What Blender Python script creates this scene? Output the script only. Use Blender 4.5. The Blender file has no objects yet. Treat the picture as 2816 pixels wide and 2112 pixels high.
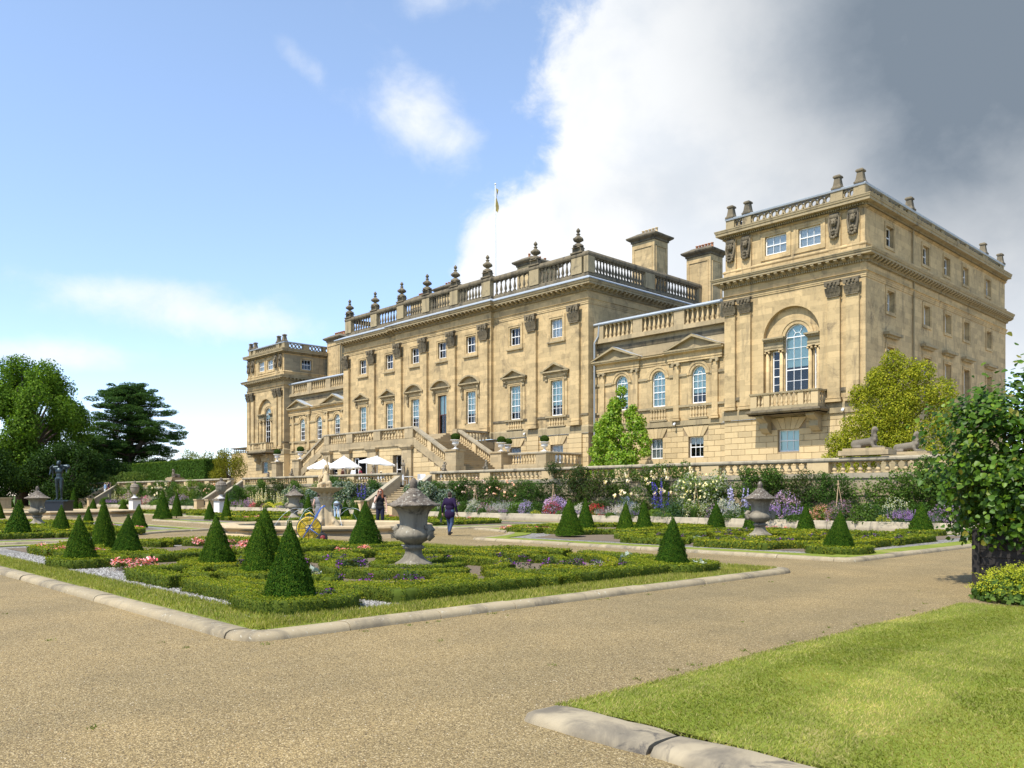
import bpy, bmesh, math, random
import numpy as np
from mathutils import Vector, Matrix
R = math.radians
random.seed(7); RNG = np.random.default_rng(11)
SC = bpy.context.scene
COL = SC.collection

# ------------------------------------------------------------------ camera
cam = bpy.data.cameras.new('camera'); camo = bpy.data.objects.new('camera', cam); COL.objects.link(camo)
camo.location = (0, 0, 1.55); camo.rotation_euler = (R(90), 0, R(46.5))
cam.lens = 29.24; cam.sensor_width = 36; cam.shift_y = 0.1087; cam.clip_end = 6000; cam.clip_start = 0.1
SC.camera = camo

# ------------------------------------------------------------------ sky, sun, exposure
SUN_EL, SUN_AZ = R(57), R(176.5)          # azimuth clockwise from +Y (house faces -Y)
SD = Vector((math.sin(SUN_AZ)*math.cos(SUN_EL), math.cos(SUN_AZ)*math.cos(SUN_EL), math.sin(SUN_EL)))
W = bpy.data.worlds.new('World'); SC.world = W; W.use_nodes = True
nt = W.node_tree; nt.nodes.clear()
def wn(t, **k):
    n = nt.nodes.new(t)
    for a, b in k.items(): setattr(n, a, b)
    return n
def wl(a, b): nt.links.new(a, b)
def wmath(op, a, b=None, c=None, clamp=False):
    n = wn('ShaderNodeMath', operation=op); n.use_clamp = clamp
    for i, v in enumerate((a, b, c)):
        if v is None: continue
        if isinstance(v, (int, float)): n.inputs[i].default_value = v
        else: wl(v, n.inputs[i])
    return n.outputs[0]
sky = wn('ShaderNodeTexSky', sky_type='NISHITA'); sky.sun_disc = False
sky.sun_elevation = SUN_EL; sky.sun_rotation = SUN_AZ; sky.air_density = 1.0; sky.dust_density = 0.05; sky.ozone_density = 1.6
tc = wn('ShaderNodeTexCoord')
DIR = tc.outputs['Generated']
def wnoise(scale, detail, rough, sx=1, sy=1, sz=1, off=(0, 0, 0), dist=0.0):
    m = wn('ShaderNodeMapping'); m.inputs['Scale'].default_value = (sx, sy, sz); m.inputs['Location'].default_value = off
    wl(DIR, m.inputs[0])
    n = wn('ShaderNodeTexNoise'); n.inputs['Scale'].default_value = scale; n.inputs['Detail'].default_value = detail
    n.inputs['Roughness'].default_value = rough; n.inputs['Distortion'].default_value = dist
    wl(m.outputs[0], n.inputs['Vector']); return n.outputs['Fac']
def blob(az, el, w, h=None, tilt=0):
    """soft elliptical patch of sky centred on a compass bearing and an elevation (degrees)"""
    a, e = R(az), R(el)
    c = Vector((math.sin(a)*math.cos(e), math.cos(a)*math.cos(e), math.sin(e)))
    u = Vector((math.cos(a), -math.sin(a), 0)); v = u.cross(c) * -1
    v = c.cross(u) * -1 if v.z < 0 else v
    if tilt: u, v = u*math.cos(R(tilt)) + v*math.sin(R(tilt)), v*math.cos(R(tilt)) - u*math.sin(R(tilt))
    h = h or w
    def dot(k, s):
        n = wn('ShaderNodeVectorMath', operation='DOT_PRODUCT'); wl(DIR, n.inputs[0]); n.inputs[1].default_value = k/s
        return n.outputs['Value']
    du, dv = dot(u, math.sin(R(w))), dot(v, math.sin(R(h)))
    r2 = wmath('ADD', wmath('MULTIPLY', du, du), wmath('MULTIPLY', dv, dv))
    front = wn('ShaderNodeVectorMath', operation='DOT_PRODUCT'); wl(DIR, front.inputs[0]); front.inputs[1].default_value = c
    g = wmath('EXPONENT', wmath('MULTIPLY', r2, -1.0))
    return wmath('MULTIPLY', g, wmath('GREATER_THAN', front.outputs['Value'], 0.0))
def wsum(*a):
    r = a[0]
    for b in a[1:]: r = wmath('ADD', r, b)
    return r
def wsmooth(x, lo, hi):
    n = wn('ShaderNodeMapRange', interpolation_type='SMOOTHSTEP'); wl(x, n.inputs['Value'])
    n.inputs['From Min'].default_value = lo; n.inputs['From Max'].default_value = hi; return n.outputs[0]
def wscale(x, k): return wmath('MULTIPLY', x, k)
#SKYBLOCK
n1 = wnoise(6.5, 9, 0.58, 1, 1, 1.5, (3.1, 1.7, 0.4), 0.5)
n2 = wnoise(17.0, 7, 0.62, 1, 1, 1.3, (0.4, 2.2, 5.0), 0.3)
n3 = wnoise(2.6, 4, 0.55, 1, 1, 2.0, (7.7, 0.3, 2.0))
covA = wsum(   # heaped cloud rising behind the roof and spreading to the north-east
    wscale(blob(326, 18, 10.5, 9), 0.66), wscale(blob(317.5, 12.5, 7, 5.5), 0.56), wscale(blob(313.5, 15.0, 4.0, 3.4), 0.42), wscale(blob(326, 28, 8.5, 8), 0.37),
    wscale(blob(341, 26, 14, 13), 0.62), wscale(blob(355, 20, 16, 16), 0.50), wscale(blob(337, 11, 12, 6), 0.34))
covB = wsum(   # thin wisps and low streaks
    wscale(blob(307.5, 24.0, 4.6, 3.4, -30), 0.44), wscale(blob(299, 27.0, 3.4, 1.3, -38), 0.38), wscale(blob(309, 31, 5, 1.8), 0.34),
    wscale(blob(290, 12.6, 10, 1.7), 0.40), wscale(blob(297, 10.8, 9, 1.5), 0.32), wscale(blob(284.5, 8.4, 7, 1.2), 0.46), wscale(blob(305, 8.0, 6, 1.2), 0.24), wscale(blob(304, 4.4, 7, 1.0), 0.28))
nn = wsum(wscale(n1, 0.50), wscale(n2, 0.32), wscale(n3, 0.24))
crisp = wsmooth(wmath('SUBTRACT', wsum(nn, covA), 0.80), 0.0, 0.17)
thin = wscale(wsmooth(wmath('SUBTRACT', wsum(nn, covB), 0.79), -0.04, 0.34), 0.9)
cloud = wmath('MAXIMUM', crisp, thin)
shade = wsum(wscale(blob(353, 29, 17, 13), 0.92), wscale(blob(342, 20, 10, 9), 0.68), wscale(blob(335, 32, 9, 6), 0.42), wscale(blob(322, 19.5, 6, 2.0), 0.14), wscale(blob(332, 25, 5, 3), 0.16))
nsh = wnoise(6.5, 8, 0.56, 1, 1, 1.15, (1.2, 9.4, 3.3), 0.15)
shm = wmath('MULTIPLY', shade, wsum(0.52, wscale(nsh, 0.72)), None, True)
soft = wsmooth(nsh, 0.40, 0.66)
cr = wn('ShaderNodeMix', data_type='RGBA'); cr.inputs['A'].default_value = (6.6, 6.7, 6.8, 1); cr.inputs['B'].default_value = (4.3, 4.9, 5.7, 1)
wl(wmath('MULTIPLY', soft, 0.42), cr.inputs['Factor'])
cr2 = wn('ShaderNodeMix', data_type='RGBA'); cr2.inputs['B'].default_value = (1.4, 1.72, 2.12, 1)
wl(shm, cr2.inputs['Factor']); wl(cr.outputs['Result'], cr2.inputs['A'])
sepd = wn('ShaderNodeSeparateXYZ'); wl(DIR, sepd.inputs[0])
elr = wn('ShaderNodeValToRGB'); wl(wsmooth(sepd.outputs[2], -0.02, 0.55), elr.inputs[0])     # tint put into the sky colour, bluer low down: calms the white horizon band
for e_, (p_, c_) in zip((elr.color_ramp.elements[0], elr.color_ramp.elements[1]), ((0.0, (0.66, 0.735, 0.97, 1)), (1.0, (1.0, 1.0, 1.0, 1)))): e_.position = p_; e_.color = c_
skyt = wn('ShaderNodeMix', data_type='RGBA', blend_type='MULTIPLY'); skyt.inputs['Factor'].default_value = 1
skyg = wn('ShaderNodeMix', data_type='RGBA', blend_type='MULTIPLY'); skyg.inputs['Factor'].default_value = 1; skyg.inputs['B'].default_value = (1.95, 1.78, 1.66, 1); wl(elr.outputs[0], skyg.inputs['A'])
wl(skyg.outputs['Result'], skyt.inputs['B']); wl(sky.outputs[0], skyt.inputs['A'])
mixc = wn('ShaderNodeMix', data_type='RGBA'); wl(cloud, mixc.inputs['Factor']); wl(skyt.outputs['Result'], mixc.inputs['A']); wl(cr2.outputs['Result'], mixc.inputs['B'])
bg = wn('ShaderNodeBackground'); bg.inputs['Strength'].default_value = 0.12; wl(mixc.outputs['Result'], bg.inputs['Color'])
wo = wn('ShaderNodeOutputWorld'); wl(bg.outputs[0], wo.inputs['Surface'])

sl = bpy.data.lights.new('sun', 'SUN'); sl.energy = 5.0; sl.angle = R(0.55); sl.color = (1.0, 0.955, 0.87)
so = bpy.data.objects.new('sun', sl); COL.objects.link(so); so.location = SD*60
so.rotation_euler = SD.to_track_quat('Z', 'Y').to_euler()
vs = SC.view_settings; vs.view_transform = 'Standard'; vs.look = 'None'; vs.exposure = 0.45; vs.gamma = 1.0; vs.use_curve_mapping = False
SC.cycles.use_denoising = True; SC.cycles.max_bounces = 6; SC.cycles.diffuse_bounces = 3; SC.cycles.glossy_bounces = 3
SC.cycles.transparent_max_bounces = 12; SC.cycles.transmission_bounces = 4; SC.cycles.caustics_reflective = False; SC.cycles.caustics_refractive = False
SC.cycles.sample_clamp_indirect = 6.0

# ------------------------------------------------------------------ materials
MATS = {}
class NT:
    def __init__(s, name):
        s.m = bpy.data.materials.new(name); s.m.use_nodes = True; s.t = s.m.node_tree; s.t.nodes.clear()
        s.out = s.n('ShaderNodeOutputMaterial')
    def n(s, t, **k):
        x = s.t.nodes.new(t)
        for a, b in k.items(): setattr(x, a, b)
        return x
    def l(s, a, b): s.t.links.new(a, b)
    def set(s, sock, v):
        if hasattr(v, 'is_output'): s.l(v, sock)
        elif isinstance(v, (tuple, list)) and len(v) == 3 and sock.type == 'RGBA': sock.default_value = (*v, 1)
        else: sock.default_value = v
    def coord(s, which='Object'):
        if which == 'World': return s.n('ShaderNodeNewGeometry').outputs['Position']
        return s.n('ShaderNodeTexCoord').outputs[which]
    def mapping(s, v, scale=(1, 1, 1), loc=(0, 0, 0)):
        m = s.n('ShaderNodeMapping'); m.inputs['Scale'].default_value = scale; m.inputs['Location'].default_value = loc; s.l(v, m.inputs[0]); return m.outputs[0]
    def noise(s, v, scale, detail=4, rough=0.55, dist=0, out='Fac'):
        n = s.n('ShaderNodeTexNoise'); n.inputs['Scale'].default_value = scale; n.inputs['Detail'].default_value = detail
        n.inputs['Roughness'].default_value = rough; n.inputs['Distortion'].default_value = dist; s.l(v, n.inputs['Vector']); return n.outputs[out]
    def vor(s, v, scale, out='Distance', feature='F1', rnd=1.0):
        n = s.n('ShaderNodeTexVoronoi', feature=feature); n.inputs['Scale'].default_value = scale; n.inputs['Randomness'].default_value = rnd; s.l(v, n.inputs['Vector']); return n.outputs[out]
    def ramp(s, f, pts, interp='LINEAR'):
        r = s.n('ShaderNodeValToRGB'); e = r.color_ramp.elements; r.color_ramp.interpolation = interp
        while len(e) < len(pts): e.new(0.5)
        for i, (p, c) in enumerate(pts):
            e[i].position = p; e[i].color = (*c, 1) if len(c) == 3 else c
        s.l(f, r.inputs[0]); return r.outputs[0]
    def mix(s, f, a, b, mode='MIX'):
        m = s.n('ShaderNodeMix', data_type='RGBA', blend_type=mode); s.set(m.inputs['Factor'], f); s.set(m.inputs['A'], a); s.set(m.inputs['B'], b); return m.outputs['Result']
    def math(s, op, a, b=0.0, clamp=False):
        m = s.n('ShaderNodeMath', operation=op); m.use_clamp = clamp; s.set(m.inputs[0], a); s.set(m.inputs[1], b); return m.outputs[0]
    def smooth(s, x, lo, hi):
        n = s.n('ShaderNodeMapRange', interpolation_type='SMOOTHSTEP'); s.l(x, n.inputs['Value']); n.inputs['From Min'].default_value = lo; n.inputs['From Max'].default_value = hi; return n.outputs[0]
    def bump(s, h, strength=0.5, dist=0.02, normal=None):
        b = s.n('ShaderNodeBump'); b.inputs['Strength'].default_value = strength; b.inputs['Distance'].default_value = dist; s.l(h, b.inputs['Height'])
        if normal is not None: s.l(normal, b.inputs['Normal'])
        return b.outputs[0]
    def done(s, color, rough=0.8, normal=None, spec=0.3, metal=0.0, trans=None):
        p = s.n('ShaderNodeBsdfPrincipled'); s.set(p.inputs['Base Color'], color); s.set(p.inputs['Roughness'], rough)
        p.inputs['Specular IOR Level'].default_value = spec; p.inputs['Metallic'].default_value = metal
        if normal is not None: s.l(normal, p.inputs['Normal'])
        sh = p.outputs[0]
        if trans:
            t = s.n('ShaderNodeBsdfTranslucent'); s.set(t.inputs['Color'], trans[1]); mx = s.n('ShaderNodeMixShader'); mx.inputs[0].default_value = trans[0]
            s.l(sh, mx.inputs[1]); s.l(t.outputs[0], mx.inputs[2]); sh = mx.outputs[0]
        s.l(sh, s.out.inputs['Surface']); MATS[s.m.name] = s.m; return s.m

def stone_mat(name, light, mid, dark, joints=True, grime=0.35, blotch=0.45, rnd=0.0, lichen=None, jw=(1.16, 0.42), gs=0.35, glo=0.56):
    t = NT(name); pos = t.coord('World')
    sep = t.n('ShaderNodeSeparateXYZ'); t.l(pos, sep.inputs[0])
    wav = t.noise(pos, 0.55, 5, 0.62, 0.9)
    fine = t.noise(pos, 7.0, 6, 0.65)
    col = t.mix(t.math('ADD', t.math('MULTIPLY', wav, 0.75), t.math('MULTIPLY', fine, 0.3)), mid, light)
    fl = t.smooth(t.noise(pos, 1.25, 7, 0.66, 1.4), 0.50, 0.60)          # flaking patches
    col = t.mix(t.math('MULTIPLY', fl, blotch), col, mid)
    streak = t.noise(t.mapping(pos, (1.6, 1.6, 0.22)), 1.0, 6, 0.62, 0.6)
    g = t.math('MULTIPLY', t.smooth(streak, glo, glo + 0.2), grime)
    g2 = t.math('MULTIPLY', t.smooth(t.noise(pos, gs, 6, 0.7, 1.0), 0.56, 0.70), grime)
    col = t.mix(t.math('ADD', g, g2, True), col, dark)
    h = t.math('MULTIPLY', fine, 0.25)
    if rnd:
        oi = t.n('ShaderNodeObjectInfo').outputs['Random']
        col = t.mix(1.0, col, t.ramp(oi, [(0, (1-rnd,)*3), (0.5, (1, 0.99, 0.97)), (1, (1+rnd*0.5, 1+rnd*0.42, 1+rnd*0.3))]), 'MULTIPLY')
    if joints:
        cv = t.n('ShaderNodeCombineXYZ'); t.l(t.math('ADD', sep.outputs[0], sep.outputs[1]), cv.inputs[0]); t.l(sep.outputs[2], cv.inputs[1])
        b = t.n('ShaderNodeTexBrick'); t.l(cv.outputs[0], b.inputs['Vector']); b.inputs['Scale'].default_value = 1
        b.inputs['Brick Width'].default_value = jw[0]; b.inputs['Row Height'].default_value = jw[1]; b.inputs['Mortar Size'].default_value = 0.006
        b.inputs['Color1'].default_value = (0.70, 0.69, 0.67, 1); b.inputs['Color2'].default_value = (1.2, 1.16, 1.1, 1); b.inputs['Mortar'].default_value = (0.55, 0.5, 0.45, 1)
        b.inputs['Mortar Smooth'].default_value = 0.3
        col = t.mix(0.66, col, b.outputs['Color'], 'MULTIPLY')
    if lichen:
        lm = t.smooth(t.noise(pos, lichen[1], 6, 0.7, 0.8), lichen[2], lichen[2] + 0.06)
        col = t.mix(lm, col, lichen[0])
    return t.done(col, 0.9, t.bump(h, 0.5, 0.02), 0.2)

BUFF = (0.60, 0.448, 0.238); TAN = (0.385, 0.288, 0.153); SOOT = (0.14, 0.112, 0.075)  # the stone's own light, mid and soot tones
stone_mat('ashlar', BUFF, TAN, SOOT, True, 0.58, 0.7, 0, None, (1.16, 0.42), 0.3, 0.525)
stone_mat('weathered', (0.36, 0.295, 0.185), (0.26, 0.215, 0.135), (0.12, 0.105, 0.075), True, 0.5, 0.5)  # grime plus shade put into the colour, for the far tower's east side
stone_mat('rustic', (0.58, 0.445, 0.245), (0.46, 0.345, 0.185), (0.24, 0.19, 0.12), False, 0.35, 0.4, 0.18)
stone_mat('joint', (0.34, 0.26, 0.15), (0.27, 0.2, 0.12), (0.14, 0.11, 0.08), False, 0.3)
stone_mat('moulding', (0.40, 0.315, 0.18), (0.27, 0.215, 0.125), (0.085, 0.073, 0.053), False, 0.55, 0.4, 0, None, (1, 1), 0.8, 0.5)  # darkened so the crevice shade of cornices sits in the colour, besides stains
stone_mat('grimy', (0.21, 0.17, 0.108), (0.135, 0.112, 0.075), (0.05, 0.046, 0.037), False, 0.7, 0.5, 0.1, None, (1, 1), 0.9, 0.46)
stone_mat('coping_stone', (0.38, 0.325, 0.225), (0.285, 0.24, 0.17), (0.12, 0.108, 0.085), False, 0.6, 0.45, 0.06, None, (1, 1), 0.8, 0.48)
stone_mat('wall_stone', (0.36, 0.30, 0.20), (0.27, 0.225, 0.15), (0.12, 0.105, 0.08), True, 0.55, 0.4, 0, None, (1.3, 0.45), 0.6, 0.48)
stone_mat('terrace_stone', (0.44, 0.345, 0.205), (0.32, 0.252, 0.152), (0.13, 0.112, 0.08), True, 0.5, 0.4, 0, None, (1.3, 0.45), 0.6, 0.5)
stone_mat('baluster_stone', (0.60, 0.455, 0.25), (0.46, 0.345, 0.19), (0.2, 0.16, 0.11), False, 0.35, 0.4, 0.12)
stone_mat('step_stone', (0.42, 0.33, 0.195), (0.30, 0.235, 0.145), (0.14, 0.115, 0.082), False, 0.4, 0.4, 0.1)
stone_mat('urn_stone', (0.30, 0.26, 0.19), (0.205, 0.175, 0.125), (0.075, 0.066, 0.052), False, 0.7, 0.5, 0, ((0.42, 0.39, 0.31), 9.0, 0.61), (1, 1), 1.6, 0.48)
stone_mat('urn_lid', (0.22, 0.18, 0.135), (0.14, 0.112, 0.085), (0.055, 0.046, 0.038), False, 0.7, 0.5, 0, ((0.38, 0.355, 0.29), 16.0, 0.56), (1, 1), 3.0, 0.44)
stone_mat('kerb_stone', (0.38, 0.31, 0.195), (0.27, 0.22, 0.14), (0.12, 0.103, 0.078), False, 0.6, 0.5, 0.14, ((0.46, 0.425, 0.33), 17.0, 0.60), (1, 1), 1.7, 0.47)
stone_mat('kerb_pale', (0.40, 0.335, 0.225), (0.285, 0.235, 0.155), (0.10, 0.088, 0.072), False, 0.75, 0.5, 0.06, ((0.10, 0.05, 0.025), 7.0, 0.69), (1, 1), 2.0, 0.46)
stone_mat('fountain_stone', (0.52, 0.40, 0.235), (0.37, 0.285, 0.17), (0.15, 0.125, 0.09), False, 0.4, 0.5, 0, ((0.56, 0.53, 0.44), 6.0, 0.62))
stone_mat('marble', (0.74, 0.70, 0.64), (0.62, 0.58, 0.52), (0.36, 0.32, 0.28), False, 0.3, 0.3)
stone_mat('statue_stone', (0.215, 0.18, 0.13), (0.14, 0.118, 0.088), (0.065, 0.057, 0.045), False, 0.5, 0.4)
stone_mat('paving', (0.42, 0.36, 0.26), (0.33, 0.28, 0.2), (0.2, 0.17, 0.13), False, 0.3)

def plain(name, col, rough=0.6, spec=0.3, metal=0.0, var=0.0, nscale=6, bump=0.0, trans=None):
    t = NT(name)
    if var:
        n = t.noise(t.coord('Object'), nscale, 5, 0.6)
        c = t.mix(n, tuple(v*(1-var) for v in col), tuple(min(1, v*(1+var)) for v in col))
        return t.done(c, rough, t.bump(n, bump, 0.02) if bump else None, spec, metal, trans)
    return t.done(col, rough, None, spec, metal, trans)
plain('white_paint', (0.78, 0.77, 0.74), 0.45, 0.4)
plain('brown_paint', (0.12, 0.045, 0.03), 0.4, 0.4)
plain('lead', (0.35, 0.385, 0.42), 0.5, 0.4, 0.0, 0.2, 2.0)
plain('pipe_grey', (0.26, 0.28, 0.29), 0.5, 0.4)
plain('blind', (0.58, 0.82, 0.80), 0.8)
plain('blind_white', (0.78, 0.82, 0.84), 0.8)
plain('room_dark', (0.035, 0.032, 0.03), 0.9)
plain('terracotta', (0.42, 0.19, 0.10), 0.8, 0.2, 0, 0.2)
plain('buff_clay', (0.58, 0.43, 0.24), 0.8, 0.2, 0, 0.2)
plain('slate', (0.13, 0.14, 0.155), 0.7, 0.3, 0, 0.25, 3)
def glass():
    t = NT('window_glass'); fr = t.n('ShaderNodeFresnel'); fr.inputs['IOR'].default_value = 1.5
    pos = t.coord('World'); nb = t.bump(t.noise(pos, 1.6, 2, 0.5), 0.10, 0.03)
    gl = t.n('ShaderNodeBsdfGlossy'); gl.inputs['Roughness'].default_value = 0.02; gl.inputs['Color'].default_value = (0.95, 0.98, 1, 1); t.l(nb, gl.inputs['Normal'])
    tr = t.n('ShaderNodeBsdfTransparent'); tr.inputs['Color'].default_value = (0.95, 0.99, 0.98, 1)
    f = t.math('ADD', t.math('MULTIPLY', fr.outputs[0], 0.9), 0.02, True)
    mx = t.n('ShaderNodeMixShader'); t.l(f, mx.inputs[0]); t.l(tr.outputs[0], mx.inputs[1]); t.l(gl.outputs[0], mx.inputs[2])
    t.l(mx.outputs[0], t.out.inputs['Surface']); MATS['window_glass'] = t.m
glass()

# ------------------------------------------------------------------ mesh helpers
class MB:
    """collects verts and faces for one mesh"""
    def __init__(s): s.v = []; s.f = []
    def add(s, v, f):
        k = len(s.v); s.v += [tuple(p) for p in v]; s.f += [tuple(i+k for i in q) for q in f]; return s
    def box(s, x0, x1, y0, y1, z0, z1):
        return s.add([(x0,y0,z0),(x1,y0,z0),(x1,y1,z0),(x0,y1,z0),(x0,y0,z1),(x1,y0,z1),(x1,y1,z1),(x0,y1,z1)],
                     [(0,3,2,1),(4,5,6,7),(0,1,5,4),(1,2,6,5),(2,3,7,6),(3,0,4,7)])
    def quad(s, a, b, c, d): return s.add([a, b, c, d], [(0, 1, 2, 3)])
    def prism(s, poly, a, b, P):
        """poly: (u,v) list counter-clockwise seen from the front; from depth a (front) to b (back); P maps u,v,w to a point"""
        n = len(poly)
        return s.add([P(u, v, a) for u, v in poly] + [P(u, v, b) for u, v in poly],
                     [tuple(range(n)), tuple(range(2*n-1, n-1, -1))] + [(i, i+n, (i+1) % n + n, (i+1) % n) for i in range(n)])
    def lathe(s, prof, c=(0, 0, 0), seg=12, rot=0.0, cap=True, ax=None):
        k = len(prof); v = []; f = []
        for r, z in prof:
            for j in range(seg):
                a = rot + 2*math.pi*j/seg; v.append((c[0]+r*math.cos(a), c[1]+r*math.sin(a), c[2]+z))
        for i in range(k-1):
            for j in range(seg): f.append((i*seg+j, i*seg+(j+1) % seg, (i+1)*seg+(j+1) % seg, (i+1)*seg+j))
        if cap: f.append(tuple(range(seg-1, -1, -1))); f.append(tuple((k-1)*seg+j for j in range(seg)))
        return s.add(v, f)
    def tube(s, pts, rad, seg=8, cap=True):
        pts = [Vector(p) for p in pts]; n = len(pts)
        rad = [rad]*n if isinstance(rad, (int, float)) else list(rad)
        v = []; f = []; up = None
        for i, p in enumerate(pts):
            d = (pts[min(i+1, n-1)] - pts[max(i-1, 0)])
            d = d.normalized() if d.length > 1e-9 else Vector((0, 0, 1))
            if up is None: up = Vector((0, 0, 1)) if abs(d.z) < 0.9 else Vector((1, 0, 0))
            a = d.cross(up); a = a.normalized() if a.length > 1e-6 else d.orthogonal().normalized(); b = d.cross(a).normalized(); up = -b if False else up
            for j in range(seg):
                t = 2*math.pi*j/seg; v.append(p + (a*math.cos(t) + b*math.sin(t))*rad[i])
        for i in range(n-1):
            for j in range(seg): f.append((i*seg+j, (i+1)*seg+j, (i+1)*seg+(j+1) % seg, i*seg+(j+1) % seg))
        if cap: f.append(tuple(range(seg))); f.append(tuple((n-1)*seg+j for j in range(seg-1, -1, -1)))
        return s.add(v, f)
    def sphere(s, c, r, seg=10, rings=7, m=None):
        rx, ry, rz = (r, r, r) if isinstance(r, (int, float)) else r
        v = []; f = []
        for i in range(1, rings):
            t = math.pi*i/rings
            for j in range(seg):
                a = 2*math.pi*j/seg; p = Vector((rx*math.sin(t)*math.cos(a), ry*math.sin(t)*math.sin(a), rz*math.cos(t)))
                if m is not None: p = m @ p
                v.append(p + Vector(c))
        top = Vector((0, 0, rz)); bot = Vector((0, 0, -rz))
        if m is not None: top = m @ top; bot = m @ bot
        v.append(top + Vector(c)); v.append(bot + Vector(c)); T = len(v)-2
        for i in range(rings-2):
            for j in range(seg): f.append((i*seg+j, (i+1)*seg+j, (i+1)*seg+(j+1) % seg, i*seg+(j+1) % seg))
        for j in range(seg):
            f.append((T, j, (j+1) % seg)); f.append((T+1, (rings-2)*seg+(j+1) % seg, (rings-2)*seg+j))
        return s.add(v, f)
    def sweep(s, prof, path, closed=False):
        """prof: (out, z) list; path: (x, y) list, outward is to the right of travel"""
        n = len(path); off = []
        for i in range(n):
            def nrm(a, b):
                d = Vector((b[0]-a[0], b[1]-a[1])); d.normalize(); return Vector((d.y, -d.x))
            prev = nrm(path[i-1], path[i]) if (i > 0 or closed) else None
            nxt = nrm(path[i], path[(i+1) % n]) if (i < n-1 or closed) else None
            if prev is None: o = nxt
            elif nxt is None: o = prev
            else: o = (prev+nxt)/(1+prev.dot(nxt))
            off.append(o)
        k = len(prof); v = []; f = []
        for i in range(n):
            for o, z in prof: v.append((path[i][0]+off[i].x*o, path[i][1]+off[i].y*o, z))
        for i in range(n if closed else n-1):
            j = (i+1) % n
            for q in range(k-1): f.append((i*k+q, j*k+q, j*k+q+1, i*k+q+1))
        if not closed: v += v[:k]+v[(n-1)*k:n*k]; f.append(tuple(n*k+q for q in range(k))); f.append(tuple((n+1)*k+q for q in range(k-1, -1, -1)))
        return s.add(v, f)
    def mesh(s, name, smooth=False):
        m = bpy.data.meshes.new(name); m.from_pydata(s.v, [], s.f)
        if smooth: m.polygons.foreach_set('use_smooth', [True]*len(m.polygons))
        m.update(); return m
    def build(s, name, mat, parent=None, smooth=False, caps=0):
        m = s.mesh(name, smooth)
        for i in range(caps): m.polygons[len(m.polygons)-1-i].use_smooth = False
        return add(name, m, mat, parent)
WL = {}
def add(name, mesh, mat=None, parent=None, loc=(0, 0, 0), scale=None, rz=0.0, local=False, rot=None):
    if mat is not None and len(mesh.materials) == 0: mesh.materials.append(MATS[mat] if isinstance(mat, str) else mat)
    o = bpy.data.objects.new(name, mesh); COL.objects.link(o); o.location = loc
    if scale is not None: o.scale = (scale,)*3 if isinstance(scale, (int, float)) else scale
    if rot is not None: o.rotation_euler = rot
    elif rz: o.rotation_euler = (0, 0, rz)
    WL[o.name] = Vector(loc)
    if parent is not None:
        o.parent = parent
        if not local: o.matrix_parent_inverse = Matrix.Translation(-WL[parent.name])
    return o
def thing(name, label, cat, loc=(0, 0, 0), rz=0.0, group=None, kind=None, scale=None):
    o = bpy.data.objects.new(name, None); COL.objects.link(o); o.location = loc; o.rotation_euler = (0, 0, rz); o.empty_display_size = 0.3
    if scale: o.scale = (scale,)*3 if isinstance(scale, (int, float)) else scale
    WL[o.name] = Vector(loc); return tag(o, label, cat, group, kind)
def tag(o, label=None, cat=None, group=None, kind=None):
    if label: o['label'] = label
    if cat: o['category'] = cat
    if group: o['group'] = group
    if kind: o['kind'] = kind
    return o
def copy_tree(o, parent=None):
    c = o.copy(); COL.objects.link(c); c.parent = parent
    for ch in o.children: copy_tree(ch, c)
    return c
def np_mesh(name, verts, faces, smooth=False, colors=None):
    """verts (n,3), faces (m,k) arrays; colors (n,3) stored per vertex as 'tint'"""
    m = bpy.data.meshes.new(name); nv, nf, k = len(verts), len(faces), faces.shape[1]
    m.vertices.add(nv); m.vertices.foreach_set('co', np.ascontiguousarray(verts, np.float32).ravel())
    m.loops.add(nf*k); m.loops.foreach_set('vertex_index', np.ascontiguousarray(faces, np.int32).ravel())
    m.polygons.add(nf); m.polygons.foreach_set('loop_start', np.arange(0, nf*k, k, dtype=np.int32)); m.polygons.foreach_set('loop_total', np.full(nf, k, np.int32))
    if smooth: m.polygons.foreach_set('use_smooth', np.ones(nf, bool))
    m.update(calc_edges=True)
    if colors is not None:
        a = m.color_attributes.new('tint', 'FLOAT_COLOR', 'POINT')
        a.data.foreach_set('color', np.concatenate([colors, np.ones((nv, 1))], 1).astype(np.float32).ravel())
    return m
# ------------------------------------------------------------------ the house
FY = 55.0; TZ = 2.35                     # front plane, terrace level
house = thing('country_house', 'long sandstone country house with corner towers, balustraded roof and sash windows', 'house', (-68.2, FY, TZ))
def S(y):  return lambda u, v, w: (u, y+w, v)        # south-facing plane
def E(x):  return lambda u, v, w: (x-w, u, v)        # east-facing plane

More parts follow.
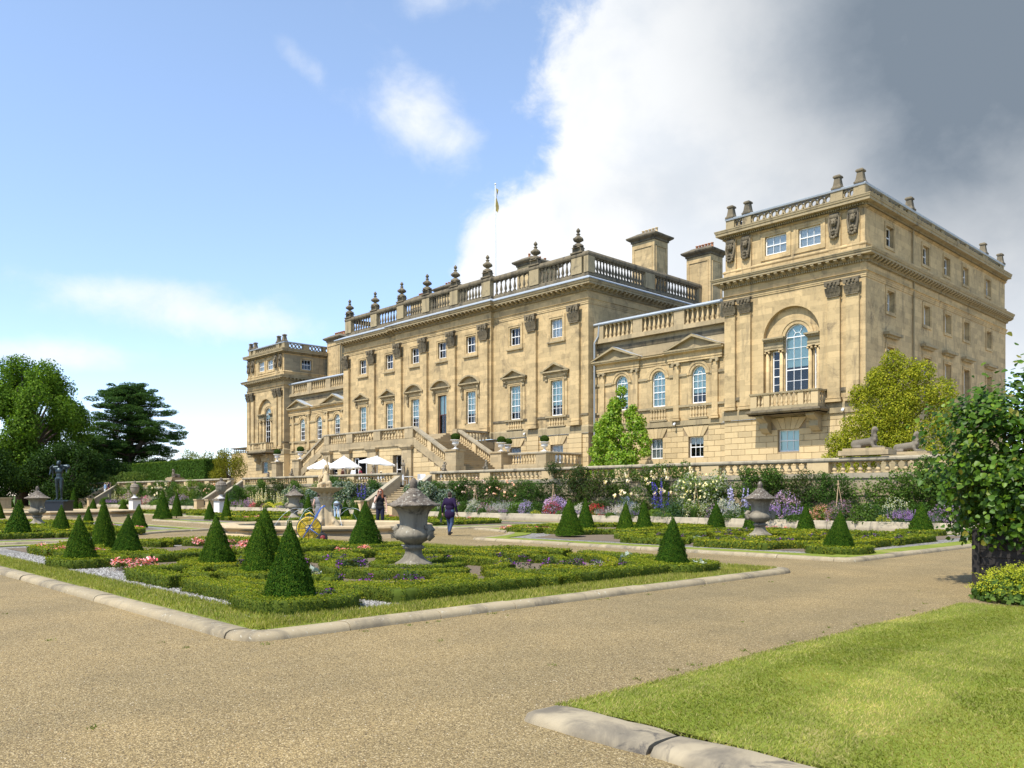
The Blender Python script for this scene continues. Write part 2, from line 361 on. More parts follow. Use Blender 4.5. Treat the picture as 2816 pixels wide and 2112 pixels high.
def holed_wall(mb, P, u0, u1, v0, v1, holes, depth=0.3, flip=False):
    us = sorted({u0, u1, *[h[0] for h in holes], *[h[1] for h in holes]}); vs_ = sorted({v0, v1, *[h[2] for h in holes], *[h[3] for h in holes]})
    us = [u for u in us if u0 <= u <= u1]; vs_ = [v for v in vs_ if v0 <= v <= v1]
    for i in range(len(us)-1):
        run = None
        for j in range(len(vs_)-1):
            cu, cv = (us[i]+us[i+1])/2, (vs_[j]+vs_[j+1])/2
            inside = any(h[0] < cu < h[1] and h[2] < cv < h[3] for h in holes)
            if not inside and run is None: run = vs_[j]
            if run is not None and (inside or j == len(vs_)-2):
                top = vs_[j] if inside else vs_[j+1]
                mb.quad(P(us[i], run, 0), P(us[i+1], run, 0), P(us[i+1], top, 0), P(us[i], top, 0)); run = None
    for h in holes:
        a, b, c, d = h[:4]; arch = len(h) > 4
        if not arch:
            mb.quad(P(a, d, 0), P(b, d, 0), P(b, d, depth), P(a, d, depth)); top = d
        else:
            r = (b-a)/2; cu = (a+b)/2; top = d-r; n = 16
            pts = [(cu - r*math.cos(math.pi*i/n), top + r*math.sin(math.pi*i/n)) for i in range(n+1)]
            for i in range(n):
                p, q = pts[i], pts[i+1]
                mb.quad(P(*p, 0), P(*q, 0), P(*q, depth), P(*p, depth))
                corner = (a, d) if i < n/2 else (b, d)
                mb.add([P(*corner, 0), P(*p, 0), P(*q, 0)], [(0, 1, 2)])
        mb.quad(P(a, c, 0), P(a, top, 0), P(a, top, depth), P(a, c, depth)); mb.quad(P(b, c, depth), P(b, top, depth), P(b, top, 0), P(b, c, 0))
        mb.quad(P(a, c, depth), P(b, c, depth), P(b, c, 0), P(a, c, 0))

def window(P, u0, u1, v0, v1, cols, rows, w, arch=False, blind=0.0, single=False, mat='white_paint', name='window', bmat='blind', open_rail=True, parent=None):
    """sash window: frame is the part; panes, blind and dark room behind are its pieces"""
    f = MB(); fr = 0.075; mu = 0.032; d0, d1 = w, w+0.07
    r = (u1-u0)/2; cu = (u0+u1)/2; vt = v1-r if arch else v1
    f.prism([(u0, v0), (u0+fr, v0), (u0+fr, vt), (u0, vt)], d0, d1, P); f.prism([(u1-fr, v0), (u1, v0), (u1, vt), (u1-fr, vt)], d0, d1, P)
    f.prism([(u0+fr, v0), (u1-fr, v0), (u1-fr, v0+fr*1.3), (u0+fr, v0+fr*1.3)], d0-0.03, d1, P)
    panes = []
    a, b, c, e = u0+fr, u1-fr, v0+fr*1.3, (vt if arch else vt-fr)
    if not arch: f.prism([(a, vt-fr), (b, vt-fr), (b, vt), (a, vt)], d0, d1, P)
    else:
        n = 16; ri = r-fr
        for i in range(n):
            t0, t1 = math.pi*i/n, math.pi*(i+1)/n
            f.prism([(cu+r*math.cos(t0), vt+r*math.sin(t0)), (cu+r*math.cos(t1), vt+r*math.sin(t1)), (cu+ri*math.cos(t1), vt+ri*math.sin(t1)), (cu+ri*math.cos(t0), vt+ri*math.sin(t0))], d0, d1, P)
        f.prism([(a, vt-mu), (b, vt-mu), (b, vt+mu), (a, vt+mu)], d0+0.005, d1, P)
        rs = ri*0.36; k = 8                                           # little inner arch with radial bars
        for i in range(k):
            t0, t1 = math.pi*i/k, math.pi*(i+1)/k
            f.prism([(cu+rs*math.cos(t0), vt+mu+rs*math.sin(t0)), (cu+rs*math.cos(t1), vt+mu+rs*math.sin(t1)), (cu+(rs-mu)*math.cos(t1), vt+mu+(rs-mu)*math.sin(t1)), (cu+(rs-mu)*math.cos(t0), vt+mu+(rs-mu)*math.sin(t0))], d0+0.01, d1-0.01, P)
        for t0 in (R(60), R(120)):
            du, dv = math.cos(t0), math.sin(t0); q = mu*0.5
            f.prism([(cu+rs*du-q*dv, vt+rs*dv+q*du), (cu+rs*du+q*dv, vt+rs*dv-q*du), (cu+ri*du+q*dv, vt+ri*dv-q*du), (cu+ri*du-q*dv, vt+ri*dv+q*du)], d0+0.01, d1-0.01, P)
        for t0, t1 in ((0, R(60)), (R(60), R(120)), (R(120), R(180))):
            arc = [(cu+ri*math.cos(t0+(t1-t0)*i/6), vt+ri*math.sin(t0+(t1-t0)*i/6)) for i in range(7)]
            inn = [(cu+rs*math.cos(t1-(t1-t0)*i/4), vt+rs*math.sin(t1-(t1-t0)*i/4)) for i in range(5)]
            panes.append(arc+inn)
        panes.append([(cu+rs*math.cos(math.pi*i/8), vt+mu+rs*math.sin(math.pi*i/8)) for i in range(9)])
    cw, rh = (b-a)/cols, (e-c)/rows
    for i in range(1, cols): f.prism([(a+cw*i-mu/2, c), (a+cw*i+mu/2, c), (a+cw*i+mu/2, e), (a+cw*i-mu/2, e)], d0+0.01, d1-0.01, P)
    for j in range(1, rows):
        m2 = 0.035 if (open_rail and j == rows//2) else mu/2
        f.prism([(a, c+rh*j-m2), (b, c+rh*j-m2), (b, c+rh*j+m2), (a, c+rh*j+m2)], d0+(0 if m2 > mu else 0.012), d1-0.012, P)
    fo = f.build(name, mat, parent or house)
    for i in range(cols):
        for j in range(rows): panes.append([(a+cw*i, c+rh*j), (a+cw*(i+1), c+rh*j), (a+cw*(i+1), c+rh*(j+1)), (a+cw*i, c+rh*(j+1))])
    if single:
        g = MB()
        for p in panes: g.add([P(u, v, d0+0.04) for u, v in p], [tuple(range(len(p)))])
        g.build('glazing', 'window_glass', fo)
    else:
        for p in panes:
            tu, tv = random.uniform(-.014, .014), random.uniform(-.014, .014); mu_, mv = sum(q[0] for q in p)/len(p), sum(q[1] for q in p)/len(p)   # old glass, each pane a hair out of true
            MB().add([P(u, v, d0+0.04+tu*(u-mu_)+tv*(v-mv)) for u, v in p], [tuple(range(len(p)))]).build('pane', 'window_glass', fo)
    top = v1
    if blind > 0:
        vb = v0 + (v1-v0)*(1-blind)
        MB().quad(P(a, vb, d0+0.09), P(b, vb, d0+0.09), P(b, top, d0+0.09), P(a, top, d0+0.09)).build('blind', bmat, fo)
    g = MB(); D = d0+0.9; x0, x1 = u0-0.02, u1+0.02; z0, z1 = v0-0.02, v1+0.02
    g.quad(P(x0, z0, D), P(x1, z0, D), P(x1, z1, D), P(x0, z1, D)); g.quad(P(x0, z0, d1), P(x0, z0, D), P(x0, z1, D), P(x0, z1, d1)); g.quad(P(x1, z0, D), P(x1, z0, d1), P(x1, z1, d1), P(x1, z1, D))
    g.quad(P(x0, z1, D), P(x1, z1, D), P(x1, z1, d1), P(x0, z1, d1)); g.quad(P(x0, z0, d1), P(x1, z0, d1), P(x1, z0, D), P(x0, z0, D))
    g.build('dark_room', 'room_dark', fo); return fo

BAL = {}
def baluster_mesh(mat, seg=10):
    if (mat, seg) not in BAL:
        m = MB(); m.box(-.5, .5, -.5, .5, 0, .09); m.box(-.45, .45, -.45, .45, .91, 1)
        m.lathe([(.38, .09), (.40, .13), (.26, .17), (.30, .22), (.47, .31), (.46, .38), (.30, .55), (.20, .70), (.19, .76), (.30, .79), (.30, .82), (.22, .84), (.36, .89), (.40, .91)], (0, 0, 0), seg, cap=False)
        BAL[(mat, seg)] = m.mesh('baluster', True)
    return BAL[(mat, seg)]
def balusters(parent, p0, p1, z0, h, n, wid, mat='grimy', seg=10):
    me = baluster_mesh(mat, seg)
    for i in range(n):
        t = (i+0.5)/n
        add('baluster', me, mat, parent, (p0[0]+(p1[0]-p0[0])*t, p0[1]+(p1[1]-p0[1])*t, z0), (wid, wid, h))
def blocks(parent, P, u0, u1, v0, v1, holes=(), ch=0.42, bl=1.16, th=0.07, gap=0.022, nav=True):
    """individually laid rusticated stones, shortened where an opening cuts them"""
    n = max(1, round((v1-v0)/ch)); ch = (v1-v0)/n
    for j in range(n):
        za, zb = v0+ch*j+gap/2, v0+ch*(j+1)-gap/2
        x = u0 - (bl/2 if j % 2 else 0)
        cuts = [(h[0], h[1]) for h in holes if h[2]-0.02 < (za+zb)/2 < h[3]+0.02]
        while x < u1-0.05:
            segs = [(max(x, u0)+gap/2, min(x+bl, u1)-gap/2)]
            for a, b in cuts:
                ns = []
                for s0, s1 in segs:
                    if s1 <= a or s0 >= b: ns.append((s0, s1))
                    else:
                        if s0 < a: ns.append((s0, a-0.004))
                        if s1 > b: ns.append((b+0.004, s1))
                segs = ns
            for s0, s1 in segs:
                if s1-s0 > 0.07:
                    b = 0.016; v = []
                    f = [P(s0+b, za+b, -th), P(s1-b, za+b, -th), P(s1-b, zb-b, -th), P(s0+b, zb-b, -th), P(s0, za, -th+b), P(s1, za, -th+b), P(s1, zb, -th+b), P(s0, zb, -th+b), P(s0, za, 0.02), P(s1, za, 0.02), P(s1, zb, 0.02), P(s0, zb, 0.02)]
                    MB().add(f, [(0, 1, 2, 3), (4, 5, 1, 0), (5, 6, 2, 1), (6, 7, 3, 2), (7, 4, 0, 3), (8, 9, 5, 4), (9, 10, 6, 5), (10, 11, 7, 6), (11, 8, 4, 7)]).build('stone_block', 'rustic', parent)
            x += bl

def voussoirs(parent, P, cu, vtop, w, h=0.85, th=0.1):
    """flat arch of five wedge stones over a basement window"""
    n = 5; b = w*1.0; t = w*1.75
    for i in range(n):
        a0, a1 = -b/2+b*i/n, -b/2+b*(i+1)/n; c0, c1 = -t/2+t*i/n, -t/2+t*(i+1)/n; hh = h*(1.0 if i != 2 else 1.04); g = 0.012
        MB().prism([(cu+a0+g, vtop+0.03), (cu+a1-g, vtop+0.03), (cu+c1-g, vtop+hh), (cu+c0+g, vtop+hh)], -th, 0.02, P).build('voussoir', 'rustic', parent)

# Corinthian capital: bell, two tiers of leaves, volutes, abacus (unit: 1 wide, 1 high, front at -y)
def corinthian():
    m = MB(); dpt = 0.22
    m.add([(-.42, 0, 0), (.42, 0, 0), (.42, -dpt*.6, 0), (-.42, -dpt*.6, 0), (-.5, 0, .85), (.5, 0, .85), (.5, -dpt*.9, .85), (-.5, -dpt*.9, .85)], [(0, 1, 2, 3), (3, 2, 6, 7), (0, 3, 7, 4), (2, 1, 5, 6), (4, 7, 6, 5)])
    m.box(-.46, .46, -dpt*.75, .02, -.03, .03)
    def leaf(x, z, w, h, out, y0, side=None):
        pts = []; k = 6
        for i in range(k+1):
            t = i/k; o = out*(math.sin(t*math.pi*0.5)**3) + (0.02 if 0 < t else 0); zz = z + h*(t - 0.28*max(0, t-0.75)*4*max(0, t-0.75)*4*0.25); ww = w*(0.62+0.5*math.sin(min(t, .8)/.8*math.pi*0.75))*(1 if t < .85 else .75)
            if i == k: zz -= h*0.14
            for s in (-1, -.5, 0, .5, 1):
                pts.append((x+s*ww/2, y0-o-0.05*(1-abs(s)), zz))
        f = [(i*5+j, i*5+j+1, (i+1)*5+j+1, (i+1)*5+j) for i in range(k) for j in range(4)]
        m.add(pts, f)
    for x in (-.31, 0, .31): leaf(x, .03, .30, .36, .12, -dpt*.62)
    for x in (-.44, -.155, .155, .44): leaf(x, .06, .27, .60, .17, -dpt*.60)
    for sx in (-1, 1):
        for q, (cx, cz, rr, yy) in enumerate(((.47, .76, .13, -.30), (.14, .78, .085, -.27))):
            m.lathe([(0.0, -.045), (rr*.55, -.05), (rr*.62, -.03), (rr, -.035), (rr, .035), (rr*.4, .05), (0, .05)], (0, 0, 0), 10, cap=False)
            k = len(m.v)-70
            for i in range(k, len(m.v)):
                a, b_, c = m.v[i]; m.v[i] = (sx*cx+a, yy+c, cz+b_)
        m.tube([(sx*.2, -dpt*.7, .45), (sx*.34, -.24, .62), (sx*.47, -.27, .80)], [.05, .045, .05], 6)
    n = 8
    pl = [(-.60+1.2*i/n, -(.36-.13*math.sin(math.pi*i/n))) for i in range(n+1)]
    v = [(x, y, .87) for x, y in pl]+[(x, y, 1.0) for x, y in pl]; k = n+1
    m.add(v+[(-.6, 0, .87), (.6, 0, .87), (-.6, 0, 1), (.6, 0, 1)], [(i, i+1, k+i+1, k+i) for i in range(n)]+[tuple(range(k-1, -1, -1))+(2*k, 2*k+1), tuple(k+i for i in range(k))+(2*k+3, 2*k+2), (2*k, 0, k, 2*k+2), (n, 2*k+1, 2*k+3, k+n)])
    m.sphere((0, -.27, .93), (.08, .07, .09), 8, 6)
    return m.mesh('capital', False)
CAP = corinthian()
CONS = MB()
CONS.add([(-.5, 0, 0), (.5, 0, 0), (.5, -.25, .05), (-.5, -.25, .05), (-.5, -.55, .3), (.5, -.55, .3), (-.5, -.5, .6), (.5, -.5, .6), (-.5, -1, .86), (.5, -1, .86), (-.5, -1, 1), (.5, -1, 1), (-.5, 0, 1), (.5, 0, 1)],
         [(0, 3, 2, 1), (3, 4, 5, 2), (4, 6, 7, 5), (6, 8, 9, 7), (8, 10, 11, 9), (10, 12, 13, 11), (0, 12, 10, 8, 6, 4, 3), (1, 2, 5, 7, 9, 11, 13)])
CONS = CONS.mesh('console')
MOD = MB(); MOD.box(-.5, .5, -1, 0.02, .55, 1); MOD.add([(-.5, 0, 0), (.5, 0, 0), (.5, -.5, .12), (-.5, -.5, .12), (-.5, -.92, .55), (.5, -.92, .55), (-.5, 0, .55), (.5, 0, .55)], [(0, 3, 2, 1), (3, 4, 5, 2), (4, 6, 7, 5), (0, 6, 4, 3), (1, 2, 5, 7)])
MOD = MOD.mesh('modillion')

def entablature(path, z0, zarch, zdent, zmod, ztop, proj, md, mod_sp, mat='moulding', topmat='grimy'):
    """architrave, frieze, dentil course, modillions and corona round a path of corners"""
    a = MB(); h = zarch-z0
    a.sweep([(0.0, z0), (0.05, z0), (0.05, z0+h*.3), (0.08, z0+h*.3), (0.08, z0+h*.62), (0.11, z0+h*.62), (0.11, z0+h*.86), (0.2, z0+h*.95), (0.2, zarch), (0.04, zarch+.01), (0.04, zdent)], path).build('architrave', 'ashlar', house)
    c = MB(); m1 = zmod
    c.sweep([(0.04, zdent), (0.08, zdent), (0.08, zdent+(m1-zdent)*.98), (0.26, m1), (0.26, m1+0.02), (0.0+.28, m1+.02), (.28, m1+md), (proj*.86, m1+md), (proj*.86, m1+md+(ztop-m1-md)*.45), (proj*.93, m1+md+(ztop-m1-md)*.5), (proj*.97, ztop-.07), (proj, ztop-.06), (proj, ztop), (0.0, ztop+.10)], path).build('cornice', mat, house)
    d = MB(); dsz = (m1-zdent)*.62
    for i in range(len(path)-1):
        p, q = Vector(path[i]), Vector(path[i+1]); L = (q-p).length; t = (q-p)/L; nn = Vector((t.y, -t.x)); ang = math.atan2(t.y, t.x)
        k = int(L/(dsz*1.55))
        for j in range(k):
            c0 = p + t*(L*(j+.5)/k) + nn*.08; e = t*dsz*.5; o = nn*.14; za, zb = zdent+(m1-zdent)*.2, zdent+(m1-zdent)*.95
            d.add([(*(c0-e), za), (*(c0+e), za), (*(c0+e+o), za), (*(c0-e+o), za), (*(c0-e), zb), (*(c0+e), zb), (*(c0+e+o), zb), (*(c0-e+o), zb)], [(0, 1, 2, 3), (4, 7, 6, 5), (0, 4, 5, 1), (1, 5, 6, 2), (2, 6, 7, 3), (3, 7, 4, 0)])
        if mod_sp:
            k = max(1, round((L-.3)/mod_sp)); cap = proj*.86-.28
            for j in range(k+1):
                c0 = p + t*(.15+(L-.3)*j/k) + nn*.28
                add('modillion', MOD, 'moulding', house, (c0.x, c0.y, m1+.02), (.22, cap*.92, md-.03), ang)
    tag(d.build('dentil_course', mat, house), kind='stuff')

RING = MB(); _n = 14
for i in range(_n):
    t0, t1 = 2*math.pi*i/_n, 2*math.pi*(i+1)/_n
    RING.prism([(math.cos(t0), math.sin(t0)), (math.cos(t1), math.sin(t1)), (.66*math.cos(t1), .66*math.sin(t1)), (.66*math.cos(t0), .66*math.sin(t0))], -.35, .35, lambda u, v, w: (u, w, v))
RING = RING.mesh('roundel')
OBL = MB(); OBL.lathe([(.78, 0), (.80, .10), (.66, .17), (.56, .30), (.46, .62), (.42, .78), (.56, .80), (.60, .87), (.52, .95), (.36, 1.0)], (0, 0, 0), 4, math.pi/4); OBL = OBL.mesh('finial')
LION = MB()                                # scroll bracket with lion mask and ring below
LION.box(-.42, .42, -.22, 0.02, .05, 1.0); LION.tube([(-.42, -.25, .96), (.42, -.25, .96)], .12, 8)
LION.sphere((0, -.38, .68), (.26, .24, .17), 10, 8); LION.sphere((0, -.58, .62), (.13, .14, .07), 8, 6)
for s in (-1, 1):
    LION.sphere((s*.2, -.4, .80), (.10, .08, .05), 6, 5); LION.sphere((s*.09, -.60, .71), (.05, .04, .025), 6, 5)
    LION.tube([(s*.42, -.25, .92), (s*.46, -.32, .6), (s*.34, -.36, .3), (s*.15, -.45, .16)], [.08, .09, .1, .1], 6)
for i in range(9):
    a = 2*math.pi*i/9; LION.sphere((.3*math.cos(a), -.42, .19+.15*math.sin(a)), (.14, .14, .075), 6, 5)
LION.sphere((0, -.5, .19), (.12, .12, .06), 6, 5); LION = LION.mesh('lion_bracket', True)

def pediment(P, c, zb, w, rise, kind='tri', th=0.42, mat='moulding'):
    """pediment on entablature: returns nothing, adds part"""
    m = MB(); h = w/2; b = 0.13
    m.prism([(c-h, zb), (c+h, zb), (c+h, zb+b), (c-h, zb+b)], -th, 0.02, P)
    m.prism([(c-h+.12, zb-.12), (c+h-.12, zb-.12), (c+h-.12, zb), (c-h+.12, zb)], -th*.55, 0.02, P)
    if kind == 'tri':
        m.prism([(c-h, zb+b), (c, zb+rise), (c, zb+rise-b*1.5), (c-h+b*2.2, zb+b)][::-1], -th-.03, 0.02, P)
        m.prism([(c+h, zb+b), (c+h-b*2.2, zb+b), (c, zb+rise-b*1.5), (c, zb+rise)][::-1], -th-.03, 0.02, P)
        m.prism([(c-h+.1, zb+b), (c+h-.1, zb+b), (c, zb+rise-.05)], -.08, 0.02, P)
    else:
        n = 12; r = (h*h+rise*rise)/(2*rise); a0 = math.asin(h/r)
        pt = lambda rr, a: (c+rr*math.sin(a), zb+rise-r+rr*math.cos(a))
        for i in range(n):
            a, e = -a0+2*a0*i/n, -a0+2*a0*(i+1)/n
            m.prism([pt(r-b*1.2, a), pt(r-b*1.2, e), pt(r, e), pt(r, a)], -th-.03, .02, P)
        m.prism([(c-h+.1, zb+b)]+[(c+h-.1, zb+b)]+[pt(r-.05, a0*(.9-1.8*i/8)) for i in range(9)], -.08, .02, P)
    return m.build('pediment', mat, house)
def architrave_frame(P, u0, u1, v0, v1, wd=.27, th=.10, name='window_surround', sill=True, mat='ashlar'):
    m = MB()
    for o, w2, t2 in ((0, wd*.55, th*.6), (wd*.5, wd*.5, th)):
        a, b, c, d = u0-o, u1+o, v0-(o if sill else 0), v1+o
        m.prism([(a-w2, c-(w2 if sill else 0)), (a, c-(w2 if sill else 0)), (a, d+w2), (a-w2, d+w2)], -t2, .02, P); m.prism([(b, c-(w2 if sill else 0)), (b+w2, c-(w2 if sill else 0)), (b+w2, d+w2), (b, d+w2)], -t2, .02, P)
        m.prism([(a, d), (b, d), (b, d+w2), (a, d+w2)], -t2, .02, P)
        if sill: m.prism([(a, c-w2), (b, c-w2), (b, c), (a, c)], -t2, .02, P)
    return m.build(name, mat, house)
def pilaster(P, c, w, z0, zb, z1, th=.24, mat='ashlar'):
    m = MB(); m.prism([(c-w/2, zb), (c+w/2, zb), (c+w/2, z1), (c-w/2, z1)], -th, .02, P)
    h = (zb-z0)
    for k, (e, a, b) in enumerate(((.13, 0, .38), (.10, .38, .62), (.05, .62, .8), (.08, .8, 1))):
        m.prism([(c-w/2-e, z0+h*a), (c+w/2+e, z0+h*a), (c+w/2+e, z0+h*b), (c-w/2-e, z0+h*b)], -th-e, .02, P)
    return m.build('pilaster', mat, house)

# --- corner towers -------------------------------------------------------------------------
def tower(dx, near):
    X0, X1 = -34.6+dx, -23.88+dx; Y1 = 84.3; P = S(FY); EP = E(X1)
    bw = (-30.23+dx, -28.59+dx, 4.67, 6.23)
    b = MB(); holed_wall(b, S(FY+.07), X0, X1, TZ-.3, 7.15, [bw], .3); base = b.build('basement_wall', 'joint', house)
    bm = MB(); bm.quad((X1, FY+.07, TZ-.3), (X1, Y1, TZ-.3), (X1, Y1, 7.15), (X1, FY+.07, 7.15)); bm.build('basement_side_wall', 'rustic', house)
    blocks(base, S(FY+.07), X0, X1, TZ, 7.15, [(bw[0], bw[1], bw[2], bw[3]), (-30.75+dx, -28.07+dx, 6.25, 7.1)])
    voussoirs(base, S(FY+.07), -29.41+dx, 6.23, 1.64)
    window(S(FY+.07), *bw, 3, 2, .24, blind=1.0, single=not near)
    MB().sweep([(0, 7.15), (.12, 7.15), (.12, 7.75), (.05, 7.9), (0, 7.9)], [(X0, Y1 if not near else FY+.9), (X0, FY), (X1, FY), (X1, Y1)]).build('plinth_band', 'moulding', house)
    # main wall with tall arched recess
    w = MB(); n0, n1 = -31.36+dx, -27.06+dx; holed_wall(w, P, X0, X1, 7.9, 16.1, [(n0, n1, 8.8, 14.99, 1)], .34)
    eh = []
    if near:
        for y in (59.0, 65.6, 69.9, 74.1, 79.7): eh += [(y-.62, y+.62, 14.3, 15.75), (y-.66, y+.66, 8.9, 11.85)]
    ew = w if near else MB(); holed_wall(ew, EP, FY, Y1, 7.15, 16.1, eh, .42)
    if not near: ew.build('side_wall', 'weathered', house)  # east side: its shade is part of this darker stone colour
    w.quad((X0, Y1, 7.15), (X0, FY, 7.9), (X0, FY, 16.1), (X0, Y1, 16.1)); w.build('wall', 'ashlar', house)
    k = MB(); PB = S(FY+.34)
    holed_wall(k, PB, n0, n1, 8.8, 15.0, [(-29.82+dx, -28.05+dx, 8.85, 13.73, 1), (-30.82+dx, -30.24+dx, 8.85, 12.0), (-27.62+dx, -27.06+dx, 8.85, 12.0)], .2); k.build('recess_wall', 'ashlar', house)
    window(PB, -29.82+dx, -28.05+dx, 8.85, 13.73, 3, 5, .12, arch=True, blind=.62 if near else .3, single=not near)
    window(PB, -30.82+dx, -30.24+dx, 8.85, 12.0, 1, 5, .12, single=not near); window(PB, -27.62+dx, -27.06+dx, 8.85, 12.0, 1, 5, .12, single=not near)
    for c in (-31.1, -30.02, -27.85, -27.25): # slender columns and the entablature blocks over the side lights
        x = c+dx; m = MB(); m.lathe([(.19, 0), (.19, .08), (.15, .12), (.15, .2), (.135, .25), (.12, 2.95)], (x, FY+.20, 8.85), 12); m.box(x-.17, x+.17, FY+.03, FY+.33, 11.96, 12.05)
        for s in (-1, 1): m.lathe([(.075, -.12), (.075, .1)], (0, 0, 0), 8); kk = len(m.v)-16; m.v[kk:] = [(x+s*.14+a, FY+.16+c2, 11.87+b2) for a, b2, c2 in m.v[kk:]]
        m.build('column', 'ashlar', house, True)
    for a, c in ((n0, -29.86+dx), (-28.0+dx, n1)):
        m = MB()
        for z0, z1, pr in ((12.05, 12.2, .1), (12.2, 12.35, .07), (12.35, 12.62, .1), (12.62, 12.72, .02), (12.72, 12.80, -.1), (12.80, 12.91, -.2)):
            e = max(0, .12-pr)*.5; m.box(a-0.0, c+(e if a == n0 else 0), FY+pr, FY+.36, z0, z1) if a == n0 else m.box(a-e, c, FY+pr, FY+.36, z0, z1)
        for i in range(9): u = a+(c-a)*(i+.5)/9; m.box(u-.04, u+.04, FY-.06, FY+.05, 12.64, 12.715)
        m.build('side_light_entablature', 'moulding', house)
    # moulded arch round the window
    m = MB(); n = 20; cu = -28.935+dx; cz = 13.73-.885
    for r0, r1, t in ((.89, 1.12, .06), (1.12, 1.30, .11)):
        for i in range(n):
            a, e = math.pi*i/n, math.pi*(i+1)/n
            m.prism([(cu+r1*math.cos(a), cz+r1*math.sin(a)), (cu+r1*math.cos(e), cz+r1*math.sin(e)), (cu+r0*math.cos(e), cz+r0*math.sin(e)), (cu+r0*math.cos(a), cz+r0*math.sin(a))], -t, .02, PB)
    m.build('arch_moulding', 'ashlar', house)
    MB().sweep([(0, 8.62), (.07, 8.64), (.12, 8.75), (.12, 8.84), (0, 8.86)], [(X1-.001, FY), (X1, FY+.001), (X1, Y1)]).build('string_course', 'grimy', house)
    for a, c in ((X0, n0), (n1, X1)): MB().prism([(a, 8.62), (c, 8.62), (c, 8.86), (a, 8.86)], -.09, .02, P).build('string_course', 'grimy', house)
    for c in (-34.0, -32.72, -25.97, -24.67):
        pilaster(P, c+dx, .87, 7.9, 8.2, 15.03); add('capital', CAP, 'grimy', house, (c+dx, FY-.19, 15.03), (.92, .92, 1.07))  # capitals in the darker grimy stone, crevice shade carried by its colour
    path = [(X0, FY+3 if near else Y1), (X0, FY-.0), (X1, FY-.0), (X1, Y1)]
    entablature(path, 16.1, 16.5, 17.05, 17.22, 17.80, .78, .24, .56)
    # attic storey
    aw = [(-31.24+dx, -29.56+dx, 18.96, 20.32), (-28.65+dx, -27.01+dx, 18.96, 20.32)]
    w = MB(); AP = S(FY+.06); holed_wall(w, AP, X0+.06, X1-.06, 17.8, 20.95, aw, .25); AE = E(X1-.06)
    ys = (59.0, 65.6, 69.9, 74.1, 79.7) if near else (58.45,)
    hh = .62 if near else .75
    ew = w if near else MB(); holed_wall(ew, AE, FY+.06, Y1, 17.8, 20.95, [(y-hh, y+hh, 18.85, 20.25) for y in ys], .3)
    if not near: ew.build('attic_side_wall', 'weathered', house)  # same darker stone, shade and grime both in the colour
    w.quad((X0+.06, Y1, 17.8), (X0+.06, FY+.06, 17.8), (X0+.06, FY+.06, 20.95), (X0+.06, Y1, 20.95)); w.build('attic_wall', 'ashlar', house)
    for a in aw:
        window(AP, *a, 3, 2, .15, blind=.95, single=not near, bmat='blind_white'); architrave_frame(AP, *a, .34, .07)
    for y in ys: window(AE, y-hh, y+hh, 18.85, 20.25, 3 if not near else 2, 2, .24, single=True); architrave_frame(AE, y-hh, y+hh, 18.85, 20.25, .22, .06)
    if near:
        for y in ys:
            window(EP, y-.62, y+.62, 14.3, 15.75, 2, 2, .34, blind=.8, single=True, bmat='blind_white'); architrave_frame(EP, y-.62, y+.62, 14.3, 15.75, .24, .08)
            window(EP, y-.66, y+.66, 8.9, 11.85, 2, 4, .34, single=True); architrave_frame(EP, y-.66, y+.66, 8.9, 11.85, .25, .09, sill=False)
            m = MB(); m.prism([(y-1.05, 12.45), (y+1.05, 12.45), (y+1.05, 12.6), (y-1.05, 12.6)], -.22, .02, EP); m.prism([(y-1.2, 12.6), (y+1.2, 12.6), (y+1.2, 12.8), (y-1.2, 12.8)], -.42, .02, EP); m.build('hood', 'moulding', house)
        MB().tube([(X1+.1, 62.9, 2.4), (X1+.1, 62.9, 17.4)], .07, 8).build('downpipe', 'moulding', house)
        MB().tube([(X1+.05, 62.9, 17.9), (X1+.05, 62.9, 20.9)], .07, 8).build('downpipe', 'moulding', house)
    AP2 = [(X0+.06, Y1 if not near else FY+2), (X0+.06, FY+.06), (X1-.06, FY+.06), (X1-.06, Y1)]
    MB().sweep([(0, 17.9), (.1, 17.9), (.1, 18.2), (.16, 18.3), (.16, 18.38), (.04, 18.47), (0, 18.47)], AP2).build('attic_plinth', 'ashlar', house)
    entablature([(X0+.06, Y1), (X0+.06, FY+.06), (X1-.06, FY+.06), (X1-.06, Y1)], 20.7, 20.8, 20.86, 21.03, 21.45, .62, .02, 0)
    for c in (-34.0, -32.72, -25.97, -24.67):
        add('lion_bracket', LION, 'grimy', house, (c+dx, FY+.04, 19.0), (.78, .72, 1.62))
        MB().prism([(c+dx-.42, 17.95), (c+dx+.42, 17.95), (c+dx+.42, 20.7), (c+dx-.42, 20.7)], -.13, .02, AP).build('bracket_panel', 'ashlar', house)
    # parapet of roundels
    zp0, zp1 = 21.5, 22.28; p = MB(); yq = FY+.12
    solid = [(-34.55, -33.85), (-33.15, -32.45), (-26.35, -25.5), (-24.75, -23.95)]
    for a, c in solid: p.box(a+dx, c+dx, yq, yq+.4, zp0, zp1)
    p.box(X0+.06, X1-.06, yq+.08, yq+.34, zp0-.02, zp0+.14)
    for (a, c, n) in ((-33.85, -33.15, 2), (-32.45, -26.35, 12), (-25.5, -24.75, 2)):
        for i in range(n): add('roundel', RING, 'moulding', house, (a+dx+(c-a)*(i+.5)/n, yq+.2, (zp0+.1+zp1)/2), (min(.27, (c-a)/n*.5), .25, .29))
    xq = X1-.12; p.box(xq-.34, xq-.08, yq, Y1, zp0-.02, zp0+.14)
    ye = [(55.1, 55.8), (58.0, 58.9), (61.0, 61.5), (62.4, 64.0), (67.0, 67.6), (69.0, 69.6), (72.4, 73.0), (74.5, 75.1), (78.6, 80.0), (83.2, 84.3)]
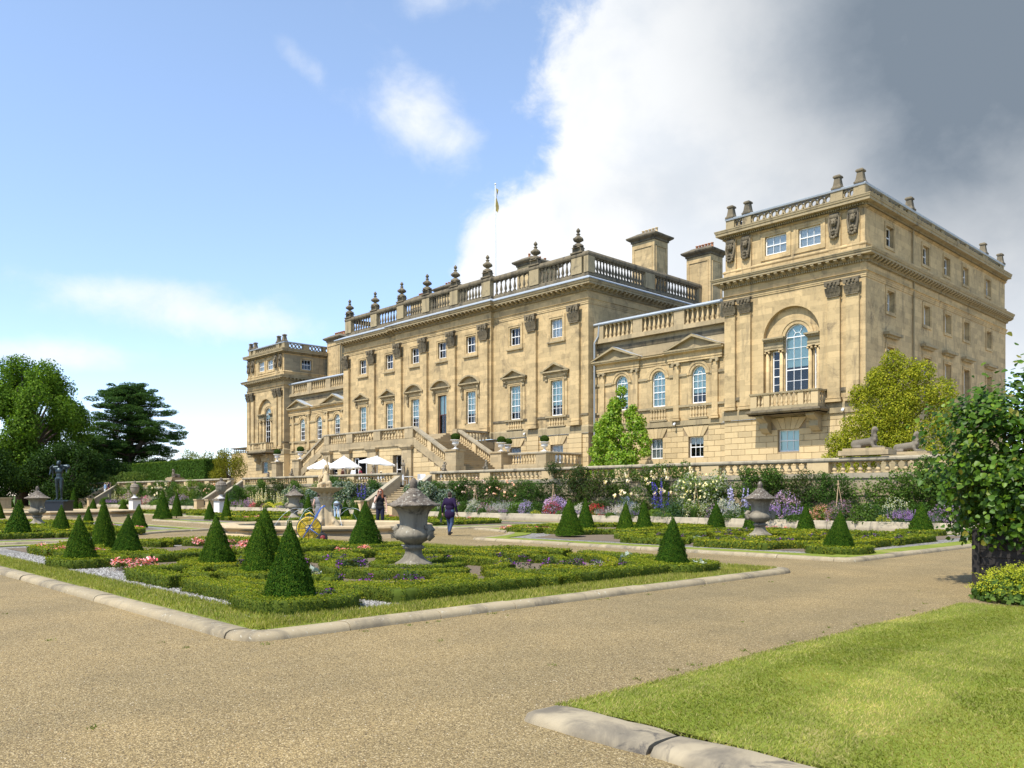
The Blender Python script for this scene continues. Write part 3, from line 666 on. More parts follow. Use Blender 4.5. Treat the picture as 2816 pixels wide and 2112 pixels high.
    for i, (a, c) in enumerate(ye):
        p.box(xq-.4, xq, a, c, zp0, zp1)
        if i < len(ye)-1:
            b2 = ye[i+1][0]; n = max(1, round((b2-c)/.55))
            for j in range(n): add('roundel', RING, 'moulding', house, (xq-.2, c+(b2-c)*(j+.5)/n, (zp0+.1+zp1)/2), (min(.27, (b2-c)/n*.5), .25, .29), R(90))
    p.build('parapet', 'moulding', house)
    MB().sweep([(-.5, zp1), (.06, zp1), (.09, zp1+.1), (.09, zp1+.14), (-.5, zp1+.16)], [(X0+.1, Y1), (X0+.1, yq), (X1-.1, yq), (X1-.1, Y1)]).build('parapet_coping', 'lead', house)
    MB().quad((X0, FY+.3, 21.5), (X1, FY+.3, 21.5), (X1, Y1, 21.5), (X0, Y1, 21.5)).build('flat_roof', 'slate', house)
    for c in (-34.2, -32.8, -25.92, -24.35): add('finial', OBL, 'grimy', house, (c+dx, yq+.22, zp1+.15), (.62, .62, 1.0))
    for y in (63.2, 79.3, 83.9): add('finial', OBL, 'grimy', house, (xq-.2, y, zp1+.15), (.62, .62, 1.0))
    # balcony on brackets
    m = MB(); bx0, bx1 = -31.75+dx, -26.45+dx; yb = 53.6
    m.sweep([(0, 7.22), (.0, 7.3), (.16, 7.42), (.16, 7.52), (0, 7.56)], [(bx0, FY), (bx0, yb), (bx1, yb), (bx1, FY)]); m.box(bx0, bx1, yb, FY+.01, 7.22, 7.6)
    bal = m.build('balcony', 'grimy', house)
    r = MB(); r.sweep([(-.24, 8.68), (.06, 8.68), (.08, 8.8), (-.26, 8.8)], [(bx0+.1, FY), (bx0+.1, yb+.1), (bx1-.1, yb+.1), (bx1-.1, FY)]); r.sweep([(-.22, 7.6), (0, 7.6), (0, 7.82), (-.22, 7.82)], [(bx0+.1, FY), (bx0+.1, yb+.1), (bx1-.1, yb+.1), (bx1-.1, FY)]); r.build('balcony_rail', 'moulding', bal)
    for a, c in ((bx0+.1, bx0+.6), (bx0+1.15, bx0+1.6), (bx0+3.75, bx0+4.15), (bx1-.6, bx1-.1)):
        MB().box(a, c, yb+.10, yb+.32, 7.82, 8.68).build('balcony_pier', 'baluster_stone', bal)
    for a, c, n in ((bx0+.6, bx0+1.15, 2), (bx0+1.6, bx0+3.75, 6), (bx0+4.15, bx1-.6, 2)): balusters(bal, (a, yb+.21), (c, yb+.21), 7.82, .86, n, .2, 'baluster_stone')
    balusters(bal, (bx1-.22, yb+.35), (bx1-.22, FY), 7.82, .86, 3, .2, 'baluster_stone'); balusters(bal, (bx0+.22, yb+.35), (bx0+.22, FY), 7.82, .86, 3, .2, 'baluster_stone')
    for c in (bx0+.75, bx1-.75): add('bracket', CONS, 'moulding', bal, (c, FY, 5.98), (.62, 1.15, 1.25))
tower(0, True); tower(-78.83, False)

# --- central block -------------------------------------------------------------------------
CX0, CX1 = -87.54, -48.25; CY1 = 76.0; MX0, MX1 = -76.45, -60.6; MY = FY-.35
WX = [-83.54, -78.14, -72.82, -68.16, -63.56, -57.5, -52.05]; PX = [-86.85, -81.41, -75.69, -71.08, -66.34, -61.36, -55.01, -49.65]
bwn = [(-58.3, -56.75, 4.5, 6.14), (-52.85, -51.3, 4.5, 6.14)]
b = MB(); holed_wall(b, S(FY+.07), CX0, CX1, TZ-.3, 7.05, bwn, .3); b.quad((CX1, FY+.07, TZ), (CX1, CY1, TZ), (CX1, CY1, 7.05), (CX1, FY+.07, 7.05)); cbase = b.build('basement_wall', 'joint', house)
blocks(cbase, S(FY+.07), -59.5, CX1, TZ, 7.05, bwn+[(a-.5, c+.5, 6.16, 7.0) for a, c, _, _ in bwn])
for q in bwn: window(S(FY+.07), *q, 3, 2, .24, blind=.9, bmat='blind_white'); voussoirs(cbase, S(FY+.07), (q[0]+q[1])/2, 6.14, 1.55, .82)
for c in (PX[6], PX[7]):
    for j in range(11): MB().prism([(c-.75, TZ+.427*j+.012), (c+.75, TZ+.427*j+.012), (c+.75, TZ+.427*(j+1)-.012), (c-.75, TZ+.427*(j+1)-.012)], -.24, .0, S(FY+.07)).build('stone_block', 'rustic', cbase)
cpath = [(CX0, CY1), (CX0, FY), (MX0, FY), (MX0, MY), (MX1, MY), (MX1, FY), (CX1, FY), (CX1, CY1)]
MB().sweep([(0, 7.05), (.1, 7.05), (.1, 7.62), (.03, 7.76), (0, 7.76)], cpath).build('plinth_band', 'moulding', house)
def csec(u0, u1, y, idx):
    w = MB(); holes = []
    for i in idx:
        c = WX[i]; holes.append((c-.72, c+.72, 15.9, 17.58)); holes.append((c-.73, c+.73, 7.95 if i == 3 else 8.8, 12.02))
    holed_wall(w, S(y), u0, u1, 7.05, 18.4, holes, .28); w.build('wall', 'ashlar', house); P = S(y)
    for i in idx:
        c = WX[i]; window(P, c-.72, c+.72, 15.9, 17.58, 3, 2, .2, blind=.9 if i == 6 else 0.0, bmat='blind_white'); architrave_frame(P, c-.72, c+.72, 15.9, 17.58, .34, .1)
        MB().prism([(c-1.12, 15.44), (c+1.12, 15.44), (c+1.12, 15.56), (c-1.12, 15.56)], -.18, .02, P).build('sill', 'moulding', house)
        if i == 3: window(P, c-.73, c+.73, 7.95, 12.02, 2, 2, .2, blind=.5, mat='brown_paint', name='glazed_door')
        else: window(P, c-.73, c+.73, 8.8, 12.02, 3, 5, .2, blind=(.82, .8, .66, .5, .7, .76, .7)[i])
        seg = i in (2, 3, 4); hw = 1.72
        architrave_frame(P, c-.73, c+.73, 8.8 if i != 3 else 7.95, 12.02, .27, .1, sill=False)
        if seg:
            for s in (-1, 1): add('console', CONS, 'moulding', house, (c+s*1.28, y-.02, 11.25), (.26, .34, 1.25))
        else:
            for s in (-1, 1): MB().prism([(c+s*1.2-.16, 8.8), (c+s*1.2+.16, 8.8), (c+s*1.2+.16, 11.9), (c+s*1.2-.16, 11.9)], -.07, .02, P).build('side_strip', 'ashlar', house); add('console', CONS, 'moulding', house, (c+s*1.2, y-.02, 11.85), (.28, .3, .62))
        MB().prism([(c-1.42, 12.3), (c+1.42, 12.3), (c+1.42, 12.66), (c-1.42, 12.66)], -.14, .02, P).build('frieze', 'ashlar', house)
        pediment(P, c, 12.72, hw*2, .92, 'seg' if seg else 'tri')
        if i in (0, 1, 5, 6):
            m = MB(); m.prism([(c-1.15, 7.78), (c+1.15, 7.78), (c+1.15, 7.86), (c-1.15, 7.86)], -.16, .02, P); m.prism([(c-1.3, 8.62), (c+1.3, 8.62), (c+1.3, 8.78), (c-1.3, 8.78)], -.2, .02, P); sb = m.build('apron', 'moulding', house)
            balusters(sb, (c-.95, y-.06), (c+.95, y-.06), 7.86, .76, 6, .2, 'baluster_stone', 8)
csec(CX0, MX0, FY, (0, 1)); csec(MX0, MX1, MY, (2, 3, 4)); csec(MX1, CX1, FY, (5, 6))
for q in (((CX1, FY, 7.05), (CX1, CY1, 7.05), (CX1, CY1, 18.4), (CX1, FY, 18.4)), ((CX0, CY1, 7.05), (CX0, FY, 7.05), (CX0, FY, 18.4), (CX0, CY1, 18.4)), ((MX1, MY, 7.05), (MX1, FY, 7.05), (MX1, FY, 18.4), (MX1, MY, 18.4)), ((MX0, FY, 7.05), (MX0, MY, 7.05), (MX0, MY, 18.4), (MX0, FY, 18.4))): MB().quad(*q).build('side_wall', 'ashlar', house)
MB().prism([(MX1, 8.6), (CX1, 8.6), (CX1, 8.78), (MX1, 8.78)], -.08, .02, S(FY)).build('string_course', 'grimy', house)
for i, c in enumerate(PX):
    y = MY if i in (2, 3, 4, 5) else FY
    pilaster(S(y), c, 1.1, 7.76, 8.24, 16.86, .30); add('capital', CAP, 'grimy', house, (c, y-.24, 16.86), (1.14, 1.14, 1.52))  # capitals darkened: grime and crevice shade both held in the stone colour
entablature(cpath, 18.4, 18.86, 19.5, 19.68, 20.32, .92, .26, .60)
MB().sweep([(.96, 20.33), (.96, 20.42), (-.02, 20.86), (-.06, 20.86)], cpath).build('lead_flashing', 'lead', house)
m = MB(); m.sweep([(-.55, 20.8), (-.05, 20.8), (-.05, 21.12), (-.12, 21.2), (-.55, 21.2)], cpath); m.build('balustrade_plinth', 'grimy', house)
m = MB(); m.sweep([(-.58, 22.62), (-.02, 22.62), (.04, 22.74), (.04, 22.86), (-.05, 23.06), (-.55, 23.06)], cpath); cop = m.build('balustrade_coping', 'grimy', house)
m = MB()
FIN = MB(); FIN.lathe([(.5, 0), (.5, .16), (.36, .22), (.30, .30), (.16, .36), (.14, .42), (.24, .47), (.40, .56), (.46, .68), (.44, .80), (.30, .92), (.17, 1.02), (.12, 1.10), (.20, 1.16), (.20, 1.20), (.10, 1.26), (.09, 1.34), (.16, 1.38), (.20, 1.48), (.15, 1.60), (.04, 1.74), (0.0, 1.76)], (0, 0, 0), 14, cap=False)
for s in range(6): FIN.sphere((.42*math.cos(s*1.047), .42*math.sin(s*1.047), .70), (.09, .09, .14), 6, 5)
FIN = FIN.mesh('urn_finial', True)
for i, c in enumerate(PX):
    y = MY if i in (2, 3, 4, 5) else FY
    m = MB(); m.box(c-.62, c+.62, y-.06+.05, y+.52, 21.2, 22.62); m.build('balustrade_pier', 'moulding', house); m = MB(); m.box(c-.7, c+.7, y-.08, y+.6, 23.04, 23.16); m.box(c-.5, c+.5, y+.0, y+.5, 23.16, 23.5); m.lathe([(.62, 0), (.4, .2)], (c, y+.25, 23.5), 4, R(45)); m.build('finial_base', 'grimy', house)
    add('urn_finial', FIN, 'grimy', house, (c, y+.25, 23.62), (.98, .98, .98))
    if i < 7:
        a, e = c+.62, PX[i+1]-.62
        if i in (1, 4): e = (MX0 if i == 1 else e)
        ya = MY if i in (2, 3, 4) else FY
        n = 8; balusters(cop, (a, ya+.28), (PX[i+1]-.62, ya+.28), 21.2, 1.42, n, .30)
for y0, y1 in ((FY, FY+.9), (63.2, 64.6), (72.0, 73.2)): MB().box(CX1-.55, CX1-.02, y0+.01, y1, 21.2, 22.62).build('balustrade_pier', 'moulding', house)
balusters(cop, (CX1-.28, FY+.9), (CX1-.28, 63.2), 21.2, 1.42, 17, .30); balusters(cop, (CX1-.28, 64.6), (CX1-.28, 72.0), 21.2, 1.42, 15, .30)
MB().box(CX0+.02, CX0+.55, FY+.01, FY+.9, 21.2, 22.62).build('balustrade_pier', 'moulding', house)
MB().quad((CX0, FY+.3, 20.9), (CX1, FY+.3, 20.9), (CX1, CY1, 20.9), (CX0, CY1, 20.9)).build('flat_roof', 'slate', house)
MB().tube([(-47.98, 55.5, 2.4), (-47.98, 55.5, 14.9), (-47.75, 55.75, 15.5), (-47.7, 55.8, 16.4)], .085, 8).build('downpipe', 'pipe_grey', house)

# --- links between centre and towers ---------------------------------------------------------
def link(fx, near):
    LY = FY+.9; P = S(LY); X0, X1 = fx(-48.25), fx(-34.6); sc = (X1-X0)/13.65
    bw = [(fx(-46.4), fx(-45.0), 4.56, 6.2), (fx(-42.3), fx(-40.97), 4.56, 6.2), (fx(-38.47), fx(-37.06), 4.56, 6.2)]
    b = MB(); holed_wall(b, S(LY+.07), X0, X1, TZ-.3, 7.13, bw, .3); base = b.build('basement_wall', 'joint', house)
    blocks(base, S(LY+.07), X0, X1, TZ, 7.13, bw+[(a-.45, c+.45, 6.22, 7.1) for a, c, _, _ in bw])
    for i, q in enumerate(bw): window(S(LY+.07), *q, 3, 2, .24, single=not near, blind=(.9, .95, .35)[i], bmat='blind_white'); voussoirs(base, S(LY+.07), (q[0]+q[1])/2, 6.2, q[1]-q[0])
    MB().prism([(X0, 7.13), (X1, 7.13), (X1, 7.54), (X0, 7.54)], -.1, .02, P).build('plinth_band', 'moulding', house)
    cs = [fx(c) for c in (-45.23, -41.37, -37.49)]; hw = .66; w = MB()
    holed_wall(w, P, X0, X1, 7.54, 13.1, [(c-hw, c+hw, 8.84, 11.80, 1) for c in cs], .26); w.quad((X0, LY, 13.1), (X1, LY, 13.1), (X1, LY+.3, 13.1), (X0, LY+.3, 13.1)); w.build('wall', 'ashlar', house)
    for k, c in enumerate(cs):
        window(P, c-hw, c+hw, 8.84, 11.80, 3, 4, .18, arch=True, blind=(.9, 1.0, .72)[k] if near else .45, single=not near)
        m = MB(); n = 18; cz = 11.80-hw
        for r0, r1, t in ((hw, hw+.22, .06), (hw+.22, hw+.4, .11)):
            for i in range(n):
                a, e = math.pi*i/n, math.pi*(i+1)/n; m.prism([(c+r1*math.cos(a), cz+r1*math.sin(a)), (c+r1*math.cos(e), cz+r1*math.sin(e)), (c+r0*math.cos(e), cz+r0*math.sin(e)), (c+r0*math.cos(a), cz+r0*math.sin(a))], -t, .02, P)
        m.build('arch_moulding', 'ashlar', house)
        m = MB(); m.prism([(c-.9, 7.6), (c+.9, 7.6), (c+.9, 7.72), (c-.9, 7.72)], -.14, .02, P); ap = m.build('apron', 'moulding', house)
        balusters(ap, (c-.82, LY-.05), (c+.82, LY-.05), 7.72, .86, 6, .2, 'baluster_stone', 8)
    for z0, z1, t, nm in ((8.6, 8.78, .16, 'sill_band'), (11.08, 11.28, .1, 'impost_band')):
        m = MB(); xs = [X0]+[v for c in cs for v in ((c-hw-.42, c+hw+.42) if nm == 'impost_band' else (c, c))]+[X1]
        for i in range(0, len(xs), 2): m.prism([(xs[i], z0), (xs[i+1], z0), (xs[i+1], z1), (xs[i], z1)], -t, .02, P)
        m.build(nm, 'moulding', house)
    for c in (-47.32, -43.68, -39.54, -35.93):
        x = fx(c); pilaster(P, x, .52, 7.54, 7.8, 11.98, .18); m = MB(); m.prism([(x-.36, 12.1), (x+.36, 12.1), (x+.36, 12.22), (x-.36, 12.22)], -.3, .02, P)
        for s in (-1, 1): k = len(m.v); m.lathe([(.13, -.12), (.13, .1)], (0, 0, 0), 10); m.v[k:] = [(x+s*.26+a, LY-.22+c2, 12.02+b2) for a, b2, c2 in m.v[k:]]
        m.build('scroll_capital', 'moulding', house)
    m = MB(); pth = [(X0, LY), (fx(-48.2), LY), (fx(-48.2), LY-.16), (fx(-43.3), LY-.16), (fx(-43.3), LY), (fx(-40.25), LY), (fx(-40.25), LY-.16), (fx(-35.3), LY-.16), (fx(-35.3), LY), (X1, LY)]
    m.sweep([(.0, 12.22), (.05, 12.22), (.05, 12.38), (.09, 12.40), (.09, 12.52), (.05, 12.54), (.05, 12.82), (.14, 12.88), (.34, 12.95), (.36, 13.08), (.4, 13.1), (0, 13.16)], pth); m.build('entablature', 'ashlar', house)
    for a, c in ((-48.5, -43.1), (-40.45, -35.1)):
        pediment(S(LY-.16), (fx(a)+fx(c))/2, 13.08, (fx(c)-fx(a)), 1.2, 'tri', .42)
        h = (fx(c)-fx(a))/2; cc = (fx(a)+fx(c))/2; m = MB()
        m.quad((cc-h, LY-.62, 13.2), (cc, LY-.62, 14.31), (cc, LY+.3, 14.31), (cc-h, LY+.3, 13.2)); m.quad((cc, LY-.62, 14.31), (cc+h, LY-.62, 13.2), (cc+h, LY+.3, 13.2), (cc, LY+.3, 14.31)); m.build('pediment_flashing', 'lead', house)
    U = LY+.3; w = MB(); w.quad((X0, U, 13.0), (X1, U, 13.0), (X1, U, 16.4), (X0, U, 16.4)); w.build('upper_wall', 'terrace_stone', house)
    m = MB(); m.sweep([(0, 14.1), (.04, 14.12), (.12, 14.4), (.12, 14.46), (0, 14.5)], [(X0, U), (X1, U)]); m.build('string_course', 'grimy', house)
    m = MB(); xs = [X0]+[fx(v) for v in (-47.21, -43.96, -42.99, -39.8, -38.78, -35.52)]+[X1]
    for i in range(0, 8, 2): m.box(xs[i], xs[i+1], U-.42, U+.02, 15.2, 16.43)
    m.box(X0, X1, U-.46, U+.02, 14.85, 15.2); par = m.build('parapet', 'terrace_stone', house)
    for i in (1, 3, 5): balusters(par, (xs[i], U-.24), (xs[i+1], U-.24), 15.2, 1.23, 7, .26, 'baluster_stone')
    MB().sweep([(-.3, 16.43), (.5, 16.43), (.55, 16.52), (.5, 16.62), (-.3, 16.88), (-.6, 16.88)], [(X0, U), (X1, U)]).build('lead_coping', 'lead', house)
    MB().quad((X0, U+.2, 16.6), (X1, U+.2, 16.6), (X1, 74, 16.6), (X0, 74, 16.6)).build('flat_roof', 'slate', house)
link(lambda x: x, True); link(lambda x: -102.73+(x+48.25)*15.19/13.65, False)

# --- chimneys, flagpole ----------------------------------------------------------------------
def chimney(x0, x1, y0, y1, zb, zt, pots, potmat):
    m = MB(); m.box(x0, x1, y0, y1, zb, zt-1.0); m.sweep([(0, zb), (.12, zb), (.12, zb+.35), (0, zb+.45)], [(x0, y1), (x0, y0), (x1, y0), (x1, y1)])
    for a, b_, w_ in ((x0+.25, x1-.25, 0),):
        for z0, z1 in ((zb+.9, zb+1.0), (zt-1.6, zt-1.5)): m.prism([(a, z0), (b_, z0), (b_, z1), (a, z1)], -.07, .01, S(y0)); m.prism([(y0+.25, z0), (y1-.25, z0), (y1-.25, z1), (y0+.25, z1)], -.07, .01, E(x1))
        for u in (a, b_-.1): m.prism([(u, zb+.9), (u+.1, zb+.9), (u+.1, zt-1.5), (u, zt-1.5)], -.06, .01, S(y0))
        for u in (y0+.25, y1-.35): m.prism([(u, zb+.9), (u+.1, zb+.9), (u+.1, zt-1.5), (u, zt-1.5)], -.06, .01, E(x1))
    c = m.build('chimney_stack', 'ashlar', house)
    m = MB(); m.sweep([(0, zt-1.0), (.1, zt-.95), (.1, zt-.8), (.4, zt-.6), (.45, zt-.5), (.45, zt-.42), (-.3, zt-.02), (-.3, zt)], [(x0, y0), (x1, y0), (x1, y1), (x0, y1)], True); m.quad((x0+.3, y0+.3, zt), (x1-.3, y0+.3, zt), (x1-.3, y1-.3, zt), (x0+.3, y1-.3, zt)); m.build('chimney_cap', 'grimy', c)
    pm = MB(); pm.lathe([(.17, 0), (.17, .06), (.14, .1), (.125, .42), (.16, .44), (.16, .5)], (0, 0, 0), 10); pm = pm.mesh('chimney_pot', True)
    L = max(x1-x0, y1-y0)
    for i in range(pots):
        t = (i+.5)/pots
        if x1-x0 >= y1-y0: add('chimney_pot', pm, potmat, c, (x0+.35+(x1-x0-.7)*t, (y0+y1)/2, zt-.02))
        else: add('chimney_pot', pm, potmat, c, ((x0+x1)/2, y0+.35+(y1-y0-.7)*t, zt-.02))
chimney(-52.1, -49.35, 66, 68.2, 20.9, 27.6, 5, 'buff_clay'); chimney(-50.1, -47.2, 72.5, 74.7, 16.6, 27.0, 6, 'terracotta')
chimney(-66.6, -64.3, 64, 68, 20.9, 27.8, 4, 'terracotta'); chimney(-81.0, -77.8, 64, 66.2, 20.9, 27.4, 5, 'terracotta'); chimney(-86.4, -83.3, 64, 66.2, 20.9, 27.0, 6, 'terracotta'); chimney(-102.5, -99.2, 61.5, 63.6, 16.6, 23.9, 6, 'terracotta')
m = MB(); m.tube([(-70.2, 64, 20.9), (-70.2, 64, 30), (-70.2, 64, 37)], [.1, .09, .06], 8); m.sphere((-70.2, 64, 37.08), .12, 8, 6); fp = m.build('flagpole', 'white_paint'); tag(fp, 'tall white flagpole rising above the roof with a limp flag', 'flagpole')
m = MB(); n = 8
for i in range(n+1):
    t = i/n
    for j in range(5): s = j/4; m.v.append((-70.2+.1+.42*s*(1-.4*t)+.12*math.sin(5*t+3*s), 64+.18*math.sin(4*s+6*t)*s, 36.6-2.5*t-.5*s))
m.f += [(i*5+j, i*5+j+1, (i+1)*5+j+1, (i+1)*5+j) for i in range(n) for j in range(4)]
plain('flag_cloth', (0.26, 0.21, 0.07), 0.8, 0.2, 0, 0.9, 1.6); add('flag', m.mesh('flag', True), 'flag_cloth', fp)
# ------------------------------------------------------------------ ground, terrace, steps
def gravel_mat(name, cols, scale, bump=0.8):
    t = NT(name); pos = t.coord('World')
    c = t.vor(pos, scale, 'Color'); sp = t.n('ShaderNodeSeparateColor'); t.l(c, sp.inputs[0])
    d = t.vor(pos, scale, 'Distance')
    col = t.ramp(sp.outputs[0], [(0, cols[0]), (.3, cols[1]), (.62, cols[2]), (.85, cols[3]), (1, cols[4])])
    big = t.noise(pos, 0.9, 5, 0.6); col = t.mix(1.0, col, t.ramp(big, [(.25, (.80, .80, .80)), (.75, (1.12, 1.10, 1.06))]), 'MULTIPLY')
    far = t.noise(pos, 0.16, 4, 0.6, 0.5); col = t.mix(1.0, col, t.ramp(far, [(.3, (.84, .86, .88)), (.7, (1.1, 1.07, 1.02))]), 'MULTIPLY')
    wear = t.noise(t.mapping(pos, (1.0, .22, 1)), .55, 4, .55); col = t.mix(1.0, col, t.ramp(wear, [(.3, (.86, .87, .88)), (.7, (1.1, 1.08, 1.04))]), 'MULTIPLY')
    moss = t.math('MULTIPLY', t.smooth(t.noise(pos, 2.3, 6, 0.7), .70, .78), .45); col = t.mix(moss, col, (.15, .16, .05))
    edge = t.smooth(d, .35, .75); col = t.mix(t.math('MULTIPLY', edge, .45), col, tuple(v*.35 for v in cols[1]))
    h = t.math('SUBTRACT', 1.0, d); return t.done(col, .9, t.bump(h, bump, .008), .25)
gravel_mat('path_gravel', [(.13, .095, .048), (.24, .177, .084), (.32, .24, .112), (.39, .297, .147), (.53, .43, .26)], 100)
gravel_mat('white_pebble', [(.12, .11, .095), (.20, .185, .165), (.27, .255, .23), (.34, .325, .30), (.5, .48, .45)], 26, 1.0)
def soil():
    t = NT('bed_soil'); p = t.coord('World'); n = t.noise(p, 14, 6, .7); return t.done(t.ramp(n, [(.2, (.10, .075, .05)), (.8, (.23, .18, .125))]), .95, t.bump(n, 1, .04), .1)
soil()
def turf(name, a, b, dry, sc=1.0):
    t = NT(name); p = t.coord('World'); n = t.noise(p, 1.1*sc, 6, .62, .6); f = t.noise(p, 60, 3, .6)
    col = t.mix(t.smooth(n, .3, .7), a, b); col = t.mix(t.smooth(t.noise(p, .8*sc, 5, .65, 1.2), .55, .72), col, dry)
    col = t.mix(1.0, col, t.ramp(f, [(.2, (.62, .62, .6)), (.8, (1.3, 1.3, 1.2))]), 'MULTIPLY'); return t.done(col, .85, t.bump(f, .6, .02), .15)
turf('lawn_turf', (.15, .19, .022), (.21, .235, .04), (.32, .27, .10)); turf('park_turf', (.06, .10, .018), (.10, .14, .03), (.16, .15, .05), .05)

g = MB(); g.quad((-3000, -3000, -.03), (3000, -3000, -.03), (3000, 3000, -.03), (-3000, 3000, -.03)); tag(g.build('ground', 'park_turf'), 'wide green parkland ground reaching the horizon', kind='structure')
g = MB(); g.quad((-160, -30, 0), (40, -30, 0), (40, 37.5, 0), (-160, 37.5, 0)); tag(g.build('gravel_path', 'path_gravel'), 'tan gravel walks between the flower beds', kind='structure')
g = MB(); g.quad((-175, 39.2, TZ), (40, 39.2, TZ), (40, 150, TZ), (-175, 150, TZ)); tag(g.build('terrace', 'paving'), 'paved upper terrace in front of the house', kind='structure')
for x0, x1 in ((-47.5, -16),): # lawn strip in front of the basement
    g = MB(); g.quad((x0, 40.2, TZ+.008), (x1, 40.2, TZ+.008), (x1, 46.5, TZ+.008), (x0, 46.5, TZ+.008)); tag(g.build('terrace_lawn', 'lawn_turf'), 'grass plat on the upper terrace', kind='structure')

def terrace_wall(x0, x1, label, ends=(True, True), sp=.41):
    r = thing('terrace_wall', label, 'wall', ((x0+x1)/2, 39.2, 0))
    m = MB(); m.box(x0, x1, 39.0, 39.6, -.1, TZ+.02)
    for z, o in ((.35, .10), (.95, .06), (1.55, .06)): m.box(x0, x1, 39.0-o, 39.02, z, z+.16)
    m.build('retaining_wall', 'wall_stone', r)
    MB().box(x0, x1, 38.94, 39.5, TZ+.02, TZ+.26).build('plinth', 'coping_stone', r)
    MB().sweep([(-.5, 3.16), (.03, 3.16), (.07, 3.22), (.07, 3.30), (.02, 3.36), (-.47, 3.36)], [(x0-.08, 38.98), (x1+.08, 38.98)]).build('coping', 'coping_stone', r)
    n = max(1, round((x1-x0)/6.1)); L = (x1-x0)/n; me = baluster_mesh('baluster_stone', 10)
    for i in range(n+1):
        c = x0+L*i; w = .55 if 0 < i < n else .5
        a, b = max(x0, c-w), min(x1, c+w); MB().box(a, b, 38.97, 39.47, TZ+.26, 3.16).build('pier', 'baluster_stone', r)
        if i < n:
            a, b = c+w, c+L-w; k = round((b-a)/sp)
            balusters(r, (a, 39.22), (b, 39.22), TZ+.26, .55, k, .27, 'baluster_stone', 10)
    return r
terrace_wall(-50.0, -7.0, 'balustraded terrace wall below the arched link and the corner tower with its balcony')
terrace_wall(-81.5, -54.4, 'balustraded terrace wall below the white parasols')
terrace_wall(-119, -84.6, 'balustraded terrace wall below the clipped hedge block', sp=.5); terrace_wall(-150, -123.2, 'balustraded terrace wall beside the dark trees', sp=.6)

def garden_steps(x0, x1, label):
    r = thing('garden_steps', label, 'steps', ((x0+x1)/2, 37, 0)); n = 14
    for i in range(n):
        z1 = TZ*(n-i)/n; y0 = 39.6-.30*(i+1)
        MB().box(x0, x1, y0-.03, y0+.34, z1-.05, z1).box(x0, x1, y0+.02, y0+.34, max(0, z1-.24), z1-.05).build('step', 'step_stone', r)
    for s, xa in ((0, x0-.5), (1, x1)):
        m = MB(); xb = xa+.5; yl = 39.0; yb = 36.0
        m.add([(xa, yl, 0), (xb, yl, 0), (xb, yb, 0), (xa, yb, 0), (xa, yl, 2.95), (xb, yl, 2.95), (xb, yb, .98), (xa, yb, .98)], [(0, 1, 2, 3), (4, 7, 6, 5), (0, 4, 5, 1), (1, 5, 6, 2), (2, 6, 7, 3), (3, 7, 4, 0)])
        ck = m.build('cheek_wall', 'wall_stone', r)
        c = MB(); c.add([(xa-.05, yl, 2.95), (xb+.05, yl, 2.95), (xb+.05, yb, .98), (xa-.05, yb, .98), (xa-.05, yl, 3.12), (xb+.05, yl, 3.12), (xb+.05, yb, 1.15), (xa-.05, yb, 1.15)], [(0, 3, 2, 1), (4, 5, 6, 7), (0, 4, 7, 3), (1, 2, 6, 5), (0, 1, 5, 4), (2, 3, 7, 6)]); c.build('sloping_coping', 'coping_stone', ck)
        MB().box(xa-.1, xb+.1, yb-.75, yb, 0, 1.02).build('end_pier', 'baluster_stone', r); MB().box(xa-.17, xb+.17, yb-.82, yb+.06, 1.02, 1.16).build('pier_cap', 'terrace_stone', r)
    return r
garden_steps(-54.0, -50.4, 'stone garden steps between sloping walls, leading up to white cafe tables'); garden_steps(-84.2, -81.9, 'stone garden steps with a sloping wall beside the tall pedestal vase'); garden_steps(-122.8, -119.4, 'stone garden steps where two people walk beside white blossom')

# border in front of the wall, edged with dressed stones
KERB_G = 'kerb stones'
def kerb_run(parent, pts, prof, L, gap=.012, jit=.006, name='kerb_stone', mat='kerb_stone'):
    """cuts a polyline (outward to the right) into single stones"""
    pts = [Vector((p[0], p[1])) for p in pts]; acc = [0]
    for i in range(1, len(pts)): acc.append(acc[-1]+(pts[i]-pts[i-1]).length)
    T = acc[-1]; n = max(1, round(T/L)); cuts = [0]+[T*(i+random.uniform(-.16, .16))/n for i in range(1, n)]+[T]
    def at(s):
        for i in range(1, len(pts)):
            if s <= acc[i]+1e-9: return pts[i-1].lerp(pts[i], (s-acc[i-1])/max(1e-9, acc[i]-acc[i-1]))
        return pts[-1]
    for i in range(n):
        a, b = cuts[i]+gap/2, cuts[i+1]-gap/2; path = [at(a)]+[pts[j] for j in range(1, len(pts)-1) if a+.02 < acc[j] < b-.02]+[at(b)]
        dz = random.uniform(-jit, jit); do = random.uniform(-jit, jit)*1.5
        m = MB(); m.sweep([(o+do, z+dz) for o, z in prof], [(p.x, p.y) for p in path]); m.build(name, mat, parent, True, 2)
def rounded(corners, r, seg=5):
    out = []; n = len(corners)
    for i in range(n):
        p = Vector(corners[i][:2]); rr = corners[i][2] if len(corners[i]) > 2 else r
        a = Vector(corners[i-1][:2])-p; b = Vector(corners[(i+1) % n][:2])-p
        if rr <= 0: out.append((p.x, p.y)); continue
        a.normalize(); b.normalize(); p0 = p+a*rr; p1 = p+b*rr
        for k in range(seg+1):
            t = k/seg; q = p0*(1-t)**2+p*2*t*(1-t)+p1*t*t; out.append((q.x, q.y))
    return out
bk = thing('border_kerb', 'straight kerb of dressed stones along the flower border', None, (-60, 36, 0), kind='structure')
BP = [(-.34, .0), (-.34, .40), (-.05, .42), (.02, .36), (.02, .24), (.08, .21), (.10, .1), (.10, -.02)]
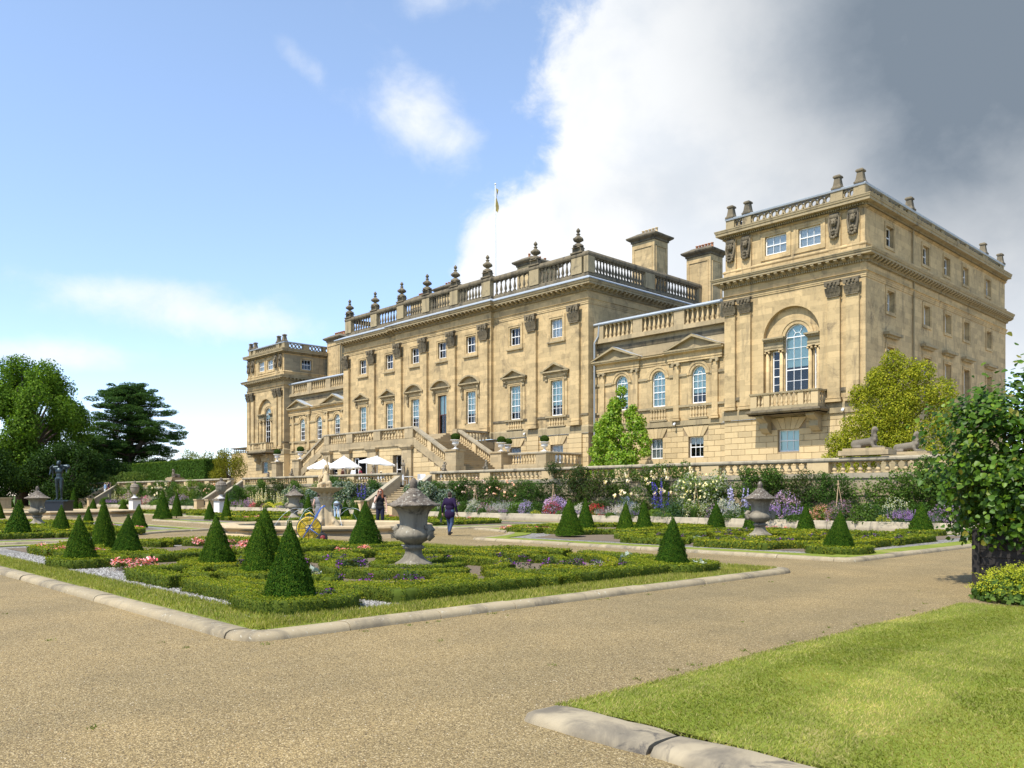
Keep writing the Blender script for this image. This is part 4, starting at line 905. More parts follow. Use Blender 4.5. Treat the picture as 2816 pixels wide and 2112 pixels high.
for a, b in ((-49.7, -6.0), (-81.2, -55), (-118, -85), (-145, -123.5)): kerb_run(bk, [(a, 36), (b, 36)], BP, 2.3, mat='coping_stone')
for a, b in ((-49.8, -6.0), (-81.3, -54.7), (-118.2, -84.9), (-145, -123.5)):
    g = MB(); g.quad((a, 36.2, .30), (b, 36.2, .30), (b, 39.0, .42), (a, 39.0, .42)); tag(g.build('border_soil', 'bed_soil'), 'dark soil of the long flower border', kind='structure')

# ------------------------------------------------------------------ double staircase up to the garden door
PZ = 6.75; px0, px1 = -75.9, -60.6; pyf = 45.3
perron = thing('double_staircase', 'great stone double staircase with balustrades rising to the brown garden door', 'staircase', (-68.2, 50, TZ))
wm = MB(); whole = [(-74.9, -73.5, 2.6, 5.1), (-70.6, -67.9, 2.45, 5.3), (-63.9, -62.5, 2.6, 5.3)]
holed_wall(wm, S(pyf+.07), px0, px1, TZ-.2, 6.1, whole, .5); wm.quad((px1, pyf+.07, TZ), (px1, 55, TZ), (px1, 55, 6.6), (px1, pyf+.07, 6.6)); wm.quad((px0, 55, TZ), (px0, pyf+.07, TZ), (px0, pyf+.07, 6.6), (px0, 55, 6.6)); pw = wm.build('supporting_wall', 'joint', perron)
blocks(pw, S(pyf+.07), px0, px1, TZ, 6.1, whole)
window(S(pyf+.07), *whole[2], 2, 2, .4, parent=perron); window(S(pyf+.07), *whole[0], 2, 2, .4, parent=perron)
for a, b in ((-70.55, -69.9), (-68.6, -67.95)): window(S(pyf+.0), a, b, 2.45, 5.2, 1, 3, .2, parent=perron, name='cafe_door')
for c in (-75.2, -71.6, -67.0, -61.4):
    m = MB(); m.box(c-.72, c+.72, pyf-.28, pyf+.05, TZ, 5.7); m.sweep([(0, 5.7), (.05, 5.72), (.2, 5.95), (.2, 6.1), (0, 6.12)], [(c-.72, pyf), (c-.72, pyf-.28), (c+.72, pyf-.28), (c+.72, pyf)]); m.build('buttress', 'terrace_stone', perron)
MB().box(px0-.05, px1+.05, pyf-.12, 55, 6.1, PZ).build('platform', 'terrace_stone', perron)
def pbal(p0, p1, z0a, z0b, n, h=.82, mat='baluster_stone', wid=.24):
    me = baluster_mesh(mat, 10)
    for i in range(n):
        t = (i+.5)/n; add('baluster', me, mat, perron, (p0[0]+(p1[0]-p0[0])*t, p0[1]+(p1[1]-p0[1])*t, z0a+(z0b-z0a)*t), (wid, wid, h))
RAIL = 7.80
MB().sweep([(-.45, 7.60), (.02, 7.60), (.06, 7.66), (.06, 7.74), (0, RAIL), (-.43, RAIL)], [(px0, pyf-.12), (px1, pyf-.12)]).build('rail', 'coping_stone', perron)
for c, w in ((px0+.5, .5), (-71.1, .55), (-66.3, .55), (px1-.62, .62)): MB().box(c-w, c+w, pyf-.15, pyf+.36, PZ, 7.6).build('pier', 'terrace_stone', perron)
for a, b in ((px0+1, -71.65), (-70.55, -66.85), (-65.75, px1-1.24)): pbal((a, pyf+.1), (b, pyf+.1), PZ+.03, PZ+.03, 8)
for xe in (px1-.2, px0+.2):
    MB().box(xe-.24, xe+.24, 50.5, 54.2, 7.6, RAIL).build('rail', 'coping_stone', perron); MB().box(xe-.3, xe+.3, 50.2, 51.4, PZ-.3, RAIL+.03).build('pier', 'terrace_stone', perron); pbal((xe, 51.4), (xe, 54.2), PZ+.03, PZ+.03, 7)
    MB().box(xe-.26, xe+.26, 50.5, 54.9, PZ-.6, PZ+.02).build('landing_edge', 'terrace_stone', perron)
for i in range(6): # door steps
    MB().box(-69.9-(5-i)*.0, -66.4, 52.0+.33*i, 54.65, PZ+.195*i, PZ+.195*(i+1)).build('door_step', 'step_stone', perron)
def flight(xs, s):
    """flight descending along s (+1 east, -1 west)"""
    n = 22; run = 8.6
    for i in range(n):
        z1 = PZ-(PZ-TZ)*(i+1)/(n+1); x = xs+s*run*i/n; a, b = sorted((x, x+s*(run/n+.05)))
        e1, e2 = ((a, b+.03), (a, b-.035)) if s > 0 else ((a-.03, b), (a+.035, b)); MB().box(*e1, pyf+.2, 50.4, z1-.055, z1).box(*e2, pyf+.2, 50.4, max(TZ, z1-.34), z1-.055).build('step', 'step_stone', perron)
    sl = (PZ-TZ)/run
    for yy, nm in ((pyf-.12, 'f'), (50.4, 'b')):
        xb = xs+s*4.75; zb = RAIL-sl*4.75
        for za, zc, pr, mat in ((7.60, RAIL, .04, 'coping_stone'), (PZ-.75, PZ+.03, 0, 'terrace_stone')):
            m = MB(); d = sl*4.75; q = [(xs, yy-pr, za), (xb, yy-pr, za-d), (xb, yy+.42+pr, za-d), (xs, yy+.42+pr, za), (xs, yy-pr, zc), (xb, yy-pr, zc-d), (xb, yy+.42+pr, zc-d), (xs, yy+.42+pr, zc)]
            f = [(0, 1, 2, 3), (4, 7, 6, 5), (0, 4, 5, 1), (2, 6, 7, 3), (1, 5, 6, 2), (3, 7, 4, 0)]; m.add(q, f if s > 0 else [t[::-1] for t in f]); m.build('sloping_rail', mat, perron)
        mid = xs+s*2.35; a, b = sorted((mid-.25, mid+.25)); m = MB(); m.box(a, b, yy+.02, yy+.40, PZ-sl*2.35-.2, 7.62-sl*2.35); m.build('pier', 'baluster_stone', perron)
        for u0, u1 in ((.15, 2.05), (2.65, 4.6)): pbal((xs+s*u0, yy+.2), (xs+s*u1, yy+.2), PZ-sl*u0, PZ-sl*u1, 7, .84)
        a, b = sorted((xb, xb+s*1.65)); zt = zb+.1
        m = MB(); m.box(a, b, yy-.3, yy+.8, TZ, zt-1.4); m.box(a+.1, b-.1, yy-.2, yy+.7, zt-1.4, zt-.14); m.box(a, b, yy-.3, yy+.8, zt-.14, zt); m.build('end_pedestal', 'terrace_stone', perron)
        # spandrel wall under the flight
        m = MB(); zz = PZ-.7; P = S(yy+.1)
        poly = [(xs, TZ), (xb, TZ), (xb, zz-sl*4.75), (xs, zz)] if s > 0 else [(xb, TZ), (xs, TZ), (xs, zz), (xb, zz-sl*4.75)]
        m.prism(poly, 0, .2, P); sp_ = m.build('spandrel_wall', 'joint', perron)
        if nm == 'f':
            k = 8
            for j in range(k):
                z0 = TZ+.43*j; z1 = z0+.43
                u_end = xs+s*max(0, min(4.75, (zz-z1)/sl)); u0, u1 = sorted((xs, u_end))
                if u1-u0 > .25: blocks(sp_, S(yy+.1), u0, u1, z0, z1, ch=.43)
flight(px1, 1); flight(px0, -1)
# raised forecourt with balustrade beside the right flight
m = MB(); m.box(-54.1, -48.9, 50.3, 54.95, TZ, 4.25); m.build('forecourt', 'terrace_stone', perron)
MB().sweep([(-.4, 5.1), (.04, 5.1), (.06, 5.2), (0, 5.28), (-.4, 5.28)], [(-53.6, 50.4), (-48.95, 50.4), (-48.95, 54.9)]).build('rail', 'coping_stone', perron)
MB().box(-50.2, -48.98, 50.42, 51.4, 4.25, 5.1).build('pier', 'terrace_stone', perron)
pbal((-53.3, 50.62), (-50.2, 50.62), 4.27, 4.27, 9, .83, 'baluster_stone', .25); pbal((-49.16, 51.4), (-49.16, 54.7), 4.27, 4.27, 7, .83, 'baluster_stone', .25)
# ------------------------------------------------------------------ planting helpers
def leaf_mat(name, trans=.3, rough=.75, spec=.08, sat=1.0):
    t = NT(name); a = t.n('ShaderNodeAttribute'); a.attribute_name = 'tint'; n = t.noise(t.coord('Object'), 2.2, 3, .6)
    col = t.mix(1.0, a.outputs['Color'], t.ramp(n, [(.3, (.75, .78, .75)), (.7, (1.2, 1.15, 1.1))]), 'MULTIPLY')
    oi = t.n('ShaderNodeObjectInfo').outputs['Random']; col = t.mix(1.0, col, t.ramp(oi, [(0, (.80, .86, .85)), (.5, (1, 1, 1)), (1, (1.24, 1.12, .95))]), 'MULTIPLY')
    tr = t.mix(1.0, col, (1.6, 1.7, .5), 'MULTIPLY'); return t.done(col, rough, None, spec, 0, (trans, tr))
leaf_mat('leaf'); leaf_mat('petal', .25, .7, .2); leaf_mat('glossy_leaf', .28, .45, .22)
def rgb(*c): return np.array(c, float)
def leaves(P, N, size, cols, spread=.7, aspect=.55, rng=RNG, up=0.0, fold=0.0, w=None):
    """one rhombic leaf per point; P (n,3) N (n,3) outward; cols (k,3) palette with random choice; returns verts, faces, tints"""
    n = len(P); N = N/np.maximum(1e-9, np.linalg.norm(N, axis=1, keepdims=True))
    D = N+rng.normal(0, spread, (n, 3)); D[:, 2] += up; D /= np.maximum(1e-9, np.linalg.norm(D, axis=1, keepdims=True))
    A = np.cross(D, rng.normal(0, 1, (n, 3))); A /= np.maximum(1e-9, np.linalg.norm(A, axis=1, keepdims=True)); B = np.cross(D, A)
    s = (size if np.ndim(size) else np.full(n, size))*rng.uniform(.7, 1.3, n); s = s[:, None]
    V = np.stack([P-A*s*.5, P+B*s*aspect*.5+D*s*fold, P+A*s*.5, P-B*s*aspect*.5+D*s*fold], 1).reshape(-1, 3)
    F = np.arange(4*n).reshape(n, 4); cols = np.asarray(cols, float)
    idx = rng.choice(len(cols), n, p=w); C = cols[idx]*rng.uniform(.75, 1.25, (n, 1)); return V, F, np.repeat(C, 4, 0)
def join(parts):
    V, F, C = [], [], []; k = 0
    for v, f, c in parts: V.append(v); F.append(f+k); C.append(c); k += len(v)
    return np.concatenate(V), np.concatenate(F), np.concatenate(C)
def leaf_obj(name, parts, mat='leaf', parent=None, **kw):
    V, F, C = join(parts); return add(name, np_mesh(name, V, F, False, C), mat, parent, **kw)
def arclen(path):
    p = np.asarray(path, float); d = np.r_[0, np.cumsum(np.linalg.norm(np.diff(p, axis=0), axis=1))]; return p, d
def resample(path, step):
    p, d = arclen(path); n = max(2, int(d[-1]/step)+1); s = np.linspace(0, d[-1], n)
    return np.stack([np.interp(s, d, p[:, 0]), np.interp(s, d, p[:, 1])], 1)

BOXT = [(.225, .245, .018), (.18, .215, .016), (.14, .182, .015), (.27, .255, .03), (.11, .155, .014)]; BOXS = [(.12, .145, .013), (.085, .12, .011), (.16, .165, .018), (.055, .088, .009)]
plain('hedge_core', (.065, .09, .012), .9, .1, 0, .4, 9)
def hedge(path, wid=.28, h=.20, z0=.06, closed=False, det=1.0, label=None, group=None, name='box_hedge'):
    if closed: path = list(path)+[path[0]]
    q = resample(path, .09); n = len(q); d = float(np.linalg.norm(q.mean(0)))
    T = np.gradient(q, axis=0); T /= np.maximum(1e-9, np.linalg.norm(T, axis=1, keepdims=True)); Nn = np.stack([T[:, 1], -T[:, 0]], 1)
    L = arclen(q)[1][-1]; r = thing(name, label, 'hedge', (float(q[0, 0]), float(q[0, 1]), z0), group=group)
    prof = [(-.5, 0), (-.53, .5), (-.5, .9), (-.4, 1), (0, 1.02), (.4, 1), (.5, .9), (.53, .5), (.5, 0)]; k = len(prof)
    wob = RNG.normal(0, .03, (n, k)); wob = (wob+np.roll(wob, 1, 0)+np.roll(wob, -1, 0))/1.7
    V = np.zeros((n, k, 3))
    for j, (o, z) in enumerate(prof):
        off = o*(wid-.055)*(1+wob[:, j]*2); V[:, j, :2] = q+Nn*off[:, None]; V[:, j, 2] = z0+z*(h-.025)*(1+wob[:, j]*.9)
    F = np.array([(i*k+j, (i+1)*k+j, (i+1)*k+j+1, i*k+j+1) for i in range(n-1) for j in range(k-1)]+[(e+a, e+k-1-a, e+k-2-a, e+a+1) for e in (0, (n-1)*k) for a in range(k//2)])
    m = np_mesh('clipped_body', V.reshape(-1, 3), F, True); add('clipped_body', m, 'hedge_core', r)
    size = max(.024, .00185*d)/det**.5; area = L*(wid+2*h); cnt = int(area*.75/(size*size*.5))
    s = RNG.uniform(0, n-1.001, cnt); i0 = s.astype(int); fr = (s-i0)[:, None]; C = q[i0]*(1-fr)+q[i0+1]*fr; NN = Nn[i0]
    per = wid+2*h; u = RNG.uniform(0, per, cnt); P = np.zeros((cnt, 3)); D = np.zeros((cnt, 3))
    lft = u < h; top = (u >= h) & (u < h+wid); rg = u >= h+wid
    o = np.where(lft, -wid/2, np.where(rg, wid/2, u-h-wid/2)); z = np.where(lft, u, np.where(rg, u-h-wid, h))
    lump = RNG.normal(0, .012, cnt); P[:, :2] = C+NN*o[:, None]; P[:, 2] = z0+z*.98
    D[:, :2] = NN*np.where(lft, -1, np.where(rg, 1, 0))[:, None]; D[:, 2] = np.where(top, 1, .15); P += D*lump[:, None]
    if not closed:
        ne = max(30, int(wid*h*1.6/(size*size*.5)))
        for e, sg in ((0, -1), (n-1, 1)):
            u = RNG.uniform(-.5, .5, ne); zz = RNG.uniform(0, 1, ne)*h; pe = np.c_[q[e]+Nn[e]*u[:, None]*wid+T[e]*sg*.01, z0+zz]; P = np.r_[P, pe]; D = np.r_[D, np.tile([T[e, 0]*sg, T[e, 1]*sg, .2], (ne, 1))]; z = np.r_[z, zz]; top = np.r_[top, np.zeros(ne, bool)]
    parts = []
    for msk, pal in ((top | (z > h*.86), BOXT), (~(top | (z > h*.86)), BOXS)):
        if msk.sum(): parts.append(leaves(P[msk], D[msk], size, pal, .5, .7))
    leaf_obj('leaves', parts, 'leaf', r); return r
def circ(c, r, a0=0, a1=360, n=40): return [(c[0]+r*math.cos(R(a0+(a1-a0)*i/n)), c[1]+r*math.sin(R(a0+(a1-a0)*i/n))) for i in range(n+1)]
def bez(*p, n=24):
    out = []
    for i in range(n+1):
        t = i/n; pts = [Vector(q) for q in p]
        while len(pts) > 1: pts = [pts[j].lerp(pts[j+1], t) for j in range(len(pts)-1)]
        out.append((pts[0].x, pts[0].y))
    return out

# topiary cones: three clipped shapes, each a stem and a leafy body
CONEC = [(.030, .080, .006), (.05, .11, .008), (.075, .14, .01), (.018, .052, .005), (.12, .165, .012)]
def cone_mesh(seed, n, size):
    rng = np.random.default_rng(seed); z = 1-np.sqrt(rng.uniform(0, 1, n)); z = np.clip(z*1.02, 0, 1); a = rng.uniform(0, 2*math.pi, n)
    bulge = .5*(1-z)**.86*(1+.05*np.sin(a*3+seed)+.04*np.sin(z*14+a*2)); r = np.maximum(bulge, .04)*(1+rng.normal(0, .045, n)+.05*np.sin(a*9+z*23)*np.sin(z*31-a*4))
    P = np.stack([r*np.cos(a), r*np.sin(a), z], 1); D = np.stack([np.cos(a), np.sin(a), np.full(n, .45)], 1)
    w = np.array([.3, .28, .18, .16, .08]); return leaves(P, D, size, CONEC, .45, .6, rng, .1, w=w/w.sum())
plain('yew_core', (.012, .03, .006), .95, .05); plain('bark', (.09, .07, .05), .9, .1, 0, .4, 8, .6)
CONEM = []
for sd, n, sz in ((1, 26000, .024), (2, 26000, .024), (3, 9000, .045)):
    V, F, C = cone_mesh(sd, n, sz); CONEM.append(np_mesh('clipped_leaves', V, F, False, C))
_c = MB(); _c.lathe([(.43, 0), (.41, .1), (.30, .35), (.18, .62), (.06, .86), (.01, .93)], (0, 0, 0), 14); CONEB = _c.mesh('inner_body', True); _c = MB(); _c.lathe([(.05, -.25), (.045, .05)], (0, 0, 0), 8); CONES = _c.mesh('stem')
def topiary(x, y, w, h, label, group, var, z=.12):
    r = thing('topiary_cone', label, 'topiary', (x, y, z), random.uniform(0, 6.28), group); r.scale = (w*random.uniform(.96, 1.04), w*random.uniform(.94, 1.04), h); r.rotation_euler = (random.uniform(-.035, .035), random.uniform(-.035, .035), r.rotation_euler[2])
    add('clipped_leaves', CONEM[var], 'leaf', r, local=True); add('inner_body', CONEB, 'yew_core', r, local=True); add('stem', CONES, 'bark', r, local=True); return r

# ------------------------------------------------------------------ beds
KP = [(-.28, -.03), (-.28, .07), (-.25, .083), (-.11, .09), (-.04, .083), (.0, .06), (.018, .025), (.02, -.03)]
def offset_poly(pts, o):
    n = len(pts); out = []
    for i in range(n):
        p, a, b = Vector(pts[i]), Vector(pts[i-1]), Vector(pts[(i+1) % n])
        d1 = (p-a).normalized(); d2 = (b-p).normalized(); n1 = Vector((d1.y, -d1.x)); n2 = Vector((d2.y, -d2.x)); v = (n1+n2)/max(.3, 1+n1.dot(n2)); out.append((p.x+v.x*o, p.y+v.y*o))
    return out
def tri_area(pts): return pts
def grass_blades(name, P, h, cols, lean=.35, wd=.006, label='short mown grass blades', rng=RNG, parent=None, nap=None):
    n = len(P); a = rng.uniform(0, 2*math.pi, n); H = h*rng.uniform(.5, 1.3, n); L = rng.normal(0, lean, (n, 2))*H[:, None]
    if nap is not None: L[:, 1] += nap*H
    dx = np.stack([np.cos(a), np.sin(a)], 1)*(wd*rng.uniform(.6, 1.4, n))[:, None]
    V = np.zeros((n, 3, 3)); V[:, 0, :2] = P[:, :2]-dx; V[:, 1, :2] = P[:, :2]+dx; V[:, 2, :2] = P[:, :2]+L; V[:, :2, 2] = P[:, 2:3]; V[:, 2, 2] = P[:, 2]+H
    cols = np.asarray(cols); C = cols[rng.choice(len(cols), n)]*rng.uniform(.75, 1.25, (n, 1))
    o = add(name, np_mesh(name, V.reshape(-1, 3), np.arange(3*n).reshape(n, 3), False, np.repeat(C, 3, 0)), 'leaf', parent)
    return tag(o, label, kind='stuff')
GRASSC = [(.245, .255, .05), (.19, .22, .036), (.28, .28, .075), (.34, .295, .12), (.155, .19, .03)]
BEDS = {}
def bed(key, corners, label, L=1.45, rnd=.45, blades=0):
    out = rounded(corners, rnd); n = len(out)
    k = thing('bed_kerb', label + ' edging', None, (corners[0][0], corners[0][1], 0), kind='structure')
    kerb_run(k, out+[out[0]], KP, L)
    a, b, c = offset_poly(out, -.265), offset_poly(out, -.92), offset_poly(out, -.98)
    m = MB(); m.v = [(x, y, .076) for x, y in a]+[(x, y, .085) for x, y in b]; m.f = [(i, (i+1) % n, n+(i+1) % n, n+i) for i in range(n)]
    tag(m.build('grass_verge', 'lawn_turf'), 'narrow mown grass verge inside the kerb, ' + label, kind='structure')
    bm = bmesh.new(); vv = [bm.verts.new((x, y, .065)) for x, y in offset_poly([c_[:2] for c_ in corners], -.85)]; bm.faces.new(vv); me = bpy.data.meshes.new('pebble_bed'); bm.to_mesh(me); bm.free()
    tag(add('pebble_bed', me, 'white_pebble'), 'pale pebbles between the box hedges, ' + label, kind='structure')
    bm = bmesh.new(); vv = [bm.verts.new((x, y, .072)) for x, y in offset_poly([c_[:2] for c_ in corners], -1.75)]; bm.faces.new(vv); me = bpy.data.meshes.new('bed_earth'); bm.to_mesh(me); bm.free(); tag(add('bed_earth', me, 'bed_soil'), 'dark earth between the scrolls, ' + label, kind='structure')
    if blades:
        P = []
        for i in range(n):
            p0, p1, q0, q1 = np.array(a[i]), np.array(a[(i+1) % n]), np.array(b[i]), np.array(b[(i+1) % n]); w = np.linalg.norm(p1-p0)
            dd = np.linalg.norm((p0+p1)/2)
            cnt = int(w*.65*blades*min(1, (11/max(dd, 6))**1.3)); 
            if dd > 24 or cnt < 1: continue
            s, t = RNG.uniform(0, 1, (cnt, 1)), RNG.uniform(-.04, 1.05, (cnt, 1)); xy = (p0*(1-s)+p1*s)*(1-t)+(q0*(1-s)+q1*s)*t; P.append(np.c_[xy, np.full(cnt, .09)])
        if P: grass_blades('grass', np.concatenate(P), .045, GRASSC, label='short grass along the verge of ' + label)
FC = (-28.9, 17.3)
def arc_to(a0, a1, r=7.2, n=8): return [(FC[0]+r*math.cos(R(a0+(a1-a0)*i/n)), FC[1]+r*math.sin(R(a0+(a1-a0)*i/n)), 0) for i in range(n+1)]
import itertools
NEARL = 'bed with purple heliotrope'
bed('s1', [(-8.2, 3.95), (-8.2, 15.7)]+arc_to(-12.8, -85)+[(-28.3, 3.95)], 'bed of purple flowers round the nearest lidded urn', blades=3600)
bed('s2', [(-29.6, 3.95)]+arc_to(-95.6, -167.2)[::1]+[(-49, 15.7), (-49, 3.95)], 'bed of pink flowers before the bronze statue') if False else None
bed('s2', [(-29.6, 3.95), (-29.6, 10.14, .2)]+arc_to(-97, -167)[1:]+[(-52, 15.7), (-52, 3.95)], 'bed of pink flowers on the way to the bronze statue')
bed('n1', [(-8.5, 18.9), (-8.5, 34.2), (-28.3, 34.2)]+arc_to(85, 13), 'bed of cones below the balcony tower')
bed('n2', [(-29.6, 24.46)]+[(-29.6, 33.0), (-52, 33.0), (-52, 18.9)]+arc_to(167, 96)[:-1], 'bed of cones beyond the fountain')
bed('s3', [(-54.5, 3.95), (-54.5, 12.4), (-78, 12.4), (-78, 3.95)], 'far bed south of the bronze statue'); bed('n3', [(-54.5, 24.2), (-54.5, 33.0), (-78, 33.0), (-78, 24.2)], 'far bed north of the bronze statue')

def curl(c, r, a0, turn, grow=.6, n=40):
    return [(c[0]+(r*(1-grow*i/n))*math.cos(R(a0+turn*i/n)), c[1]+(r*(1-grow*i/n))*math.sin(R(a0+turn*i/n))) for i in range(n+1)]
def scroll_bed(C, hx, hy, lab, grp, urn=True, det=1.0, cones=()):
    """symmetrical scrollwork of clipped box in a rectangle of half size hx, hy round C"""
    def H(p, what, closed=False, **k): return hedge([(C[0]+x, C[1]+y) for x, y in p], closed=closed, det=det, label=what + ' ' + lab, group=grp, **k)
    if urn: H(circ((0, 0), .82, n=30), 'circular low box hedge', True, wid=.24); H(circ((0, 0), 1.75, 8, 172), 'half-ring of low box hedge', wid=.26); H(circ((0, 0), 1.75, 188, 352), 'half-ring of low box hedge', wid=.26)
    for sx, sy in itertools.product((1, -1), (1, -1)):
        f = lambda p: [(sx*x, sy*y) for x, y in p]
        o = .34; H(f(bez((hx*.06, hy-o), (hx*.30, hy-o), (hx*.5, hy-o), (hx*.56, hy-o))+bez((hx*.56, hy-o), (hx*.55, hy*.70), (hx*.70, hy*.60), (hx-o, hy*.62))[1:]+[(hx-o, hy*.10)]), 'outer scalloped low box hedge', wid=.36, h=.22)
        H(f(bez((hx*.10, hy*.80), (hx*.44, hy*.96), (hx*.52, hy*.50), (hx*.86, hy*.58), (hx*.98, hy*.30), (hx*.80, hy*.02), (hx*.50, hy*.10), (hx*.46, hy*.32), (hx*.66, hy*.36), (hx*.70, hy*.26), n=44)), 'long flowing low box hedge', wid=.25)
        H(f(bez((hx*.03, hy*.62), (hx*.30, hy*.74), (hx*.22, hy*.46), (hx*.46, hy*.50), (hx*.36, hy*.62), (hx*.30, hy*.56), n=30)), 'hooked low box hedge', wid=.24)
        H(f(bez((hx*.56, hy*.02), (hx*.70, hy*.10), (hx*.86, hy*.08), (hx*.97, hy*.02), n=16)), 'short curved low box hedge', wid=.24)
GA = 'box hedges round the nearest urn'; GB = 'box hedges of the pink flower bed'; GC = 'box hedges below the balcony tower'; GD = 'far box hedges'
scroll_bed((-13.05, 9.85), 4.0, 4.9, 'among purple flowers round the nearest urn', GA, True, 1.0)
scroll_bed((-21.9, 9.1), 3.5, 3.65, 'beside pink flowers between yew cones', GB, False, .9)
scroll_bed((-14.1, 25.2), 4.3, 5.0, 'near the urn below the balcony tower', GC, True, .8)
scroll_bed((-22.6, 27.2), 3.4, 4.4, 'near the border below the magnolia', GC, False, .7)
scroll_bed((-36.0, 8.6), 4.4, 3.6, 'on the way to the bronze statue', GD, True, .7)
scroll_bed((-45.5, 9.2), 4.2, 4.0, 'on the way to the bronze statue', GD, False, .7)
scroll_bed((-36.5, 26.8), 4.6, 4.6, 'beyond the stone fountain', GD, True, .7); scroll_bed((-46.2, 26.2), 4.4, 5.0, 'beyond the stone fountain', GD, False, .6)
for c in ((-60, 8.2), (-71, 8.2), (-60, 28.6), (-71, 28.6)): scroll_bed(c, 4.6, 3.4, 'either side of the bronze statue', 'box hedges by the bronze statue', False, .5)

def cone_box(x, y, r, rot, lab, grp):
    n = 40; hedge([(x+r*(abs(math.cos(t))**.6)*math.copysign(1, math.cos(t)), y+r*(abs(math.sin(t))**.6)*math.copysign(1, math.sin(t))) for t in (2*math.pi*i/n for i in range(n))], wid=.3, h=.21, closed=True, label=lab, group=grp)
for x, y, r, w_, g_ in ((-9.94, 5.50, .62, 'the kerb-corner cone beside the nearest urn', GA), (-9.60, 13.5, .62, 'the brown-tipped cone at the kerb end', GA), (-18.75, 5.55, .6, 'the cone next to the pink flowers', GB), (-15.66, 7.05, .6, 'the cone between purple and pink flowers', GA), (-20.1, 6.9, .58, 'the cone behind the pink flowers', GB), (-9.7, 20.8, .62, 'the corner cone below the balcony tower', GC), (-12.0, 32.4, .66, 'the cone beside the lime', GC), (-18.95, 12.5, .75, 'the broad cone before the fountain', GB), (-13.47, 6.85, .58, 'the cone beside the kerb-corner cone', GA)): cone_box(x, y, r, 0, 'low box hedge squared round ' + w_, g_)

# lawn in the corner by the camera path
turf_y0, turf_x0 = 4.42, -4.1
xs = np.r_[np.linspace(turf_x0, turf_x0+1.2, 9), np.linspace(turf_x0+1.6, 26, 40)]; ys = np.r_[np.linspace(turf_y0, turf_y0+.6, 6), np.linspace(turf_y0+.8, 12.6, 30)]
Z = np.array([[.035+.012*min(1, (x-turf_x0)/.9)+.008*math.sin(x*1.7+y)+.006*math.sin(y*2.3-x) for x in xs] for y in ys])
V = np.array([(x, y, Z[j, i]) for j, y in enumerate(ys) for i, x in enumerate(xs)]); nx = len(xs)
F = np.array([(j*nx+i, j*nx+i+1, (j+1)*nx+i+1, (j+1)*nx+i) for j in range(len(ys)-1) for i in range(nx-1)])
tag(add('lawn', np_mesh('lawn', V, F, True), 'lawn_turf'), 'mown lawn with pale dry patches beside the gravel walk', kind='structure')
lk = thing('lawn_kerb', 'heavy rounded kerb along the lawn front', None, (-4, 4.1, 0), kind='structure')
LP = [(-.36, -.03), (-.36, .055), (-.33, .07), (-.22, .078), (-.09, .074), (-.025, .06), (.01, .02), (.01, -.03)]
for a, b in ((-4.10, -3.046), (-3.034, -1.0), (-.99, .1), (.12, 2.6), (2.62, 5.2), (5.22, 8)):
    m = MB(); nseg = 8; pth = [(a+(b-a)*i/nseg, 3.98) for i in range(nseg+1)]
    prof = [LP]*(nseg+1); m.sweep(LP, pth)
    kk = len(LP)
    for i in range(nseg+1): # worn rounded ends
        e = min(i, nseg-i); f = {0: .80, 1: .97}.get(e, 1.0)
        if a < -4.1 and i == 0: f = .55
        for j in range(kk): x, y, z = m.v[i*kk+j]; m.v[i*kk+j] = (x+(.02 if i == 0 else 0), 4.2+(y-4.2)*(f**.4)+random.uniform(-.006, .006), z*f+random.uniform(-.007, .006))
    m.v[-2*kk:-kk] = m.v[:kk]; m.v[-kk:] = m.v[nseg*kk:(nseg+1)*kk]; m.build('kerb_stone', 'kerb_pale', lk, True, 2)
n = 260000; P = np.c_[RNG.uniform(-4.16, .3, n), RNG.uniform(4.36, 12.7, n)]; r_ = P @ np.array([.6884, .7254]); d_ = P @ np.array([-.7254, .6884])
vis = (d_ > 3) & (r_/d_ < .66) & (RNG.uniform(0, 1, n) < np.clip(7.5/d_, .25, 1)); P = P[vis]
zz = .035+.012*np.minimum(1, (P[:, 0]-turf_x0)/.9)+.008*np.sin(P[:, 0]*1.7+P[:, 1])+.006*np.sin(P[:, 1]*2.3-P[:, 0])-.006
dry = (np.sin(P[:, 0]*2.1+1.3*np.sin(P[:, 1]*1.1))+np.sin(P[:, 1]*1.6+P[:, 0]*.7)) > .9
nap = .62*np.clip(3*np.sin(P[:, 0]*2*math.pi/1.5+.5*np.sin(P[:, 1]*.9)), -1, 1)   # mower stripes: blades laid alternately
grass_blades('grass', np.c_[P, zz][~dry], .024, GRASSC, .7, .0046, 'short mown blades on the lawn', nap=nap[~dry])
grass_blades('grass', np.c_[P, zz][dry], .021, [(.34, .31, .10), (.28, .29, .07), (.40, .33, .15), (.23, .26, .05)], .6, .0042, 'dry yellowing blades on the lawn', nap=nap[dry])
# loose stones lying proud on the walk
n = 150000; P = np.c_[RNG.uniform(-13, .5, n), RNG.uniform(-1.5, 13, n)]; r_ = P @ np.array([.6884, .7254]); d_ = P @ np.array([-.7254, .6884])
ok = (d_ > 3.3) & (d_ < 13) & (np.abs(r_/d_) < .66) & (RNG.uniform(0, 1, n) < np.clip((6.0/np.maximum(d_, 1))**1.6, 0, 1)) & ~((P[:, 0] > -4.15) & (P[:, 1] > 3.95)) & ~((P[:, 0] < -8.15) & (P[:, 1] > 3.9)); P = P[ok]; n = len(P)
s = RNG.uniform(.003, .0068, n); a = RNG.uniform(0, 6.28, n); V = np.zeros((n, 5, 3))
for q in range(4): ang = a+q*math.pi/2+RNG.uniform(-.3, .3, n); rr = s*RNG.uniform(.7, 1.25, n); V[:, q, 0] = P[:, 0]+rr*np.cos(ang); V[:, q, 1] = P[:, 1]+rr*np.sin(ang); V[:, q, 2] = .0015
